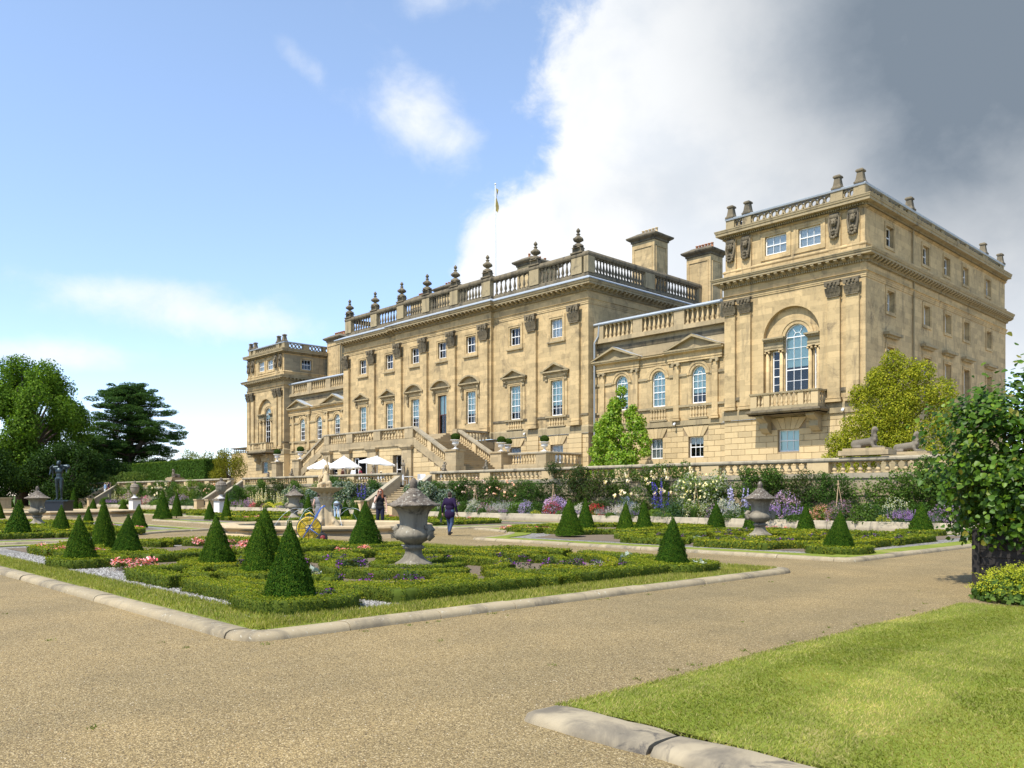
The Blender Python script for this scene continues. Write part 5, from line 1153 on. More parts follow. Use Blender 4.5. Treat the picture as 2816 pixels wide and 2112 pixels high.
V[:, 4, 0] = P[:, 0]+RNG.normal(0, .002, n); V[:, 4, 1] = P[:, 1]+RNG.normal(0, .002, n); V[:, 4, 2] = s*.85
F = (np.arange(n)[:, None, None]*5+np.array([(0, 1, 4), (1, 2, 4), (2, 3, 4), (3, 0, 4)])[None]).reshape(-1, 3)
gc = np.array([(.12, .09, .05), (.22, .16, .08), (.30, .22, .11), (.36, .275, .145), (.48, .40, .27), (.34, .21, .10)]); C = gc[RNG.choice(6, n, p=[.16, .24, .28, .2, .07, .05])]*RNG.uniform(.8, 1.2, (n, 1))
t = NT('pebble'); at_ = t.n('ShaderNodeAttribute'); at_.attribute_name = 'tint'; t.done(at_.outputs['Color'], .85, None, .25)
tag(add('gravel', np_mesh('gravel', V.reshape(-1, 3), F, False, np.repeat(C, 5, 0)), 'pebble'), 'loose tan stones on the gravel walk', kind='stuff')
n = 26000; P = np.c_[RNG.uniform(-24, -8.9, n), RNG.uniform(4.6, 6.6, n)]; P2 = np.c_[RNG.uniform(-9.8, -9.0, 9000), RNG.uniform(4.6, 15, 9000)]; P = np.r_[P, P2]; n = len(P)
s = RNG.uniform(.012, .03, n); a = RNG.uniform(0, 6.28, n); V = np.zeros((n, 5, 3))
for q in range(4): ang = a+q*math.pi/2+RNG.uniform(-.3, .3, n); rr = s*RNG.uniform(.7, 1.25, n); V[:, q, 0] = P[:, 0]+rr*np.cos(ang); V[:, q, 1] = P[:, 1]+rr*np.sin(ang); V[:, q, 2] = .063
V[:, 4, 0] = P[:, 0]; V[:, 4, 1] = P[:, 1]; V[:, 4, 2] = .065+s*.8
F = (np.arange(n)[:, None, None]*5+np.array([(0, 1, 4), (1, 2, 4), (2, 3, 4), (3, 0, 4)])[None]).reshape(-1, 3)
C = np.array([(.12, .112, .098), (.18, .17, .155), (.24, .23, .215), (.36, .35, .325)])[RNG.choice(4, n)]*RNG.uniform(.85, 1.15, (n, 1))
tag(add('gravel', np_mesh('gravel', V.reshape(-1, 3), F, True, np.repeat(C, 5, 0)), 'pebble'), 'pale pebbles scattered along the near hedges', kind='stuff')

# small weeds come up through the gravel
P = []
for x, y in [(random.uniform(-8, -4.3), random.uniform(4.5, 16)) for _ in range(9)]+[(random.uniform(-18, -5), random.uniform(1.5, 3.8)) for _ in range(8)]+[(-4.3+random.uniform(-.12, .05), random.uniform(4.5, 12.5)) for _ in range(16)]+[(-8.05+random.uniform(-.03, .1), random.uniform(4, 15.5)) for _ in range(14)]:
    k = random.randint(5, 18); q_ = random.uniform(.012, .03); P.append(np.c_[RNG.normal(x, q_, k), RNG.normal(y, q_, k), np.zeros(k)])
grass_blades('weeds', np.concatenate(P), .022, [(.12, .16, .03), (.16, .19, .04), (.2, .2, .07)], .7, .006, 'small weeds coming up through the gravel')
# ------------------------------------------------------------------ topiary
CN = [(-9.94, 5.43, .71, 1.09, 0), (-13.47, 6.76, .70, .98, 0), (-17.95, 9.12, .87, 1.18, 0), (-15.66, 6.98, .74, 1.05, 0), (-20.13, 6.82, .74, .99, 0), (-23.97, 7.48, .71, 1.35, 0), (-18.77, 5.41, .72, 1.03, 0), (-18.95, 12.54, 1.01, 1.28, 0),
      (-9.64, 13.45, .72, 1.02, 0), (-32.42, 7.37, .93, 1.27, 1), (-36.87, 9.90, .71, 1.04, 1), (-38.49, 13.48, .75, 1.04, 1), (-46.14, 13.67, .52, .87, 1), (-51.8, 19.6, 1.03, 1.75, 2), (-57.28, 22.6, .77, 1.72, 2), (-81.6, 22.9, .95, 2.1, 2), (-47.81, 20.82, .71, 1.11, 2), (-47.3, 21.6, .57, 1.64, 2),
      (-89.78, 29.98, .85, 1.0, 4), (-94.57, 28.49, .79, 1.12, 4), (-58.63, 12.3, .62, 1.2, 5), (-113.48, 25.11, .63, 1.1, 4), (-105.86, 24.36, .59, 1.04, 4), (-98.31, 28.32, .61, .81, 4), (-35.65, 20.33, .75, 1.48, 2), (-38.78, 25.09, .61, 1.08, 2), (-45.17, 28.42, .66, 1.22, 2), (-35.02, 28.1, .6, 1.1, 2),
      (-20.1, 21.94, .98, 1.32, 3), (-23.42, 26.54, .79, 1.31, 3), (-20.96, 26.14, .75, 1.18, 3), (-22.63, 29.54, .78, 1.21, 3), (-20.55, 32.0, .84, 1.15, 3), (-17.15, 29.14, .67, 1.08, 3), (-15.41, 30.19, .75, 1.09, 3), (-9.68, 20.73, .8, 1.04, 3), (-11.98, 32.4, .95, 1.17, 3)]
CL = ['clipped yew cone in the bed of purple flowers round the nearest lidded urn', 'clipped yew cone in the pink-flowered bed on the way to the bronze statue', 'clipped yew cone in the bed beyond the stone fountain', 'clipped yew cone in the bed below the balcony tower', 'small far yew cone near the pedestal vases', 'clipped yew cone beside the round basin of the bronze statue']
SPECIAL = {0: 'dark yew cone at the kerb corner with one purple spike at its foot', 7: 'broad yew cone standing before the hose reel and fountain rim', 8: 'yew cone with browned tip boxed in by a hedge at the kerb end', 6: 'yew cone at the front hedge beside a clump of pink flowers', 35: 'yew cone at the corner of the bed below the balcony tower', 36: 'yew cone beside the dark leafy lime and lavender'}
for i, (x, y, w, h, gidx) in enumerate(CN):
    dd = math.hypot(x, y); topiary(x, y, w*1.0, h, SPECIAL.get(i, CL[gidx]), 'clipped yew cones', (i % 2) if dd < 30 else 2)

# ------------------------------------------------------------------ bedding flowers
def mound_pts(rng, n, rx, ry, h, z0=0.0):
    a = rng.uniform(0, 2*math.pi, n); u = rng.uniform(0, 1, n); r = np.sqrt(1-u*u); k = rng.uniform(.72, 1.03, n)
    N = np.stack([r*np.cos(a), r*np.sin(a), u], 1); return np.stack([rx*N[:, 0]*k, ry*N[:, 1]*k, z0+h*N[:, 2]*k], 1), N
def flower_clump(seed, leafc, flc, n, fn, rx, h, ls, fs, head=9):
    rng = np.random.default_rng(seed); P, N = mound_pts(rng, n, rx, rx, h); parts = [leaves(P, N, ls, leafc, .8, .55, rng)]
    for k in range(fn):
        p, nn = mound_pts(rng, 1, rx*.85, rx*.85, h*1.12); c = p[0]; c[2] = max(c[2], h*.55)
        q = rng.normal(0, 1, (head, 3))*np.array([fs, fs, fs*.35]); parts.append(leaves(c+q, np.tile([0, 0, 1.], (head, 1)), fs*.9, flc, .5, .9, rng))
    V, F, C = join(parts); return np_mesh('plant', V, F, False, C)
HEL = [flower_clump(s, [(.05, .085, .03), (.035, .06, .03), (.07, .09, .035)], [(.24, .04, .42), (.34, .08, .56), (.16, .03, .30)], 70, 3, .13, .22, .05, .03) for s in (1, 2, 3)]
PNK = [flower_clump(s, [(.06, .11, .02), (.10, .07, .03)], [(.80, .22, .30), (.85, .42, .48), (.75, .12, .18), (.88, .62, .66)], 60, 7, .17, .17, .05, .042) for s in (4, 5, 6)]
SILV = [flower_clump(s, [(.30, .36, .34), (.22, .28, .26), (.4, .44, .42)], [(.3, .36, .34)], 46, 0, .15, .15, .12, .02) for s in (7,)]
def bedding(meshes, name, pts, label, grp, z=.12, mat='leaf'):
    for x, y in pts:
        o = add(name, random.choice(meshes), mat, None, (x, y, z), random.uniform(.75, 1.2), random.uniform(0, 6.28)); tag(o, label, 'flower', grp)
def around(c, rx, ry, n, seed):
    rr = random.Random(seed); return [(c[0]+rr.uniform(-rx, rx), c[1]+rr.uniform(-ry, ry)) for _ in range(n)]
pur = around((-12.9, 8.2), 2.6, 1.1, 13, 1)+around((-11.0, 11.8), .9, .9, 18, 2)+around((-14.6, 10.8), 1.4, 2.2, 8, 3)+around((-12.4, 13.0), 2.0, .7, 5, 4)+around((-10.8, 7.0), .8, .8, 3, 5)+[(-9.55, 5.75), (-12.1, 6.3)]
bedding(HEL, 'heliotrope', pur, 'purple heliotrope plant between low box hedges near the lidded urn', 'purple heliotrope plants')
bedding(HEL, 'heliotrope', around((-13.8, 22.2), 2.8, 1.0, 16, 6)+around((-11.4, 27.0), 1.5, 2.0, 12, 7)+around((-16.2, 25.6), 1.2, 2.5, 10, 8), 'purple heliotrope plant in the bed below the balcony tower', 'purple heliotrope plants')
bedding(PNK, 'pink_bedding_flower', around((-16.9, 5.9), .75, .28, 16, 9)+around((-22.3, 6.2), 1.2, .4, 22, 10)+around((-19.6, 9.4), .9, .5, 10, 11)+around((-17.2, 11.2), .6, .6, 8, 12)+around((-22.5, 10.2), 1.2, .6, 14, 13), 'pink bedding flower between low box hedges and yew cones', 'pink bedding flowers')
bedding(PNK, 'pink_bedding_flower', around((-36, 6.6), 3.5, .5, 18, 14)+around((-40, 12), 5, .8, 16, 15)+around((-46, 23.5), 4, .6, 18, 16)+around((-36, 22.8), 2, .5, 10, 17)+around((-24.3, 23.6), 1.4, .5, 12, 18)+around((-17.4, 31.4), 1.2, .3, 9, 19)+around((-40, 30.6), 5, .6, 22, 20), 'pink bedding flower in the beds round the fountain', 'pink bedding flowers')
bedding(SILV, 'silver_foliage_plant', [(-9.3, 14.1), (-9.1, 13.6), (-10.6, 12.4), (-13.0, 7.5), (-13.2, 20.9), (-14.9, 22.1), (-10.2, 21.3), (-11.4, 14.3)], 'silvery foliage plant tucked between box hedges', 'silver foliage plants')

# ------------------------------------------------------------------ long border
def m_mound(seed, rx, h, lc, ls=.09, n=1300, fc=None, fn=0, fs=.03, head=6, asp=.5):
    rng = np.random.default_rng(seed); P, N = mound_pts(rng, n, rx, rx*.9, h); lum = .12*np.sin(N[:, :1]*7+seed)*np.sin(N[:, 1:2]*6); P = P*(1+lum); parts = [leaves(P, N, ls, lc, .8, asp, rng, .2)]
    if fc:
        p, nn = mound_pts(rng, int(fn*1.9), rx*1.04, rx*.94, h*1.1)
        for c in p: q = rng.normal(0, 1, (head, 3))*fs*.8; parts.append(leaves(c+q, np.tile([0, -.6, 1.], (head, 1)), fs, fc, .6, .9, rng))
    V, F, C = join(parts); return np_mesh('plant', V, F, False, C)
def m_spikes(seed, rx, h, lc, fc, k=46, base=.45, ls=.05, sp=.02, thick=.022, n=500):
    rng = np.random.default_rng(seed); P, N = mound_pts(rng, n, rx*.85, rx*.75, h*base); parts = [leaves(P, N, ls, lc, .7, .35, rng, .3)]
    for i in range(k):
        a = rng.uniform(0, 6.28); r = rx*math.sqrt(rng.uniform(0, 1)); hh = h*rng.uniform(.75, 1.08)*(1-.25*(r/rx)**2); m = max(6, int(hh*(1-base*.6)/sp)); t = rng.uniform(.0, 1, m)
        lean = .3*r/rx; z = h*base*.7+t*(hh-h*base*.7); c = np.stack([(r+lean*z*.5)*math.cos(a)+rng.normal(0, thick, m)*(1.1-t), (r+lean*z*.5)*math.sin(a)+rng.normal(0, thick, m)*(1.1-t), z], 1)
        parts.append(leaves(c, np.tile([0, -.5, .6], (m, 1)), thick*1.5, fc, .9, .8, rng))
    V, F, C = join(parts); return np_mesh('plant', V, F, False, C)
def m_strap(seed, rx, h, lc, k=90, fc=None):
    rng = np.random.default_rng(seed); V = []; F = []; C = []
    for i in range(k):
        a = rng.uniform(0, 6.28); r = rx*.35*math.sqrt(rng.uniform(0, 1)); out = rx*rng.uniform(.2, .9); hh = h*rng.uniform(.6, 1.1); w = .018; q = len(V); sd = np.array([-math.sin(a), math.cos(a), 0])*w; col = np.array(lc[rng.integers(len(lc))])*rng.uniform(.8, 1.2)
        for t in (0, .4, .75, 1):
            c = np.array([(r+out*t*t)*math.cos(a), (r+out*t*t)*math.sin(a), hh*(t-.25*t*t*t)]); ww = 1-t*.85; V += [c-sd*ww, c+sd*ww]; C += [col, col]
        F += [(q+2*j, q+2*j+1, q+2*j+3, q+2*j+2) for j in range(3)]
    return np_mesh('plant', np.array(V), np.array(F), False, np.array(C))
def m_climber(seed, rx, ry, h, lc, fc=None, fn=0, fs=.07, ls=.11, n=5200):
    """loose shrub trained on the wall: many small clumps"""
    rng = np.random.default_rng(seed); parts = []; k = 34
    for i in range(k):
        c = np.array([rng.uniform(-rx, rx), rng.uniform(-ry, ry), h*rng.uniform(.08, 1)**.8]); s = rng.uniform(.30, .55)*min(1, h/2.2); m = n//k; P, N = mound_pts(rng, m, s*1.2, s*.8, s); sgn = rng.choice([-1, 1], m); N[:, 2] *= sgn; P[:, 2] = s*N[:, 2]*rng.uniform(.6, 1, m); parts.append(leaves(P+c, N+[0, -.3, .3], ls, lc, .7, .55, rng))
    for i in range(fn):
        c = np.array([rng.uniform(-rx, rx), -ry*rng.uniform(.6, 1.5), h*rng.uniform(.45, 1.05)]); q = rng.normal(0, 1, (14, 3))*fs*.45; parts.append(leaves(c+q, q+[0, -.05, .03], fs*.95, fc, .4, .95, rng))
    V, F, C = join(parts); return np_mesh('plant', V, F, False, C)
G1 = [(.06, .12, .022), (.045, .095, .018), (.085, .145, .03), (.035, .07, .015)]; G2 = [(.10, .17, .03), (.14, .21, .035), (.075, .13, .022)]; GS = [(.24, .29, .25), (.17, .215, .18), (.32, .36, .31)]; GB2 = [(.05, .10, .06), (.08, .14, .09), (.04, .075, .05)]; GD2 = [(.03, .06, .016), (.05, .085, .02), (.055, .06, .025)]
TPL = {
 'green': (m_mound(1, .62, .62, G1), 'green_mound_plant', 'rounded green leafy mound in the long border'),
 'fresh': (m_mound(2, .55, .5, G2, .09), 'fresh_green_plant', 'fresh bright green leafy plant in the long border'),
 'bluegreen': (m_mound(3, .7, .7, GB2, .06, 1100, asp=.3), 'blue_green_plant', 'feathery blue-green mound in the long border'),
 'dark': (m_mound(4, .5, .7, GD2, .08), 'dark_leaved_plant', 'dark-leaved plant in the long border'),
 'red': (m_mound(5, .58, .62, G1, .06, 500, [(.55, .02, .05), (.62, .05, .10), (.42, .015, .04)], 120, .035), 'red_flower_clump', 'clump of crimson red flowers in the long border'),
 'white': (m_mound(6, .62, .75, G1, .06, 500, [(.8, .8, .74), (.75, .74, .66), (.82, .78, .5)], 130, .035), 'white_daisy_clump', 'clump of white daisies in the long border'),
 'silver': (m_spikes(7, .62, .72, GS, [(.50, .44, .50), (.42, .42, .42), (.55, .52, .56)], 60), 'silver_spike_plant', "silvery woolly plant with pale spikes in the long border"),
 'silverwhite': (m_mound(8, .6, .7, GS, .05, 700, [(.74, .73, .74), (.66, .6, .68)], 110, .035), 'silver_white_plant', 'silvery mound dotted with white flowers in the long border'),
 'lavender': (m_spikes(9, .85, .62, GB2, [(.26, .16, .42), (.33, .22, .50), (.20, .12, .34)], 110, .5), 'lavender_clump', 'spreading lavender-purple clump in the long border'),
 'lilac': (m_mound(10, .55, .8, G1, .06, 500, [(.46, .32, .62), (.38, .27, .56), (.56, .42, .66)], 110, .045), 'lilac_flower_clump', 'clump of lilac flowers in the long border'),
 'salmon': (m_mound(11, .6, .62, G2, .07, 500, [(.68, .28, .22), (.72, .40, .36)], 80, .04), 'salmon_flower_clump', 'clump of salmon pink flowers in the long border'),
 'mauve': (m_mound(12, .62, .7, GB2, .05, 600, [(.42, .24, .40), (.36, .22, .42)], 120, .03), 'mauve_flower_clump', 'mauve-flowered mound in the long border'),
 'delph': (m_spikes(13, .28, 1.55, G1, [(.08, .07, .40), (.13, .10, .5), (.22, .2, .55)], 7, .35, .09, .02, .05, 260), 'blue_delphinium', 'tall blue delphinium spires in the long border'),
 'palespire': (m_spikes(14, .4, 1.4, G1, [(.40, .36, .66), (.5, .46, .7)], 8, .35, .09, .02, .05, 300), 'pale_delphinium', 'tall pale blue delphinium spires in the long border'),
 'cream': (m_spikes(15, .45, 1.3, G2, [(.62, .56, .33), (.66, .62, .45)], 10, .4, .08, .02, .04, 300), 'cream_spire_plant', 'plant with cream flower spires in the long border'),
 'strap': (m_strap(16, .5, .8, G1), 'iris_clump', 'upright sword-leaved clump in the long border'),
 'yellow': (m_mound(17, .5, .42, G2, .06, 400, [(.60, .58, .05), (.66, .62, .10)], 110, .035), 'yellow_flower_clump', 'low acid-yellow flower clump in the long border'),
 'agap': (m_mound(18, .5, .8, G1, .07, 450, [(.22, .28, .62), (.30, .36, .68)], 60, .05), 'blue_flower_clump', 'clump of clear blue flowers in the long border'),
 'pink': (m_mound(19, .5, .6, G1, .06, 450, [(.66, .12, .30), (.7, .25, .4)], 100, .04), 'bright_pink_clump', 'clump of bright pink flowers in the long border'),
 'c_green': (m_climber(21, 1.7, .45, 2.5, G1), 'wall_shrub', 'loose green shrub trained against the terrace wall'),
 'c_dark': (m_climber(22, 1.8, .5, 2.9, GD2), 'dark_wall_shrub', 'dark green shrub climbing over the terrace balustrade'),
 'c_fresh': (m_climber(23, 1.7, .45, 2.4, G2, ls=.11), 'bright_wall_shrub', 'bright green broad-leaved shrub on the terrace wall'),
 'c_white': (m_climber(24, 1.9, .4, 2.75, G1, [(.82, .74, .66), (.85, .78, .72)], 13, .12), 'white_climbing_rose', 'climbing rose with large white blooms on the terrace wall'),
 'c_pink': (m_climber(25, 1.9, .4, 2.5, GD2+G1, [(.80, .52, .46), (.84, .62, .56)], 18, .10), 'pink_climbing_rose', 'climbing rose with pale pink blooms on the terrace wall'),
 'c_cream': (m_climber(26, 1.3, .45, 1.9, G2+GS, [(.78, .76, .52), (.8, .78, .62)], 34, .06), 'cream_rose_bush', 'bush rose with many small cream blooms in the long border'),
 'c_silver': (m_climber(27, 1.1, .5, 1.7, GS+GB2, ls=.13), 'silver_thistle', 'tall silvery thistle-leaved plant in the long border'),
 'c_hydr': (m_climber(28, 1.9, .6, 1.9, G1, [(.84, .84, .84), (.8, .8, .76)], 120, .2), 'white_hydrangea', 'broad shrub covered in white blossom near the far steps'),
}
def plant(kind, x, y, s=1.0, z=.32):
    me, nm, lab = TPL[kind]; o = add(nm, me, 'leaf', None, (x, y, z), (s*random.uniform(.92, 1.08), s*random.uniform(.9, 1.05), s*random.uniform(.92, 1.1)), random.uniform(0, 6.28) if not kind.startswith('c_') else random.choice((0, math.pi))*0+random.uniform(-.1, .1))
    tag(o, lab, 'plant', 'plants of the long border'); return o
fr = [('red', -35.2, 1.05), ('red', -31.6, .95), ('lavender', -20.0, 1.15), ('lavender', -14.0, .9), ('mauve', -12.6, 1), ('lilac', -37.4, .85), ('silverwhite', -42.3, 1.0), ('mauve', -41.4, .8), ('silver', -40.2, 1), ('silver', -39.1, .95), ('silver', -29.2, 1.0), ('silver', -30.2, .8), ('silverwhite', -22.9, 1.1), ('mauve', -23.6, .8), ('salmon', -18.1, 1), ('mauve', -17.0, 1.05), ('lavender', -76.9, 1.1), ('mauve', -75.3, 1), ('pink', -74.3, .8), ('lavender', -113, 1.2), ('lavender', -125.6, 1.2), ('salmon', -127, 1.2), ('pink', -102.6, 1.5), ('silver', -100.8, 1.3), ('yellow', -69.6, 1.1), ('yellow', -71.4, 1), ('green', -43.9, .8), ('silver', -45.4, .9), ('fresh', -46.6, .8), ('lilac', -44.4, .8), ('green', -38.3, .8), ('yellow', -36.4, .6), ('green', -33.4, .7), ('silverwhite', -32.7, .8), ('bluegreen', -26.2, 1.15), ('fresh', -27.4, .75), ('green', -28.3, .8), ('strap', -25.0, .9), ('green', -21.4, .7), ('green', -16.0, 1.0), ('yellow', -15.1, .6), ('bluegreen', -14.7, .95), ('fresh', -13.2, .7), ('green', -11.4, 1), ('green', -10, 1), ('dark', -34.2, .6), ('mauve', -30.9, .6), ('green', -47.8, .8), ('green', -49, .8),
      ('green', -56.2, .9), ('silver', -57.5, 1), ('fresh', -59.2, 1), ('green', -61, 1), ('mauve', -63, 1), ('green', -65, 1.1), ('bluegreen', -67.3, 1), ('dark', -73, .9), ('green', -78.6, 1), ('fresh', -80.2, .9), ('green', -86.5, 1.1), ('bluegreen', -88.8, 1.1), ('green', -91, 1.2), ('lilac', -93.6, 1.2), ('green', -96, 1.1), ('fresh', -98.4, 1.2), ('green', -104.5, 1.2), ('cream', -107, 1.2), ('fresh', -109.5, 1.2), ('green', -116, 1.2)]
for k, x, s in fr: plant(k, x, random.uniform(36.5, 36.85), s*1.22)
md = [('lilac', -20.3, 1.5), ('white', -24.4, 1.25), ('white', -25.4, 1.1), ('white', -15.0, 1.2), ('white', -16.0, .9), ('delph', -27.6, 1.15), ('palespire', -22.9, 1.15), ('palespire', -21.9, 1.0), ('agap', -30.3, 1.1), ('agap', -29.6, .8), ('delph', -57.0, 1.2), ('green', -39.4, 1.1), ('strap', -37, 1.1), ('green', -32.4, 1.1), ('dark', -28.7, 1.2), ('fresh', -24.0, 1.0), ('green', -18.9, 1.1), ('fresh', -17.4, 1.2), ('green', -15.8, 1.3), ('cream', -74.4, 1.2), ('lilac', -111, 1.6), ('green', -134, 1.6), ('cream', -71.0, 1.1), ('green', -80.7, 1.2), ('lilac', -94, 1.4), ('green', -100.5, 1.3), ('green', -67.4, 1.2), ('c_silver', -64.3, 1.0), ('c_silver', -60.3, 1.1), ('c_silver', -69.0, .9), ('lilac', -35.2, 1.2), ('lilac', -35.8, 1.3), ('fresh', -38.6, 1.5), ('green', -42.6, 1.2), ('green', -44.2, 1.2), ('bluegreen', -46, 1.3), ('green', -26.4, 1.2), ('strap', -33.6, 1.2), ('strap', -28, 1.1), ('dark', -31.4, .9), ('green', -40.6, 1), ('c_cream', -24.9, .95), ('strap', -26.8, 1.0), ('green', -13.8, 1.2), ('green', -12.2, 1.3), ('green', -22.2, 1.0), ('green', -19.8, 1.1), ('green', -56.5, 1.3), ('bluegreen', -58.8, 1.3), ('green', -62.4, 1.3), ('green', -66, 1.3), ('green', -72.4, 1.2), ('fresh', -78, 1.2), ('green', -87.6, 1.4), ('green', -90.2, 1.4), ('fresh', -96.7, 1.4), ('green', -106, 1.4), ('white', -104, 1.3), ('green', -48.2, 1.2), ('c_silver', -47.0, .8)]
for k, x, s in md: plant(k, x, random.uniform(37.3, 37.8), s*1.12)
bk_ = [('c_dark', -35.6, 1.08), ('c_dark', -33.6, 1.0), ('c_white', -30.4, 1.03), ('c_white', -27.6, 1.0), ('c_pink', -44.2, .98), ('c_pink', -41.2, .86), ('c_green', -38.9, .9), ('c_green', -25.2, .72), ('c_green', -22.6, 1.06), ('c_dark', -20.6, .84), ('c_green', -18.6, .86), ('c_fresh', -15.6, .92), ('c_green', -13.6, 1.2), ('c_fresh', -12.4, 1.15), ('c_green', -10.8, 1.2), ('c_silver', -47.4, 1.0), ('c_green', -46.8, .8), ('c_green', -57.2, 1.0), ('c_dark', -60, .9), ('c_green', -63.2, 1.05), ('c_fresh', -66.6, .95), ('c_green', -70, 1.0), ('c_dark', -73.2, 1.0), ('c_green', -76.6, 1.0), ('c_fresh', -79.6, .9), ('c_pink', -87.0, 1.0), ('c_green', -90.8, 1.0), ('c_fresh', -94.6, 1.1), ('c_green', -98.4, 1.0), ('c_white', -102, 1.0), ('c_green', -105.8, 1.0), ('c_green', -110, 1.1), ('c_fresh', -114, 1.0), ('c_hydr', -124.8, 1.0), ('c_hydr', -128.4, 1.05), ('c_hydr', -132, 1.0), ('c_dark', -137, 1.2), ('c_dark', -117.6, .9)]
for k, x, s in bk_: plant(k, x, 38.5, s*.98)
for k, x, y, s in (('c_silver', -48.9, 37.0, 1.25), ('bluegreen', -49.3, 36.6, 1.3), ('c_green', -48.6, 38.3, .85), ('c_silver', -56.0, 38.2, 1.1), ('fresh', -56.0, 36.7, 1.2), ('c_green', -87.0, 38.3, .9), ('c_green', -80.2, 37.6, .8)): plant(k, x, y, s)
for i in range(46): plant(random.choice(('green', 'green', 'fresh', 'bluegreen', 'dark', 'strap')), random.uniform(-49, -9), random.uniform(37.2, 38.4), random.uniform(.9, 1.5))
for i in range(30): plant(random.choice(('green', 'fresh', 'bluegreen', 'strap', 'cream')), random.choice((random.uniform(-80.5, -57), random.uniform(-117, -86.5))), random.uniform(36.8, 38.4), random.uniform(1.1, 1.7))
for i in range(44): plant(random.choice(('green', 'fresh', 'bluegreen', 'silver', 'lavender', 'green', 'mauve')), random.choice((random.uniform(-49, -9), random.uniform(-49, -9), random.uniform(-80.5, -57))), random.uniform(36.22, 36.4), random.uniform(.5, .75))
plain('cane', (.42, .30, .17), .8, .2)
for x, y in ((-17.5, 37.4), (-25.2, 37.3), (-35.6, 37.3), (-43.2, 37.5), (-95.5, 37.8)):
    r = thing('cane_tripod', 'tall tripod of pale bamboo canes tied at the top in the long border', 'plant support', (x, y, .3), group='cane tripods')
    for a in range(3): m = MB(); t = a*2.094+.5; m.tube([(.3*math.cos(t), .3*math.sin(t), 0), (-.03*math.cos(t), -.03*math.sin(t), 1.95)], .016, 6); add('cane', m.mesh('cane'), 'cane', r, local=True)
    m = MB(); m.lathe([(.05, 1.72), (.05, 1.8)], (0, 0, 0), 8); add('tie', m.mesh('tie'), 'cane', r, local=True)

# ------------------------------------------------------------------ trees
def clump(rng, c, s, n, ls, pal, flat=1.0, asp=.55, up=.25, w=None):
    N = rng.normal(0, 1, (n, 3)); N /= np.linalg.norm(N, axis=1, keepdims=True); rad = rng.uniform(.55, 1.05, n)[:, None]
    P = np.asarray(c)+N*rad*np.array([s, s, s*flat]); return leaves(P, N+[0, 0, up], ls, pal, .65, asp, rng, w=w)
def tree(name, label, cat, loc, trunk, clumps, ls, pal, bark='bark', mat='leaf', seed=1, group=None, flat=1.0, asp=.55, dens=1.0):
    """trunk: (height to fork, radius, (lean x, y)); clumps: (x, y, z, size) relative to the base, each carried by a limb"""
    rng = np.random.default_rng(seed); r = thing(name, label, cat, loc, group=group); th, tr, ln = trunk
    m = MB(); m.tube([(0, 0, -.1), (ln[0]*.3, ln[1]*.3, th*.5), (ln[0], ln[1], th)], [tr*1.25, tr*.95, tr*.75], 10)
    for i, (x, y, z, s) in enumerate(clumps):
        if i % 2 == 0 or len(clumps) < 14: m.tube([(ln[0], ln[1], th*.92), (ln[0]+(x-ln[0])*.45, ln[1]+(y-ln[1])*.45, th+(z-th)*.55), (x, y, z)], [tr*.42, tr*.25, tr*.07], 6)
    add('trunk', m.mesh('trunk', True), bark, r, local=True)
    parts = []
    for x, y, z, s in clumps: parts.append(clump(rng, (x, y, z), s, max(30, int(dens*s*s*13/(ls*ls)*1.1)), ls, pal, flat, asp))
    V, F, C = join(parts); add('crown', np_mesh('crown', V, F, False, C), mat, r, local=True); return r
def envelope(rng, n, rx, ry, z0, z1, s0, s1, shape=1.0):
    out = []
    for i in range(n):
        u = rng.uniform(-1, 1); a = rng.uniform(0, 6.28); k = rng.uniform(.55, .95); rr = math.sqrt(max(0, 1-abs(u)**2.2)); out.append((rx*rr*k*math.cos(a), ry*rr*k*math.sin(a), (z0+z1)/2+(z1-z0)/2*u*.9, rng.uniform(s0, s1)))
    return out
rg = np.random.default_rng(5)
LG = [(.095, .18, .02), (.07, .14, .016), (.13, .22, .028), (.05, .10, .013)]
tree('broadleaf_tree', 'huge spreading broadleaf tree behind the bronze statue', 'tree', (-138, 31.8, 0), (6, .75, (.6, .3)), envelope(rg, 90, 8.6, 8.6, 3.2, 21.4, 1.5, 2.5), .36, LG, seed=2, dens=2.0)
for i, (x, y, h, rx, lab) in enumerate(((-126, 24, 7.5, 5, 'dark shrubby tree behind the statue basin'), (-140, 43, 7.5, 5, 'dark leafy tree between the great broadleaf tree and the cedar'), (-150, 22, 17, 9.0, 'tall dark tree at the garden edge beside the great broadleaf tree'), (-122, 13, 7, 5, 'dark low tree beyond the far flower beds'), (-126, 34.5, 8, 5, 'dark evergreen below the great broadleaf tree'), (-150, 38, 15, 8, 'dark tree behind the great broadleaf trunk'), (-170, 60, 6, 8, 'dark tree under the lowest cedar boughs'), (-130, 4, 8, 6, 'dark tree at the far end of the front walk'), (-165, 46, 8, 7, 'dark tree filling the gap below the cedar'))):
    tree('dark_tree', lab, 'tree', (x, y, 0), (h*.3, .35, (.2, .1)), envelope(rg, 34, rx, rx*.9, .2, h, 1.4, 2.3), .32, [(.026, .056, .012), (.02, .045, .009), (.045, .082, .016)], seed=10+i, dens=1.2)
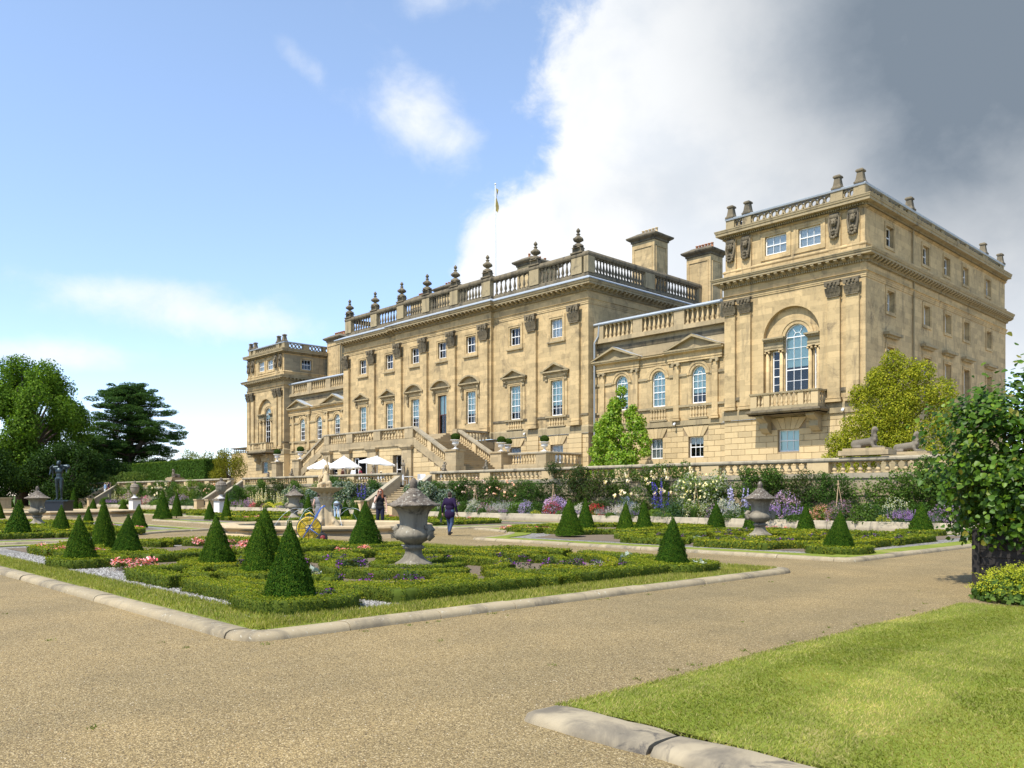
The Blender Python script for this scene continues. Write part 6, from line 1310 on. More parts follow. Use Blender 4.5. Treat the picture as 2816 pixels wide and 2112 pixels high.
# cedar: flat plates of foliage on long level limbs
CED = [(.035, .080, .018), (.025, .058, .014), (.055, .11, .024), (.075, .13, .028)]
def cedar(loc, label, H, seed):
    rng = np.random.default_rng(seed); r = thing('cedar_tree', label, 'tree', loc); m = MB(); m.tube([(0, 0, -.2), (.1, 0, H*.45), (.3, .2, H*.8), (.2, 0, H*.97)], [1.0, .75, .4, .08], 10)
    m.tube([(.1, 0, H*.36), (2.6, 1.2, H*.52), (4.4, 2.0, H*.72)], [.55, .36, .12], 8); m.tube([(0, 0, H*.34), (-2.8, -1.0, H*.48), (-4.4, -1.6, H*.66)], [.55, .36, .12], 8); parts = []
    prof = [(.16, 8.0), (.25, 10.5), (.42, 10.0), (.52, 8.8), (.64, 9.6), (.76, 6.6), (.86, 6.8), (.93, 5.2), (1.0, 1.4)]
    for q in range(125):
        t = rng.uniform(.16, 1.0)**.92; rad = 1.1*np.interp(t, [p[0] for p in prof], [p[1] for p in prof]); a = rng.uniform(0, 6.283); L = rad*rng.uniform(.45, 1.05); z = H*t; e = (L*math.cos(a), L*math.sin(a)); lift = rng.uniform(-.03, .12)*L
        m.tube([(.15, 0, z-.9), (e[0]*.5, e[1]*.5, z-.35+lift*.4), (e[0]*.9, e[1]*.9, z-.25+lift)], [.2, .11, .03], 5)
        for u in np.linspace(.30, 1.0, max(3, int(L/1.35))): s = rng.uniform(.9, 1.8)*(1.15-.3*u); parts.append(clump(rng, (e[0]*u+rng.normal(0, .7), e[1]*u+rng.normal(0, .7), z+lift*u+rng.normal(0, .45)), s, int(230*s), .30, CED, .34, .42, .9))
    add('trunk', m.mesh('trunk', True), 'bark', r, local=True); V, F, C = join(parts); add('crown', np_mesh('crown', V, F, False, C), 'leaf', r, local=True)
cedar((-156, 53, 0), 'wide dark cedar with level tiers of branches behind the clipped hedge', 21.0, 4)
for i, (x, y) in enumerate(((-128, 41.5), (-137, 41), (-120, 41.5))): # sweeping low cedar boughs
    cl = [(rg.uniform(-4.5, 4.5), rg.uniform(-1.5, 1.5), rg.uniform(.6, 2.2), rg.uniform(.9, 1.4)) for _ in range(14)]
    tree('low_cedar', 'low spreading evergreen boughs behind the terrace balustrade', 'shrub', (x, y, TZ), (.8, .2, (0, 0)), cl, .26, [(.06, .105, .025), (.045, .085, .02), (.085, .125, .03)], seed=30+i, group='low evergreens', flat=.45)
tree('far_tree', 'pale far tree above the end of the clipped hedge', 'tree', (-167, 71, 0), (4, .3, (0, 0)), envelope(rg, 22, 4.6, 4, 3.5, 10.6, 1.1, 1.6), .33, [(.16, .19, .06), (.12, .16, .05), (.2, .2, .08)], seed=40)
# clipped hedge block
hb = thing('clipped_hedge', 'large box-shaped clipped green hedge on the terrace', 'hedge', (-118, 46.5, TZ)); m = MB(); m.box(-130.9, -105.1, 45.1, 48, TZ, 6.15); m.build('clipped_body', 'hedge_core', hb)
n = 30000; fs = RNG.choice(3, n, p=[.55, .33, .12]); P = np.c_[RNG.uniform(-131, -105, n), np.full(n, 45.0), RNG.uniform(TZ, 6.25, n)]; N = np.tile([0, -1., .2], (n, 1)); tp = fs == 1; P[tp, 1] = RNG.uniform(45, 48, tp.sum()); P[tp, 2] = 6.2; N[tp] = [0, 0, 1]; ea = fs == 2; P[ea, 0] = -105; P[ea, 1] = RNG.uniform(45, 48, ea.sum()); N[ea] = [1, 0, .2]; P += RNG.normal(0, .06, P.shape)
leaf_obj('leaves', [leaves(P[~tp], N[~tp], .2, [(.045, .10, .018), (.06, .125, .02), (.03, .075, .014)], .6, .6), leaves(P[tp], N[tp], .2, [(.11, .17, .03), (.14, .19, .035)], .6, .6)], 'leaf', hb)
tree('golden_shrub', 'rounded olive-gold shrub against the far tower', 'shrub', (-100.6, 46.2, TZ), (1.0, .2, (0, 0)), envelope(rg, 30, 2.5, 2.3, .3, 4.8, .6, .95), .17, [(.16, .165, .02), (.12, .135, .018), (.085, .105, .015)], seed=42)
# magnolia on the wall between the stairs and the arched windows
mg = [(.1, 0, 7.3, .5), (-.3, .1, 6.8, .65), (.5, 0, 6.7, .6), (-.7, 0, 6.1, .7), (.1, -.3, 6.1, .7), (1.0, .1, 6.2, .45), (1.0, 0, 5.6, .7), (-1.2, 0, 5.4, .75), (0, -.4, 5.2, .85), (1.5, 0, 4.8, .8), (-1.6, 0, 4.6, .8), (.5, -.5, 4.4, .85), (-.7, -.4, 4.4, .85), (2.0, 0, 4.0, .85), (-2.1, 0, 3.7, .8), (2.7, 0, 3.5, .6), (1.1, -.4, 3.5, .9), (-1.2, -.4, 3.4, .9), (0, -.5, 3.2, .9), (2.4, .1, 2.7, .6), (-2.4, 0, 2.7, .8), (1.4, -.3, 2.5, .85), (-1.2, -.5, 2.3, .9), (.2, -.5, 2.1, .9), (-2.5, 0, 1.6, .8), (-1.4, -.4, 1.2, .9), (.5, -.4, 1.2, .8), (-2.4, -.2, .7, .7), (-.5, -.5, .7, .85), (1.2, -.2, 1.7, .6), (-1.4, -.3, .4, .7)]
mg = [(x+random.uniform(-.3, .3), y+random.uniform(-.2, .2), z+random.uniform(-.2, .2), s*random.uniform(.72, 1.08)) for x, y, z, s in mg]
tree('magnolia_tree', 'bright green large-leaved magnolia against the arched link', 'tree', (-42.4, 52.0, TZ), (1.8, .16, (0, 0)), mg, .23, [(.17, .29, .02), (.22, .33, .028), (.12, .22, .018), (.27, .35, .045)], mat='glossy_leaf', seed=50, dens=4.2)
tree('golden_tree', 'golden-green dense tree beside the stone sphinx at the house corner', 'tree', (-20.3, 49.6, TZ), (1.6, .2, (0, 0)), [(x*1.12+.25+random.uniform(-.22, .22), y+random.uniform(-.2, .2), z+random.uniform(-.2, .2), s*random.uniform(.78, 1.05)) for x, y, z, s in [(.3, -.5, 4.7, 1.0), (.4, -.7, 3.4, 1.05), (-.3, -.3, 5.7, .9), (1.0, -.5, 4.5, .9), (-.6, -.7, 3.2, 1.0), (.9, -.8, 2.2, 1.0), (-.4, -.8, 2.1, 1.0),(0, 0, 6.9, .7), (.9, 0, 6.6, .8), (-.8, .2, 6.2, .8), (1.6, 0, 6.0, .8), (.8, -.2, 5.6, 1.0), (2.3, .2, 5.1, .9), (-1.7, .2, 5.4, .7), (-.2, -.4, 5.2, 1.0), (1.5, 0, 4.7, 1.0), (-1.4, 0, 4.8, .9), (2.2, .2, 3.8, .95), (.6, -.8, 4.0, 1.1), (-1.0, -.6, 3.8, 1.1), (-2.2, 0, 3.6, .9), (2.6, 0, 2.8, .9), (1.4, -.7, 2.8, 1.1), (0, -.9, 2.7, 1.1), (-1.7, -.5, 2.5, 1.1), (-2.9, -.1, 2.3, .8), (2.4, -.2, 1.7, .9), (.8, -.8, 1.6, 1.0), (-.8, -.8, 1.5, 1.0), (-2.4, -.4, 1.4, .9), (-3.3, -.2, 1.3, .6), (1.8, -.4, .8, .8), (-1.6, -.6, .7, .8), (.2, -.7, .6, .8), (3.0, .3, 1.0, .8)]], .13, [(.27, .285, .02), (.21, .235, .018), (.34, .33, .03), (.14, .17, .014)], seed=51, dens=2.3)

# ------------------------------------------------------------------ lime in a timber box by the lawn
plain('dark_timber', (.022, .018, .015), .7, .3, 0, .4, 12, .3)
LX, LY_ = -4.2, 16.1
pl_ = thing('tree_planter', 'dark square timber planter under the leafy lime', 'planter', (LX, LY_, 0))
for sx, sy in itertools.product((-1, 1), (-1, 1)): MB().box(LX+sx*.62-.06, LX+sx*.62+.06, LY_+sy*.62-.06, LY_+sy*.62+.06, 0, .98).build('corner_post', 'dark_timber', pl_)
for i in range(6):
    z = .1+.135*i
    for s in (-1, 1): MB().box(LX-.56, LX+.56, LY_+s*.62-.025, LY_+s*.62+.025, z, z+.125).build('board', 'dark_timber', pl_); MB().box(LX+s*.62-.025, LX+s*.62+.025, LY_-.56, LY_+.56, z, z+.125).build('board', 'dark_timber', pl_)
MB().box(LX-.6, LX+.6, LY_-.6, LY_+.6, .3, .82).build('soil_fill', 'bed_soil', pl_)
lime = thing('lime_tree', 'broad-leaved dark green lime filling the timber planter beside the lawn', 'tree', (LX, LY_, .8)); m = MB(); m.tube([(LX, LY_, .8), (LX+.03, LY_, 1.5), (LX, LY_+.04, 2.6)], [.11, .09, .05], 8)
rl = np.random.default_rng(77); tw = []
while len(tw) < 560:
    q = rl.uniform(-1, 1, 3); k = (abs(q[0])**3+abs(q[1])**3+abs(q[2])**3)**(1/3)
    if .45 < k < 1: tw.append((LX+1.22*q[0], LY_+1.22*q[1], 2.02+1.36*q[2]))
tw += [(LX+.35+rl.uniform(-.5, .8), LY_-.3+rl.uniform(-.5, .5), rl.uniform(3.25, 3.75)) for _ in range(24)]+[(LX-1.15+rl.uniform(-.22, .1), LY_-.2+rl.uniform(-.8, .8), rl.uniform(1.6, 3.0)) for _ in range(14)]
for i, p in enumerate(tw[:120:3]): m.tube([(LX, LY_, 1.5+rl.uniform(0, 1)), ((LX+p[0])/2, (LY_+p[1])/2, (p[2]+1.8)/2), p], [.03, .018, .006], 5)
m.build('trunk', 'bark', lime, True)
PP = []; NN = []
for p in tw:
    k = 22; q = rl.normal(0, .13, (k, 3)); PP.append(np.array(p)+q); o = np.array(p)-np.array([LX, LY_, 2.0]); NN.append(np.tile(o/np.linalg.norm(o)*.7+np.array([.15, -.3, .55]), (k, 1)))
PP = np.concatenate(PP); NN = np.concatenate(NN); n = len(PP); NN = NN+rl.normal(0, .42, NN.shape); NN /= np.linalg.norm(NN, axis=1, keepdims=True)
DR = np.cross(NN, rl.normal(0, 1, (n, 3))); DR[:, 2] -= .5; DR -= NN*(DR*NN).sum(1, keepdims=True); DR /= np.linalg.norm(DR, axis=1, keepdims=True); SDv = np.cross(NN, DR); sz = rl.uniform(.055, .115, n)
# heart-shaped leaf: length along DR, width along SDv, folded up a little along the midrib, tip drooping
LT_ = np.array([(0, 0, 0), (.18, .46, .09), (.62, .40, .06), (1.05, 0, -.12), (.62, -.40, .06), (.18, -.46, .09)])
LV = PP[:, None, :]+sz[:, None, None]*(DR[:, None, :]*LT_[None, :, 0:1]+SDv[:, None, :]*LT_[None, :, 1:2]+NN[:, None, :]*LT_[None, :, 2:3])
LC = np.array([(.06, .125, .009), (.085, .16, .011), (.04, .085, .008), (.16, .23, .018), (.22, .20, .028)])[rl.choice(5, n, p=[.36, .27, .25, .09, .03])]*rl.uniform(.8, 1.2, (n, 1))
dist = PP @ np.array([-.7254, .6884, 0]); side = PP @ np.array([.6884, .7254, 0]); inview = (side/dist < .60); front = np.argsort(np.where(inview, np.linalg.norm(PP-np.array([0, 0, 1.55]), axis=1)-sz*6, 1e3)); big = front[:300]; rest = np.setdiff1d(np.arange(n), big)
F6 = np.array([(0, 3, 2, 1), (0, 5, 4, 3)])
o = add('foliage', np_mesh('foliage', LV[rest].reshape(-1, 3), (np.arange(len(rest))[:, None, None]*6+F6[None]).reshape(-1, 4), False, np.repeat(LC[rest], 6, 0)), 'glossy_leaf', lime); tag(o, kind='stuff')
for i in big: add('leaf', np_mesh('leaf', LV[i], F6, False, np.repeat(LC[i:i+1], 6, 0)), 'glossy_leaf', lime)
# lady's mantle at the lawn corner
def frothy(seed, rx, ry, h):
    rng = np.random.default_rng(seed); P, N = mound_pts(rng, 1500, rx, ry, h*.75); parts = [leaves(P, N, .085, [(.10, .16, .03), (.075, .13, .03), (.13, .19, .04)], .6, .95, rng)]
    p, _ = mound_pts(rng, 420, rx*1.05, ry*1.05, h)
    for c in p: c[2] = max(c[2], h*.3); q = rng.normal(0, 1, (16, 3))*np.array([.035, .035, .02]); parts.append(leaves(c+q, np.tile([0, -.2, 1.], (16, 1)), .022, [(.42, .42, .03), (.52, .50, .05), (.34, .36, .03)], .8, .9, rng))
    V, F, C = join(parts); return np_mesh('plant', V, F, False, C)
for x, y, rx, ry, h, s, lab in ((-3.62, 13.75, .72, .62, .52, 3, 'frothy yellow-green flower mound at the lawn corner beside the gravel'), (-2.55, 14.0, .8, .7, .62, 4, 'frothy yellow-green flower mound against the timber planter'), (-1.5, 14.2, .8, .7, .6, 5, 'frothy yellow-green flower mound further along the lawn edge')):
    tag(add('yellow_flower_mound', frothy(s, rx, ry, h), 'leaf', None, (x, y, .03)), lab, 'plant', 'yellow mounds by the lawn')
# ------------------------------------------------------------------ sculpted forms
def rotm(rx=0, ry=0, rz=0): return (Matrix.Rotation(R(rz), 3, 'Z') @ Matrix.Rotation(R(ry), 3, 'Y') @ Matrix.Rotation(R(rx), 3, 'X'))
def sculpt(name, prims, vox, mat, parent=None, local=True, smooth=3, loc=(0, 0, 0), **kw):
    """one continuous surface grown over tapered limbs ('c', p0, p1, r0, r1) and ellipsoids ('e', centre, radii[, rotation])"""
    m = MB()
    for p in prims:
        if p[0] == 'e': m.sphere(p[1], p[2], 14, 10, p[3] if len(p) > 3 else None)
        else:
            a, b = Vector(p[1]), Vector(p[2]); r0, r1 = p[3], p[4]; d = (b-a); L = d.length
            if L < 1e-6: m.sphere(a, r0, 12, 8); continue
            q = d.to_track_quat('Z', 'Y').to_matrix(); prof = []; k = 4
            for i in range(k+1): t = -math.pi/2+math.pi/2*i/k; prof.append((max(1e-4, r0*math.cos(t)), r0*math.sin(t)))
            for i in range(k+1): t = math.pi/2*i/k; prof.append((max(1e-4, r1*math.cos(t)), L+r1*math.sin(t)))
            s = len(m.v); m.lathe(prof, (0, 0, 0), 12); m.v[s:] = [tuple(q @ Vector(v)+a) for v in m.v[s:]]
    me = m.mesh(name, True); o = add(name, me, mat, parent, loc, local=local, **kw)
    rm = o.modifiers.new('surface', 'REMESH'); rm.mode = 'VOXEL'; rm.voxel_size = vox; rm.use_smooth_shade = True
    sm = o.modifiers.new('soften', 'SMOOTH'); sm.iterations = smooth; sm.factor = .5; return o

# ------------------------------------------------------------------ lidded garden urns
def gadroon(m, prof, seg=48, lobes=16, amp=.07, z0=.48, z1=.74):
    s = len(m.v); m.lathe(prof, (0, 0, 0), seg)
    for i in range(s, len(m.v)):
        x, y, z = m.v[i]
        if z0 < z < z1: a = math.atan2(y, x); k = 1+amp*(abs(math.cos(a*lobes/2))-.5)*math.sin(math.pi*(z-z0)/(z1-z0)); m.v[i] = (x*k, y*k, z)
_u = MB(); gadroon(_u, [(.15, .46), (.19, .50), (.27, .55), (.325, .61), (.335, .66), (.315, .72), (.285, .76), (.265, .79), (.268, .81), (.262, .86), (.265, .94), (.28, 1.02), (.31, 1.09), (.355, 1.14), (.41, 1.175), (.44, 1.19), (.44, 1.21), (.2, 1.21)])
URN_B = _u.mesh('vessel', True); _u = MB(); _u.box(-.39, .39, -.39, .39, -.15, .09); URN_P = _u.mesh('base_slab')
_u = MB(); _u.lathe([(.36, .09), (.345, .12), (.27, .16), (.20, .22), (.165, .29), (.155, .36), (.19, .385), (.205, .41), (.205, .43), (.17, .45), (.15, .47)], (0, 0, 0), 24); URN_F = _u.mesh('foot', True)
_u = MB(); pr = [(.50, 1.195), (.505, 1.215)]
for i in range(9): t = i/9; r0 = .50-.40*t**.8; pr += [(r0, 1.215+.29*t**1.15+.012), (r0-.018, 1.215+.29*t**1.15+.016)]
pr += [(.085, 1.52), (.06, 1.54)]; s_ = len(_u.v); _u.lathe(pr, (0, 0, 0), 40)
for i in range(len(_u.v)):
    x, y, z = _u.v[i]; k = 1+random.uniform(-.018, .018); _u.v[i] = (x*k, y*k, z+random.uniform(-.006, .006))
URN_L = _u.mesh('lid', False); _u = MB(); _u.lathe([(.05, 1.52), (.075, 1.56), (.07, 1.60), (.08, 1.63), (.06, 1.68), (.03, 1.72), (0.002, 1.735)], (0, 0, 0), 14); URN_N = _u.mesh('knob', True)
def urn_handle(s):
    m = MB(); pts = [(.27*s, 0, .80), (.36*s, 0, .79), (.41*s, 0, .73), (.40*s, 0, .65), (.35*s, 0, .60), (.32*s, 0, .64)]; m.tube(pts, [.05, .065, .07, .075, .07, .05], 10); m.sphere((.365*s, 0, .70), (.085, .06, .095), 10, 8); return m.mesh('handle', True)
HDL = (urn_handle(1), urn_handle(-1))
def garden_urn(x, y, sc, rz, label, z=.14):
    r = thing('garden_urn', label, 'urn', (x, y, z), rz, 'lidded garden urns', scale=sc)
    add('base_slab', URN_P, 'urn_stone', r, local=True); add('foot', URN_F, 'urn_stone', r, local=True); v = add('vessel', URN_B, 'urn_stone', r, local=True); l = add('lid', URN_L, 'urn_lid', r, local=True); add('knob', URN_N, 'urn_lid', l, local=True)
    for h in HDL: add('handle', h, 'urn_stone', v, local=True)
garden_urn(-12.87, 9.61, 1.01, R(20), 'large lidded stone urn with gadrooned bowl amid the purple flowers of the nearest bed'); garden_urn(-14.21, 24.72, 1.08, R(35), 'lidded stone urn in the bed below the balcony tower')
garden_urn(-42.62, 10.46, 1.06, R(10), 'lidded stone urn among pink flowers near the bronze statue'); garden_urn(-43.69, 24.04, 1.16, R(50), 'lidded stone urn beyond the fountain, left of the shell bowl'.replace(', left of the shell bowl', ' in front of the terrace wall'))
# covered vases on tall pedestals
def pedestal_vase(x, y, sc, label):
    r = thing('pedestal_vase', label, 'vase', (x, y, 0), R(8), 'covered vases on pedestals', scale=sc)
    p = MB(); p.box(-.44, .44, -.44, .44, 0, .16); p.box(-.38, .38, -.38, .38, .16, 1.12); add('pedestal', p.mesh('pedestal'), 'marble', r, local=True); p = MB(); p.box(-.48, .48, -.48, .48, 1.12, 1.26); add('pedestal_cap', p.mesh('pedestal_cap'), 'urn_lid', r, local=True)
    p = MB(); p.lathe([(.3, 1.26), (.28, 1.32), (.14, 1.42), (.1, 1.52), (.13, 1.56), (.1, 1.58)], (0, 0, 0), 20); add('foot', p.mesh('foot', True), 'marble', r, local=True)
    p = MB(); p.lathe([(.1, 1.57), (.2, 1.66), (.32, 1.82), (.38, 2.0), (.40, 2.16), (.40, 2.24), (.36, 2.28)], (0, 0, 0), 24); add('vessel', p.mesh('vessel', True), 'urn_stone', r, local=True)
    p = MB(); p.lathe([(.42, 2.22), (.42, 2.30), (.37, 2.34), (.36, 2.42), (.30, 2.52), (.16, 2.58), (.08, 2.62), (.12, 2.68), (.13, 2.74), (.05, 2.84), (.002, 2.88)], (0, 0, 0), 24); add('lid', p.mesh('lid', True), 'urn_lid', r, local=True)
pedestal_vase(-61.8, 27.8, 1.02, 'covered stone vase on a square pedestal beside the garden steps'); pedestal_vase(-82.0, 28.4, 1.02, 'covered stone vase on a square pedestal in front of lilac and pink flowers')
tag(MB().box(-113, -111.4, 23.4, 24.6, 0, 1.15).box(-113.1, -111.3, 23.3, 24.7, 1.15, 1.3).build('stone_pedestal', 'terrace_stone'), 'empty low stone pedestal beside the far trees', 'pedestal')

# ------------------------------------------------------------------ marble vases with clipped box balls
def box_ball():
    rng = np.random.default_rng(9); n = 2600; N = rng.normal(0, 1, (n, 3)); N /= np.linalg.norm(N, axis=1, keepdims=True); return leaves(N*(.40*rng.uniform(.94, 1.02, n))[:, None]*[1, 1, .82]+[0, 0, 1.08], N, .05, [(.055, .10, .016), (.08, .13, .02), (.035, .07, .012)], .6, .6, rng)
V, F, C = box_ball(); BALLM = np_mesh('box_ball', V, F, False, C); p = MB(); p.sphere((0, 0, 1.08), (.38, .38, .31), 16, 10); BALLI = p.mesh('inner_ball', True)
VP = MB(); VP.box(-.24, .24, -.24, .24, 0, .07); VP.lathe([(.2, .07), (.17, .12), (.08, .2), (.07, .28), (.1, .3), (.09, .32), (.2, .38), (.29, .46), (.30, .53), (.27, .58), (.27, .66), (.34, .74), (.43, .78), (.45, .80), (.45, .83), (.36, .83)], (0, 0, 0), 24); VPM = VP.mesh('marble_vase', True)
for i, (x, y, z, lab) in enumerate(((-55.03, 45.55, 5.47, 'white marble vase with box ball at the foot of the stairs beside the sloping rail'), (-55.03, 50.9, 5.47, 'white marble vase with box ball on the pedestal against the basement wall'), (-56.4, 53.0, 5.45, 'white marble vase with box ball half hidden behind another vase'), (-49.6, 50.9, 5.28, 'white marble vase with box ball on the corner of the forecourt balustrade'), (-81.4, 45.55, 5.47, 'white marble vase with box ball at the foot of the western flight'), (-86.5, 45.5, 5.35, 'white marble vase with box ball on a lone pedestal beyond the western flight'))):
    r = thing('marble_vase', lab, 'vase', (x, y, z), group='marble vases with box balls'); v = add('vessel', VPM, 'marble', r, local=True)
    for s in (-1, 1): m = MB(); m.tube([(s*.27, 0, .66), (s*.36, 0, .66), (s*.40, 0, .58), (s*.36, 0, .5), (s*.29, 0, .5)], .028, 8); add('handle', m.mesh('handle', True), 'marble', v, local=True)
    add('box_ball', BALLM, 'leaf', r, local=True); add('inner_ball', BALLI, 'yew_core', r, local=True)
for x, y, zt in ((-56.4, 53.0, 5.45), (-86.5, 45.5, 5.35)):
    p = MB(); p.box(x-.62, x+.62, y-.5, y+.5, TZ, TZ+.4); p.box(x-.52, x+.52, y-.42, y+.42, TZ+.4, zt-.14); p.box(x-.62, x+.62, y-.5, y+.5, zt-.14, zt); tag(p.build('vase_pedestal', 'terrace_stone'), 'tall square stone pedestal carrying a marble vase beside the staircase', 'pedestal', 'vase pedestals')

# ------------------------------------------------------------------ fountain with shell bowl
def water():
    t = NT('water'); n = t.noise(t.coord('World'), 5, 3, .5); return t.done((.05, .06, .045), .06, t.bump(n, .25, .05), .6)
water()
def spray():
    t = NT('water_jet'); p = t.n('ShaderNodeBsdfPrincipled'); p.inputs['Base Color'].default_value = (.9, .95, 1, 1); p.inputs['Roughness'].default_value = .15; tr = t.n('ShaderNodeBsdfTransparent'); mx = t.n('ShaderNodeMixShader'); mx.inputs[0].default_value = .22; t.l(tr.outputs[0], mx.inputs[1]); t.l(p.outputs[0], mx.inputs[2]); t.l(mx.outputs[0], t.out.inputs['Surface']); MATS['water_jet'] = t.m
spray()
def basin(c, rad, label, rot):
    r = thing('fountain_basin', label, 'fountain basin', (c[0], c[1], 0)); n = 8; L = 2*rad*math.sin(math.pi/n)
    prof = [(-.62, .28), (-.60, .40), (-.52, .46), (-.10, .46), (0, .43), (.02, .37), (-.03, .31), (-.12, .25), (-.14, .20), (-.08, .15), (.02, .13), (.04, .0)]
    for i in range(n):
        a0, a1 = rot+2*math.pi*i/n, rot+2*math.pi*(i+1)/n; p0 = (c[0]+rad*math.cos(a0), c[1]+rad*math.sin(a0)); p1 = (c[0]+rad*math.cos(a1), c[1]+rad*math.sin(a1))
        # mitred wall stones, two to a side
        mid = ((p0[0]+p1[0])/2, (p0[1]+p1[1])/2)
        for e0, e1, w in ((p0, mid, 0), (mid, p1, 1)):
            m = MB(); k = len(prof); nrm = Vector((math.cos((a0+a1)/2), math.sin((a0+a1)/2))); cr = [Vector((math.cos(a0), math.sin(a0)))/math.cos(math.pi/n), nrm] if w == 0 else [nrm, Vector((math.cos(a1), math.sin(a1)))/math.cos(math.pi/n)]
            for e, o in ((e0, cr[0]), (e1, cr[1])):
                for oo, z in prof: m.v.append((e[0]+o.x*oo, e[1]+o.y*oo, z))
            m.f = [(q, k+q, k+q+1, q+1) for q in range(k-1)]; m.build('rim_stone', 'fountain_stone', r)
    m = MB(); m.lathe([(rad*.95, .28), (.01, .28)], (c[0], c[1], 0), 24, cap=False); m.build('water_surface', 'water', r)
    return r
basin(FC, 4.2, 'octagonal stone basin of the shell fountain beside the hose reel', R(22.5)+R(46.5-22.5)); basin((-67.5, 18.0), 5.2, 'wide stone basin round the dark pedestal of the bronze statue', R(24))
fx, fy = FC; ft = thing('shell_fountain', 'carved stone fountain with shell bowl and figure holding a bird', 'fountain', (fx, fy, .2))
def dolphin(a): # head down, tail curling up the stem
    ca, sa = math.cos(a), math.sin(a); P3 = lambda r_, z: (r_*ca, r_*sa, z)
    return [('c', P3(.52, .10), P3(.40, .26), .15, .14), ('c', P3(.40, .26), P3(.27, .50), .14, .10), ('c', P3(.27, .50), P3(.30, .72), .10, .07), ('c', P3(.30, .72), P3(.22, .92), .07, .05), ('e', P3(.62, .06), (.11, .11, .06)), ('e', (P3(.45, .32)[0]-.12*sa, P3(.45, .32)[1]+.12*ca, .3), (.06, .06, .09)), ('e', (P3(.45, .32)[0]+.12*sa, P3(.45, .32)[1]-.12*ca, .3), (.06, .06, .09))]
prims = [('c', (0, 0, -.1), (0, 0, .9), .34, .2), ('e', (0, 0, .02), (.62, .62, .14))]
for i in range(4): prims += dolphin(R(20+90*i))
for i in range(10): a = i*.63; prims.append(('e', (.55*math.cos(a), .55*math.sin(a), .03+.05*(i % 3)), (.16, .14, .1)))
sculpt('dolphin_base', prims, .03, 'fountain_stone', ft)
prims = [('c', (0, 0, .85), (0, 0, 1.05), .19, .24), ('c', (0, 0, 1.05), (0, 0, 1.3), .24, .17), ('c', (0, 0, 1.3), (0, 0, 1.5), .17, .24)]
for i in range(8): a = i*math.pi/4; ca, sa = math.cos(a), math.sin(a); prims += [('c', (.17*ca, .17*sa, 1.0), (.25*ca, .25*sa, 1.2), .05, .06), ('c', (.25*ca, .25*sa, 1.2), (.30*ca, .30*sa, 1.24), .055, .035), ('c', (.18*ca, .18*sa, 1.3), (.28*ca, .28*sa, 1.46), .045, .06)]
sculpt('acanthus_stem', prims, .025, 'fountain_stone', ft)
m = MB(); seg = 64; pf = [(.12, 1.40), (.3, 1.44), (.48, 1.52), (.60, 1.60), (.655, 1.635), (.66, 1.655), (.60, 1.645), (.45, 1.585), (.2, 1.53), (.02, 1.52)]; m.lathe(pf, (0, 0, 0), seg)
for i in range(len(m.v)): x, y, z = m.v[i]; a = math.atan2(y, x); rr = math.hypot(x, y); k = 1+.05*abs(math.cos(a*10))*(rr/.66)**2; m.v[i] = (x*k, y*k, z+.02*abs(math.cos(a*10))*(rr/.66)**3)
add('shell_bowl', m.mesh('shell_bowl', True), 'fountain_stone', ft, local=True)
# seated nude group: woman with drapery, child at her side, arm raised holding a bird
Fg = [('e', (0, 0, 1.66), (.26, .24, .15)), ('e', (.05, 0, 1.80), (.22, .2, .16)), ('c', (.06, -.05, 1.86), (.0, .02, 2.12), .15, .12), ('e', (0, .02, 2.18), (.13, .1, .13)), ('c', (0, .02, 2.26), (.02, .0, 2.40), .06, .045), ('e', (.03, -.02, 2.47), (.075, .085, .10)), ('e', (.04, .03, 2.5), (.085, .085, .07)),
      ('c', (.11, .02, 2.26), (.22, -.03, 2.44), .05, .042), ('c', (.22, -.03, 2.44), (.15, -.06, 2.68), .04, .03), ('c', (-.12, .02, 2.24), (-.22, -.08, 2.05), .05, .042), ('c', (-.22, -.08, 2.05), (-.2, -.2, 1.93), .04, .032), ('e', (.16, -.06, 2.73), (.04, .04, .05)), ('c', (.16, -.06, 2.76), (.24, -.1, 2.84), .045, .03), ('c', (.17, -.05, 2.78), (.06, .02, 2.83), .03, .012), ('e', (.26, -.11, 2.86), (.028, .028, .028)),
      ('c', (.08, -.08, 1.82), (.16, -.30, 1.80), .10, .08), ('c', (.16, -.30, 1.80), (.15, -.32, 1.60), .075, .05), ('c', (-.06, -.06, 1.80), (-.12, -.26, 1.74), .10, .075), ('c', (-.12, -.26, 1.74), (-.08, -.30, 1.58), .07, .05),
      ('c', (-.24, -.1, 1.68), (-.26, -.1, 1.95), .09, .08), ('e', (-.27, -.12, 2.07), (.075, .08, .085)), ('c', (-.22, -.12, 1.93), (-.12, -.2, 2.02), .035, .028), ('c', (.2, .05, 1.62), (.24, .02, 1.86), .09, .06)]
sculpt('figure_group', Fg, .014, 'fountain_stone', ft, smooth=1)
for a, h, L in ((R(200), .55, 1.6), (R(250), .6, 1.5), (R(300), .62, 1.7), (R(345), .7, 1.6), (R(30), .6, 1.5), (R(110), .6, 1.6)):
    m = MB(); pts = [(.5*math.cos(a)+L*t*math.cos(a), .5*math.sin(a)+L*t*math.sin(a), .35+h*4*t*(1-t)*.9+(.1-.3*t)) for t in np.linspace(0, 1, 14)]; m.tube(pts, [.006+.007*i/13 for i in range(14)], 6); add('water_jet', m.mesh('water_jet', True), 'water_jet', ft, local=True)

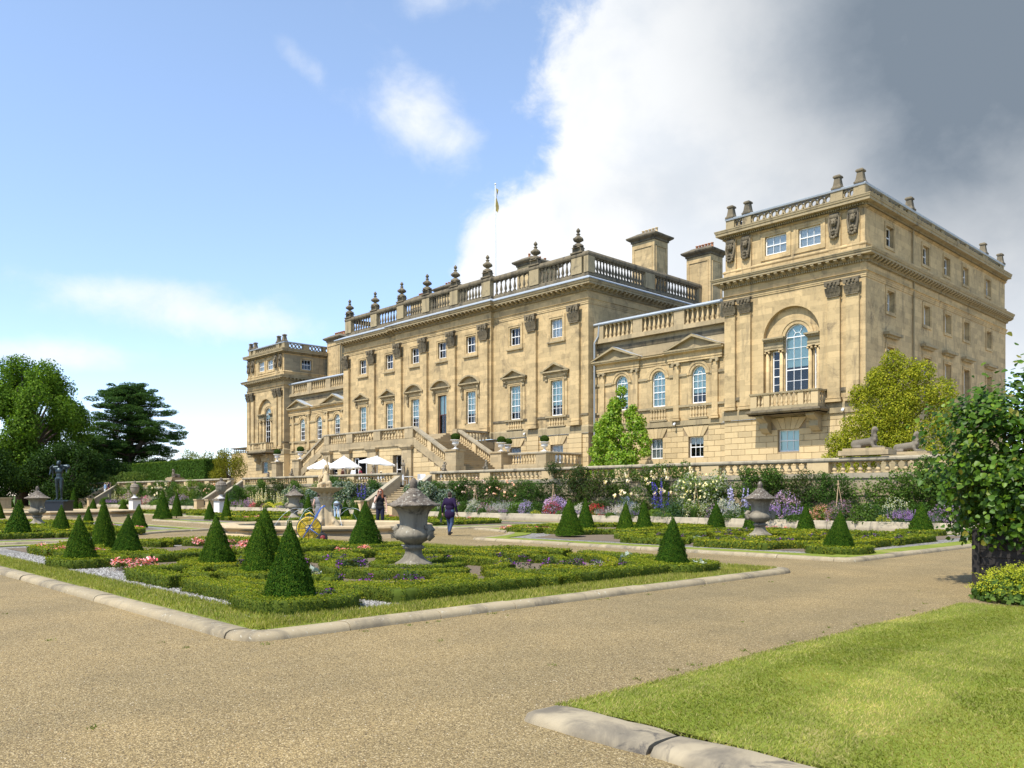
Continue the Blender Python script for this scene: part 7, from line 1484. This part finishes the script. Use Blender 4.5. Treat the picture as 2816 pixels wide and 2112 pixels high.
# ------------------------------------------------------------------ bronze statue
plain('bronze', (.035, .05, .055), .38, .5, .55, .5, 7, .2); plain('black_stone', (.012, .014, .018), .35, .5)
st = thing('bronze_statue', 'dark bronze standing figure carrying a beast on its shoulders', 'statue', (-67.5, 18.0, 1.17), R(52))
k = 1.68
B3 = lambda *p: tuple(v*k for v in p)
sp_ = [('e', B3(0, 0, .96), B3(.155, .11, .12)), ('e', B3(0, 0, 1.10), B3(.125, .095, .14)), ('e', B3(0, .01, 1.28), B3(.17, .115, .16)), ('c', B3(0, 0, 1.42), B3(0, -.02, 1.52), .055*k, .05*k), ('e', B3(0, -.04, 1.62), B3(.078, .095, .115)), ('e', B3(0, -.01, 1.68), B3(.09, .10, .075))]
for s in (-1, 1):
    sp_ += [('c', B3(s*.09, 0, .93), B3(s*.10, -.03*s, .52), .09*k, .062*k), ('c', B3(s*.10, -.03*s, .52), B3(s*.095, .03, .09), .058*k, .036*k), ('e', B3(s*.10, -.05, .04), B3(.05, .13, .04)), ('c', B3(s*.19, .02, 1.40), B3(s*.34, -.02, 1.44), .055*k, .045*k), ('c', B3(s*.34, -.02, 1.44), B3(s*.20, -.14, 1.52), .042*k, .035*k), ('e', B3(s*.17, -.17, 1.53), B3(.045, .05, .04))]
sculpt('figure', sp_, .035, 'bronze', st)
sculpt('beast', [('c', B3(-.34, .07, 1.42), B3(.32, .08, 1.50), .085*k, .095*k), ('e', B3(.40, -.02, 1.47), B3(.08, .10, .08)), ('c', B3(-.34, .07, 1.42), B3(-.40, .0, 1.12), .06*k, .03*k), ('c', B3(-.28, .09, 1.42), B3(-.30, .06, .96), .045*k, .02*k), ('c', B3(.3, .06, 1.46), B3(.34, -.08, 1.22), .05*k, .03*k)], .035, 'bronze', st)
p = MB(); p.box(-.85, .85, -.55, .55, -.06, .03); add('plinth', p.mesh('plinth'), 'bronze', st, local=True)
tag(add('statue_pedestal', MB().box(-.68, .68, -.68, .68, -1.0, -.06).box(-.74, .74, -.74, .74, -.1, -.05).mesh('statue_pedestal'), 'black_stone', None, (-67.5, 18.0, 1.17), None, R(46)), 'black polished block pedestal under the bronze statue', 'pedestal')

# ------------------------------------------------------------------ hose reel
plain('hose_yellow', (.62, .43, .03), .45, .4, 0, .25, 30); plain('blue_steel', (.03, .09, .32), .4, .5); plain('tyre', (.03, .03, .03), .8, .2); plain('wheel_red', (.22, .03, .03), .5, .4); plain('wire', (.06, .07, .08), .5, .4)
hr = thing('hose_reel', 'yellow hose coiled on a blue wheeled reel cart before the fountain basin', 'hose reel', (-24.55, 14.05, 0), R(62))
AX = lambda r_, a, w: (r_*math.cos(a), w, .46+r_*math.sin(a))   # reel turns about local y
for i, w in enumerate((-.20, -.155, -.11, -.065, -.02, .025, .07, .115)):
    for j, rr in enumerate((.36, .315, .27, .225, .18, .14)):
        if j > 0 and 0 < i < 7: continue
        m = MB(); m.tube([AX(rr, 2*math.pi*q/28+.01, w+.01*math.sin(q)) for q in range(29)], .0245, 7, False); add('hose_coil', m.mesh('hose_coil', True), 'hose_yellow', hr, local=True)
m = MB(); m.tube([AX(.36, R(80), -.2), (.12, -.24, .9), (.02, -.22, .98), (-.12, -.1, .92), (-.1, 0, .8)], .022, 7); add('hose_end', m.mesh('hose_end', True), 'hose_yellow', hr, local=True)
for w in (-.25, .16):
    m = MB(); m.tube([AX(.40, 2*math.pi*q/28, w) for q in range(29)], .010, 6, False); m.tube([AX(.13, 2*math.pi*q/16, w) for q in range(17)], .010, 6, False)
    for q in range(8): m.tube([AX(.05, q*math.pi/4, w), AX(.40, q*math.pi/4, w)], .007, 5)
    add('reel_side', m.mesh('reel_side', True), 'wire', hr, local=True)
m = MB(); m.tube([(0, -.32, .46), (0, .25, .46)], .02, 8); add('axle', m.mesh('axle', True), 'blue_steel', hr, local=True)
for w in (-.33, .24):
    m = MB(); m.tube([(-.30, w, .02), (.0, w, .48), (.38, w, 1.12), (.50, w, 1.2)], .016, 7); m.tube([(-.30, w, .03), (.42, w, .16)], .016, 7); m.tube([(.0, w, .48), (.42, w, .16)], .016, 7); add('side_frame', m.mesh('side_frame', True), 'blue_steel', hr, local=True)
for p0, p1 in (((.50, -.33, 1.2), (.50, .24, 1.2)), ((.42, -.33, .16), (.42, .24, .16)), ((-.30, -.33, .03), (-.30, .24, .03)), ((.22, -.33, .85), (.22, .24, .85))): m = MB(); m.tube([p0, p1], .016, 7); add('cross_bar', m.mesh('cross_bar', True), 'blue_steel', hr, local=True)
for w in (-.40, .31):
    wh = MB(); wh.lathe([(.09, -.035), (.15, -.04), (.165, -.02), (.165, .02), (.15, .04), (.09, .035)], (0, 0, 0), 20, cap=False); wh.v = [(a+.42, c+w, b+.165) for a, b, c in wh.v]; o = add('wheel', wh.mesh('wheel', True), 'tyre', hr, local=True)
    wh = MB(); wh.lathe([(.03, -.04), (.09, -.03), (.09, .03), (.03, .04)], (0, 0, 0), 16); wh.v = [(a+.42, c+w, b+.165) for a, b, c in wh.v]; add('rim', wh.mesh('rim', True), 'wheel_red', o, local=True)

# ------------------------------------------------------------------ terrace: parasols, tables, chairs, statues, sphinxes
plain('canvas', (.84, .83, .80), .8, .2, 0, 0, 1, 0, (.25, (.8, .78, .72))); plain('white_metal', (.78, .78, .77), .4, .4)
def parasol(x, y, za, ze, rad, tilt, label, ts=0):
    r = thing('parasol', label, 'parasol', (x, y, TZ), R(18), 'white parasols'); n = 8; h = za-TZ; e = ze-TZ
    m = MB(); m.tube([(0, 0, 0), (0, 0, h+.06)], .028, 8); add('pole', m.mesh('pole', True), 'white_metal', r, local=True); m = MB(); m.lathe([(.3, 0), (.3, .06), (.08, .1), (.05, .3)], (0, 0, 0), 16); add('foot', m.mesh('foot', True), 'white_metal', r, local=True)
    m = MB(); rows = 5; tv = math.tan(R(tilt))
    for i in range(rows+1):
        t = i/rows
        for j in range(n*4):
            a = 2*math.pi*j/(n*4); q = abs((j % 4)-0)/4; sag = 1-.05*math.sin(math.pi*(j % 4)/4)*t; rr = max(.01, rad*t*sag); zz = h-(h-e)*t**1.06-.05*math.sin(math.pi*(j % 4)/4)*t; m.v.append((rr*math.cos(a), rr*math.sin(a), zz+tv*rr*math.cos(a-R(ts))))
    for j in range(n*4): k_ = rows*n*4+j; x_, y_, z_ = m.v[k_]; m.v.append((x_*1.01, y_*1.01, z_-.10-.03*math.sin(math.pi*(j % 4)/4)))
    N4 = n*4; m.f = [(i*N4+j, i*N4+(j+1) % N4, (i+1)*N4+(j+1) % N4, (i+1)*N4+j) for i in range(rows+1) for j in range(N4)]; add('canopy', m.mesh('canopy', False), 'canvas', r, local=True)
    for j in range(n): a = 2*math.pi*j/n; m = MB(); m.tube([(0, 0, h-.08), (rad*.97*math.cos(a), rad*.97*math.sin(a), e-.03+tv*rad*math.cos(a-R(ts)))], .01, 5); add('rib', m.mesh('rib'), 'white_metal', r, local=True)
parasol(-67.0, 42.0, 5.22, 4.18, 1.62, 0, 'large white parasol with scalloped edge over the cafe tables'); parasol(-72.4, 43.0, 5.08, 4.28, 1.55, 0, 'white parasol partly behind the fountain figure'); parasol(-61.6, 42.0, 5.02, 4.42, 1.62, 6, 'tilted white parasol beside the tall sash window', 200)
def cafe_table(x, y, label):
    r = thing('cafe_table', label, 'table', (x, y, TZ), group='cafe tables'); m = MB(); m.lathe([(.36, .70), (.38, .71), (.38, .735), (.36, .74)], (0, 0, 0), 24); add('table_top', m.mesh('table_top', True), 'white_metal', r, local=True); m = MB(); m.tube([(0, 0, .03), (0, 0, .7)], .03, 8); add('stem', m.mesh('stem', True), 'white_metal', r, local=True)
    m = MB(); m.lathe([(.26, 0), (.26, .02), (.05, .05)], (0, 0, 0), 16); add('foot', m.mesh('foot', True), 'white_metal', r, local=True)
def cafe_chair(x, y, rz, label):
    r = thing('cafe_chair', label, 'chair', (x, y, TZ), rz, 'white cafe chairs'); m = MB(); m.box(-.22, .22, -.22, .22, .43, .46); add('seat', m.mesh('seat'), 'white_metal', r, local=True); m = MB(); m.add([(-.22, .2, .5), (.22, .2, .5), (.22, .3, .92), (-.22, .3, .92), (-.22, .23, .5), (.22, .23, .5), (.22, .33, .92), (-.22, .33, .92)], [(0, 1, 2, 3), (7, 6, 5, 4), (0, 4, 5, 1), (1, 5, 6, 2), (2, 6, 7, 3), (3, 7, 4, 0)]); add('backrest', m.mesh('backrest'), 'white_metal', r, local=True)
    for sx, sy in itertools.product((-.2, .2), (-.2, .2)): m = MB(); m.tube([(sx, sy, 0), (sx*.95, sy*.95, .44)], .016, 6); add('leg', m.mesh('leg'), 'white_metal', r, local=True)
cafe_table(-55.0, 40.6, 'round white cafe table at the head of the garden steps'); cafe_table(-52.4, 40.6, 'round white cafe table beside the balustrade end'); cafe_table(-67.0, 41.2, 'round white cafe table under the large parasol'); cafe_table(-62.2, 41.4, 'round white cafe table under the tilted parasol')
for x, y, a in ((-55.9, 40.7, 90), (-54.2, 41.1, -120), (-53.3, 40.9, 80), (-51.6, 41.0, -90), (-55.0, 41.6, 0)): cafe_chair(x, y, R(a), 'white cafe chair at the head of the garden steps')
ST1 = [('e', (0, 0, .95), (.14, .1, .14)), ('e', (0, 0, 1.22), (.16, .11, .2)), ('c', (0, 0, 1.4), (.01, 0, 1.5), .05, .045), ('e', (.01, -.02, 1.6), (.075, .085, .105)), ('c', (.08, 0, .95), (.09, -.02, .08), .1, .07), ('c', (-.08, 0, .95), (-.10, -.08, .5), .1, .08), ('c', (-.10, -.08, .5), (-.1, .03, .06), .075, .05), ('c', (.17, 0, 1.36), (.24, -.04, 1.08), .05, .042), ('c', (.24, -.04, 1.08), (.12, -.18, 1.0), .04, .035), ('c', (-.17, 0, 1.36), (-.22, -.02, 1.1), .05, .042), ('c', (-.22, -.02, 1.1), (-.1, -.17, 1.24), .04, .035), ('c', (-.02, .04, 1.3), (.06, .06, .1), .12, .17), ('e', (0, 0, .04), (.26, .24, .08))]
for x, y, lab in ((-61.2, 44.55, 'pale standing stone statue beside the sash window under the staircase'), (-65.9, 44.55, 'pale standing stone statue behind the cafe guests'), (-70.9, 44.55, 'pale standing stone statue behind the large parasol')):
    r = thing('stone_statue', lab, 'statue', (x, y, TZ+.75), R(random.uniform(-20, 20)), 'statues under the staircase'); sculpt('figure', ST1, .035, 'statue_stone', r); p = MB(); p.box(-.3, .3, -.3, .3, -.75, 0); p.box(-.35, .35, -.35, .35, -.06, .01); add('pedestal', p.mesh('pedestal'), 'terrace_stone', r, local=True)
PU = [('e', (0, 0, .1), (.24, .22, .12)), ('e', (0, .02, .26), (.14, .12, .12)), ('c', (0, .02, .3), (.02, 0, .52), .13, .12), ('e', (.02, -.02, .72), (.10, .105, .11)), ('c', (.08, -.05, .24), (.16, -.24, .28), .075, .06), ('c', (.16, -.24, .28), (.14, -.26, .08), .06, .045), ('c', (-.08, -.05, .24), (-.2, -.18, .2), .075, .06), ('c', (.12, 0, .54), (.26, -.06, .62), .045, .04), ('c', (.26, -.06, .62), (.2, -.12, .8), .038, .032), ('c', (-.12, 0, .54), (-.24, -.04, .38), .045, .035)]
for x, y, z, lab in ((-55.0, 44.3, 3.58, 'weathered grey seated cherub by the pedestal of the stair foot'), (-49.8, 44.4, 3.58, 'weathered grey seated cherub east of the stair foot'), (-81.0, 44.3, 3.62, 'weathered grey cherub at the western stair foot'), (-86.3, 44.3, 3.4, 'weathered grey cherub before the lone vase pedestal')):
    r = thing('lead_cherub', lab, 'statue', (x, y, z), R(random.uniform(-30, 40)), 'seated cherubs'); sculpt('figure', PU, .03, 'statue_stone', r); p = MB(); p.box(-.26, .26, -.26, .26, TZ-z, .02); add('pedestal', p.mesh('pedestal'), 'terrace_stone', r, local=True)
SX = [('c', (-.42, 0, .22), (.22, 0, .30), .20, .19), ('e', (-.48, .12, .20), (.2, .12, .2)), ('e', (-.48, -.12, .20), (.2, .12, .2)), ('c', (-.5, -.18, .08), (-.22, -.2, .06), .08, .06), ('c', (-.5, .18, .08), (-.22, .2, .06), .08, .06), ('c', (.2, 0, .3), (.34, 0, .52), .18, .13), ('e', (.36, -.08, .38), (.1, .09, .11)), ('e', (.36, .08, .38), (.1, .09, .11)), ('c', (.28, -.13, .22), (.34, -.13, .07), .085, .07), ('c', (.34, -.13, .06), (.68, -.13, .05), .07, .055), ('c', (.28, .13, .22), (.34, .13, .07), .085, .07), ('c', (.34, .13, .06), (.68, .13, .05), .07, .055), ('c', (.34, 0, .55), (.36, 0, .72), .075, .07), ('e', (.39, 0, .82), (.095, .085, .12)), ('e', (.49, 0, .80), (.03, .02, .03)), ('e', (.35, 0, .86), (.125, .12, .12)), ('c', (.30, -.1, .82), (.28, -.12, .58), .06, .05), ('c', (.30, .1, .82), (.28, .12, .58), .06, .05), ('c', (-.66, 0, .15), (-.5, .22, .05), .03, .025)]
for x, y, z, a, lab in ((-17.0, 39.3, 3.76, 0, 'stone sphinx crouching on the balustrade before the golden tree'), (-16.5, 43.0, 3.70, 0, 'stone sphinx in the shade behind the golden branches'), (-100.0, 39.3, 3.66, -60, 'far stone sphinx on the balustrade before the clipped hedge')):
    r = thing('stone_sphinx', lab, 'statue', (x, y, z), R(a), 'stone sphinxes', scale=1.06); sculpt('figure', SX, .028, 'statue_stone', r); p = MB(); p.box(-.95, .95, -.38, .38, -.08, .02); p.box(-1.12, 1.12, -.45, .45, -.30, -.08) if y < 42 else p.box(-1.1, 1.1, -.45, .45, (TZ-z)/1.06, -.08); add('plinth', p.mesh('plinth'), 'terrace_stone', r, local=True)
# security cameras on the plinth band, wing beyond the far tower
for x, y, z in ((-25.3, FY-.2, 7.35), (-34.9, FY+.55, 7.25), (-39.6, FY+.68, 7.3), (-56.0, FY-.2, 7.35)):
    m = MB(); m.sphere((x, y-.12, z-.06), .10, 10, 8); m.box(x-.06, x+.06, y-.1, y+.12, z, z+.09); m.build('security_camera', 'white_paint', house, True)
m = MB(); m.box(-129.5, -113.35, 60, 72, TZ, 8.25); m.build('wing_wall', 'ashlar', house); MB().sweep([(-.4, 9.0), (.05, 9.0), (.05, 9.18), (-.4, 9.18)], [(-129.5, 72), (-129.5, 60), (-113.4, 60)]).build('wing_coping', 'grimy', house); balusters(house, (-129, 60.2), (-113.8, 60.2), 8.25, .75, 24, .28)
# ------------------------------------------------------------------ people
plain('skin', (.56, .34, .25), .55, .3); plain('hair_brown', (.035, .02, .012), .6, .3, 0, .4, 20); plain('hair_red', (.20, .06, .022), .6, .3, 0, .4, 20); plain('jeans', (.035, .055, .11), .8, .2, 0, .3, 12); plain('navy', (.016, .018, .035), .85, .15); plain('purple_knit', (.018, .009, .034), .85, .15, 0, .3, 25); plain('black_cloth', (.012, .012, .014), .85, .15); plain('canvas_bag', (.52, .48, .42), .85, .15, 0, .15, 9); plain('grey_cloth', (.16, .16, .16), .85, .15); plain('pale_jeans', (.36, .47, .56), .85, .15, 0, .15, 9); plain('shoe', (.03, .03, .035), .6, .3); plain('straw', (.62, .52, .34), .85, .15); plain('white_cloth', (.72, .72, .72), .85, .15); plain('coral_cloth', (.55, .17, .12), .85, .15); plain('brown_cloth', (.14, .06, .04), .85, .15); plain('blue_cloth', (.22, .32, .5), .85, .15); plain('dark_red', (.2, .02, .04), .85, .15); plain('glasses', (.01, .01, .01), .2, .5)
J0 = dict(pel=(0, 0, .93), bel=(0, -.01, 1.06), che=(0, 0, 1.24), nek=(0, .01, 1.42), hed=(0, -.02, 1.53), shl=(.17, .01, 1.36), ell=(.23, .05, 1.10), wrl=(.25, -.04, .88), shr=(-.17, .01, 1.36), elr=(-.23, .05, 1.10), wrr=(-.25, -.04, .88), hil=(.085, 0, .90), knl=(.095, -.02, .49), anl=(.095, .03, .08), hir=(-.085, 0, .90), knr=(-.095, -.02, .49), anr=(-.095, .03, .08))
def person(label, loc, rz, H, J=None, top='grey_cloth', legs='jeans', hair='hair_brown', sleeves=True, hem=.86, skirt=False, vox=.02, hat=None, longhair=False, shades=False, group=None, fat=1.0):
    j = dict(J0); j.update(J or {}); V_ = {k: Vector(v) for k, v in j.items()}; r = thing('person', label, 'person', loc, rz, group, scale=H/1.65); g = lambda k: tuple(V_[k])
    hd = V_['hed']; body = [('e', g('hed'), (.072, .088, .108)), ('e', tuple(hd+Vector((0, -.03, -.06))), (.052, .055, .055)), ('e', tuple(hd+Vector((0, -.092, -.012))), (.013, .02, .022)), ('e', tuple(hd+Vector((0, -.078, -.052))), (.022, .012, .008)), ('e', tuple(hd+Vector((.074, .005, -.005))), (.012, .02, .03)), ('e', tuple(hd+Vector((-.074, .005, -.005))), (.012, .02, .03)),
        ('c', g('nek'), tuple(hd+Vector((0, .015, -.05))), .05, .046), ('e', g('che'), (.155, .10, .17)), ('e', g('bel'), (.13, .095, .14)), ('e', g('pel'), (.15, .105, .12))]
    for s in 'lr':
        sg = 1 if s == 'l' else -1
        body += [('c', g('sh'+s), g('el'+s), .05, .04), ('c', g('el'+s), g('wr'+s), .038, .026), ('c', g('hi'+s), g('kn'+s), .085, .058), ('c', g('kn'+s), g('an'+s), .055, .036), ('c', tuple(V_['an'+s]+Vector((0, .02, -.04))), tuple(V_['an'+s]+Vector((sg*.02, -.15, -.05))), .035, .028)]
        w = V_['wr'+s]; d = (w-V_['el'+s]).normalized(); sd = d.cross(Vector((0, 1, 0))); sd = sd.normalized() if sd.length > .1 else Vector((1, 0, 0)); palm = w+d*.05; body.append(('c', tuple(w), tuple(palm+d*.02), .024, .03))
        for q, L in enumerate((.07, .08, .075, .06)): b0 = palm+d*.03+sd*(q-1.5)*.017; k1 = b0+d*L*.55+Vector((0, -.012, 0)); body += [('c', tuple(b0), tuple(k1), .0095, .009), ('c', tuple(k1), tuple(k1+d*L*.4+Vector((0, -.022, 0))), .009, .008)]
        body.append(('c', tuple(palm-sd*.028*sg), tuple(palm-sd*.05*sg+d*.045+Vector((0, -.02, 0))), .011, .009))
    sculpt('body', body, min(vox, .016) if vox <= .02 else vox, 'skin', r, smooth=2)
    f = 1.12*fat; tp = [('e', g('che'), (.165*f, .112*f, .175)), ('e', g('bel'), (.142*f, .108*f, .155)), ('c', tuple(V_['shl']), tuple(V_['shr']), .062, .062)]
    tp.append(('e', (V_['pel'].x, V_['pel'].y, V_['pel'].z-(.93-hem)*.5), (.165*f, .12*f, .10+(.93-hem)*.5)))
    for s in 'lr':
        if sleeves: tp += [('c', g('sh'+s), g('el'+s), .062, .054), ('c', g('el'+s), tuple(V_['el'+s].lerp(V_['wr'+s], .93)), .052, .040)]
        tp += [('e', (V_['che'].x+(.065 if s == 'l' else -.065), V_['che'].y-.085, V_['che'].z-.02), (.06, .05, .06))]
    sculpt('top', tp, vox, top, r)
    lg = [('e', g('pel'), (.158*fat, .112, .125))]
    for s in 'lr': lg += [('c', g('hi'+s), g('kn'+s), .098*fat, .07), ('c', g('kn'+s), tuple(V_['an'+s]+Vector((0, 0, .02))), .068, .052)]
    if skirt: lg += [('c', g('pel'), (V_['pel'].x, V_['pel'].y-.02, .48), .16, .2)]
    sculpt('skirt' if skirt else 'trousers', lg, vox, legs, r)
    for s in 'lr': a = V_['an'+s]; sg = 1 if s == 'l' else -1; sculpt('shoe', [('c', tuple(a+Vector((0, .03, -.035))), tuple(a+Vector((sg*.02, -.16, -.045))), .043, .034), ('e', tuple(a+Vector((0, .03, -.02))), (.042, .05, .05))], .018, 'shoe', r)
    hp = [('e', tuple(hd+Vector((0, .022, .035))), (.084, .092, .095)), ('e', tuple(hd+Vector((0, .05, -.02))), (.078, .065, .085))]
    if longhair: hp += [('c', tuple(hd+Vector((.075, .02, .02))), tuple(hd+Vector((.10, -.02, -.24))), .04, .05), ('c', tuple(hd+Vector((-.075, .02, .02))), tuple(hd+Vector((-.10, -.02, -.24))), .04, .05), ('c', tuple(hd+Vector((0, .06, .0))), tuple(hd+Vector((0, .07, -.24))), .08, .09)]
    sculpt('hair', hp, .018, hair, r)
    for s in (-1, 1): m = MB(); m.sphere(tuple(hd+Vector((s*.03, -.083, .012))), .0095, 8, 6); add('eye', m.mesh('eye', True), 'glasses', r, local=True)
    if shades: m = MB(); [m.sphere(tuple(hd+Vector((s*.034, -.088, .012))), (.028, .012, .02), 10, 6) for s in (-1, 1)]; m.tube([tuple(hd+Vector((-.075, -.02, .018))), tuple(hd+Vector((-.05, -.09, .018))), tuple(hd+Vector((.05, -.09, .018))), tuple(hd+Vector((.075, -.02, .018)))], .005, 5); add('sunglasses', m.mesh('sunglasses', True), 'glasses', r, local=True)
    if hat: m = MB(); m.lathe([(.17, .045), (.165, .055), (.095, .06), (.09, .12), (.06, .15), (0.002, .155)], tuple(hd), 18); add('hat', m.mesh('hat', True), hat, r, local=True)
    return r
# woman in purple walking away past the basin
w = person('woman in a purple cardigan and jeans walking away past the basin', (-24.75, 20.2, .0), R(205), 1.69, dict(ell=(.27, .07, 1.10), wrl=(.30, .0, .86), elr=(-.27, .06, 1.11), wrr=(-.29, -.02, .88), knl=(.085, -.10, .50), anl=(.08, -.12, .09), knr=(-.085, .0, .48), anr=(-.09, .20, .16)), 'purple_knit', 'jeans', 'hair_brown', True, .70, fat=1.15)
m = MB(); m.tube([(.32, -.02, .84), (.36, -.02, .62)], .012, 6); m.box(.33, .40, -.05, .02, .50, .64); add('umbrella_case', m.mesh('umbrella_case'), 'shoe', w, local=True)
# red-haired woman with shoulder bag, hand at chin, facing the fountain
w = person('red-haired woman in black vest and sunglasses with a pale shoulder bag', (-30.7, 21.1, .0), R(35), 1.84, dict(elr=(-.20, -.09, 1.12), wrr=(-.05, -.17, 1.34), ell=(.23, .05, 1.10), wrl=(.27, -.02, .86), hed=(.015, -.03, 1.535)), 'black_cloth', 'navy', 'hair_red', False, .86, longhair=True, shades=True)
sculpt('shoulder_bag', [('e', (-.26, .06, .98), (.10, .13, .15)), ('e', (-.27, .05, .90), (.11, .15, .10))], .022, 'canvas_bag', w); m = MB(); m.tube([(-.16, .0, 1.43), (-.22, -.06, 1.25), (-.25, -.04, 1.08)], .014, 6); m.tube([(-.16, .02, 1.43), (-.22, .12, 1.25), (-.26, .14, 1.08)], .014, 6); add('bag_strap', m.mesh('bag_strap', True), 'canvas_bag', w, local=True)
person('person in a grey dress standing behind the fountain stem', (-31.9, 18.75, 0), R(215), 1.72, None, 'grey_cloth', 'grey_cloth', 'hair_brown', False, .80, True)
# gardener bending over the bed
person('gardener in pale blue jeans bending down among the hedges', (-45.2, 27.8, .05), R(226), 1.75, dict(pel=(0, .10, .93), bel=(0, -.06, .95), che=(0, -.24, .90), nek=(0, -.42, .80), hed=(0, -.50, .70), shl=(.17, -.36, .84), ell=(.2, -.42, .58), wrl=(.16, -.46, .36), shr=(-.17, -.36, .84), elr=(-.2, -.44, .58), wrr=(-.14, -.5, .36), hil=(.085, .08, .9), hir=(-.085, .08, .9)), 'grey_cloth', 'pale_jeans', 'hair_brown', True, .86)
person('distant person in pale blue on the far garden steps', (-122.0, 38.3, 1.62), R(10), 1.66, None, 'blue_cloth', 'white_cloth', 'hair_brown', True, .86, vox=.035); person('distant person in purple and orange on the far garden steps', (-121.1, 38.5, 1.75), R(-20), 1.66, None, 'purple_knit', 'coral_cloth', 'hair_brown', True, .80, vox=.035)
# cafe guests
SIT = dict(pel=(0, .08, .50), bel=(0, .07, .63), che=(0, .06, .82), nek=(0, .05, 1.0), hed=(0, .02, 1.11), shl=(.17, .06, .95), shr=(-.17, .06, .95), ell=(.22, 0, .70), wrl=(.12, -.22, .74), elr=(-.22, 0, .70), wrr=(-.12, -.22, .74), hil=(.085, .04, .48), knl=(.11, -.38, .50), anl=(.11, -.36, .08), hir=(-.085, .04, .48), knr=(-.11, -.38, .50), anr=(-.11, -.36, .08))
for x, y, a, tp, hr_, ht, stand, lab in ((-64.0, 41.1, 200, 'white_cloth', 'hair_brown', 'straw', True, 'standing cafe guest in white wearing a pale sun hat'), (-63.1, 41.3, 160, 'white_cloth', 'hair_brown', None, False, 'seated cafe guest in a white top over coral'), (-65.6, 41.0, 120, 'brown_cloth', 'hair_brown', None, True, 'cafe guest in brown bending beside the hatted guest'), (-59.8, 41.2, 210, 'blue_cloth', 'hair_brown', 'straw', False, 'seated cafe guest in a straw hat under the tilted parasol'), (-61.0, 41.0, 60, 'black_cloth', 'hair_brown', None, False, 'seated dark-haired cafe guest in black'), (-67.9, 41.0, 100, 'black_cloth', 'hair_brown', None, False, 'seated dark-haired cafe guest beneath the large parasol'), (-64.9, 42.4, 0, 'dark_red', 'hair_brown', None, True, 'cafe guest in dark red standing near the glass doors')):
    person(lab, (x, y, TZ), R(a), 1.68 if stand else 1.7, None if stand else SIT, tp, 'navy' if tp != 'white_cloth' or stand else 'coral_cloth', hr_, True, .86 if stand else .45, vox=.032, hat=ht, group='cafe guests')
    if not stand: cafe_chair(x-.08*math.sin(R(a)), y+.08*math.cos(R(a)), R(a), 'white cafe chair occupied by a cafe guest')
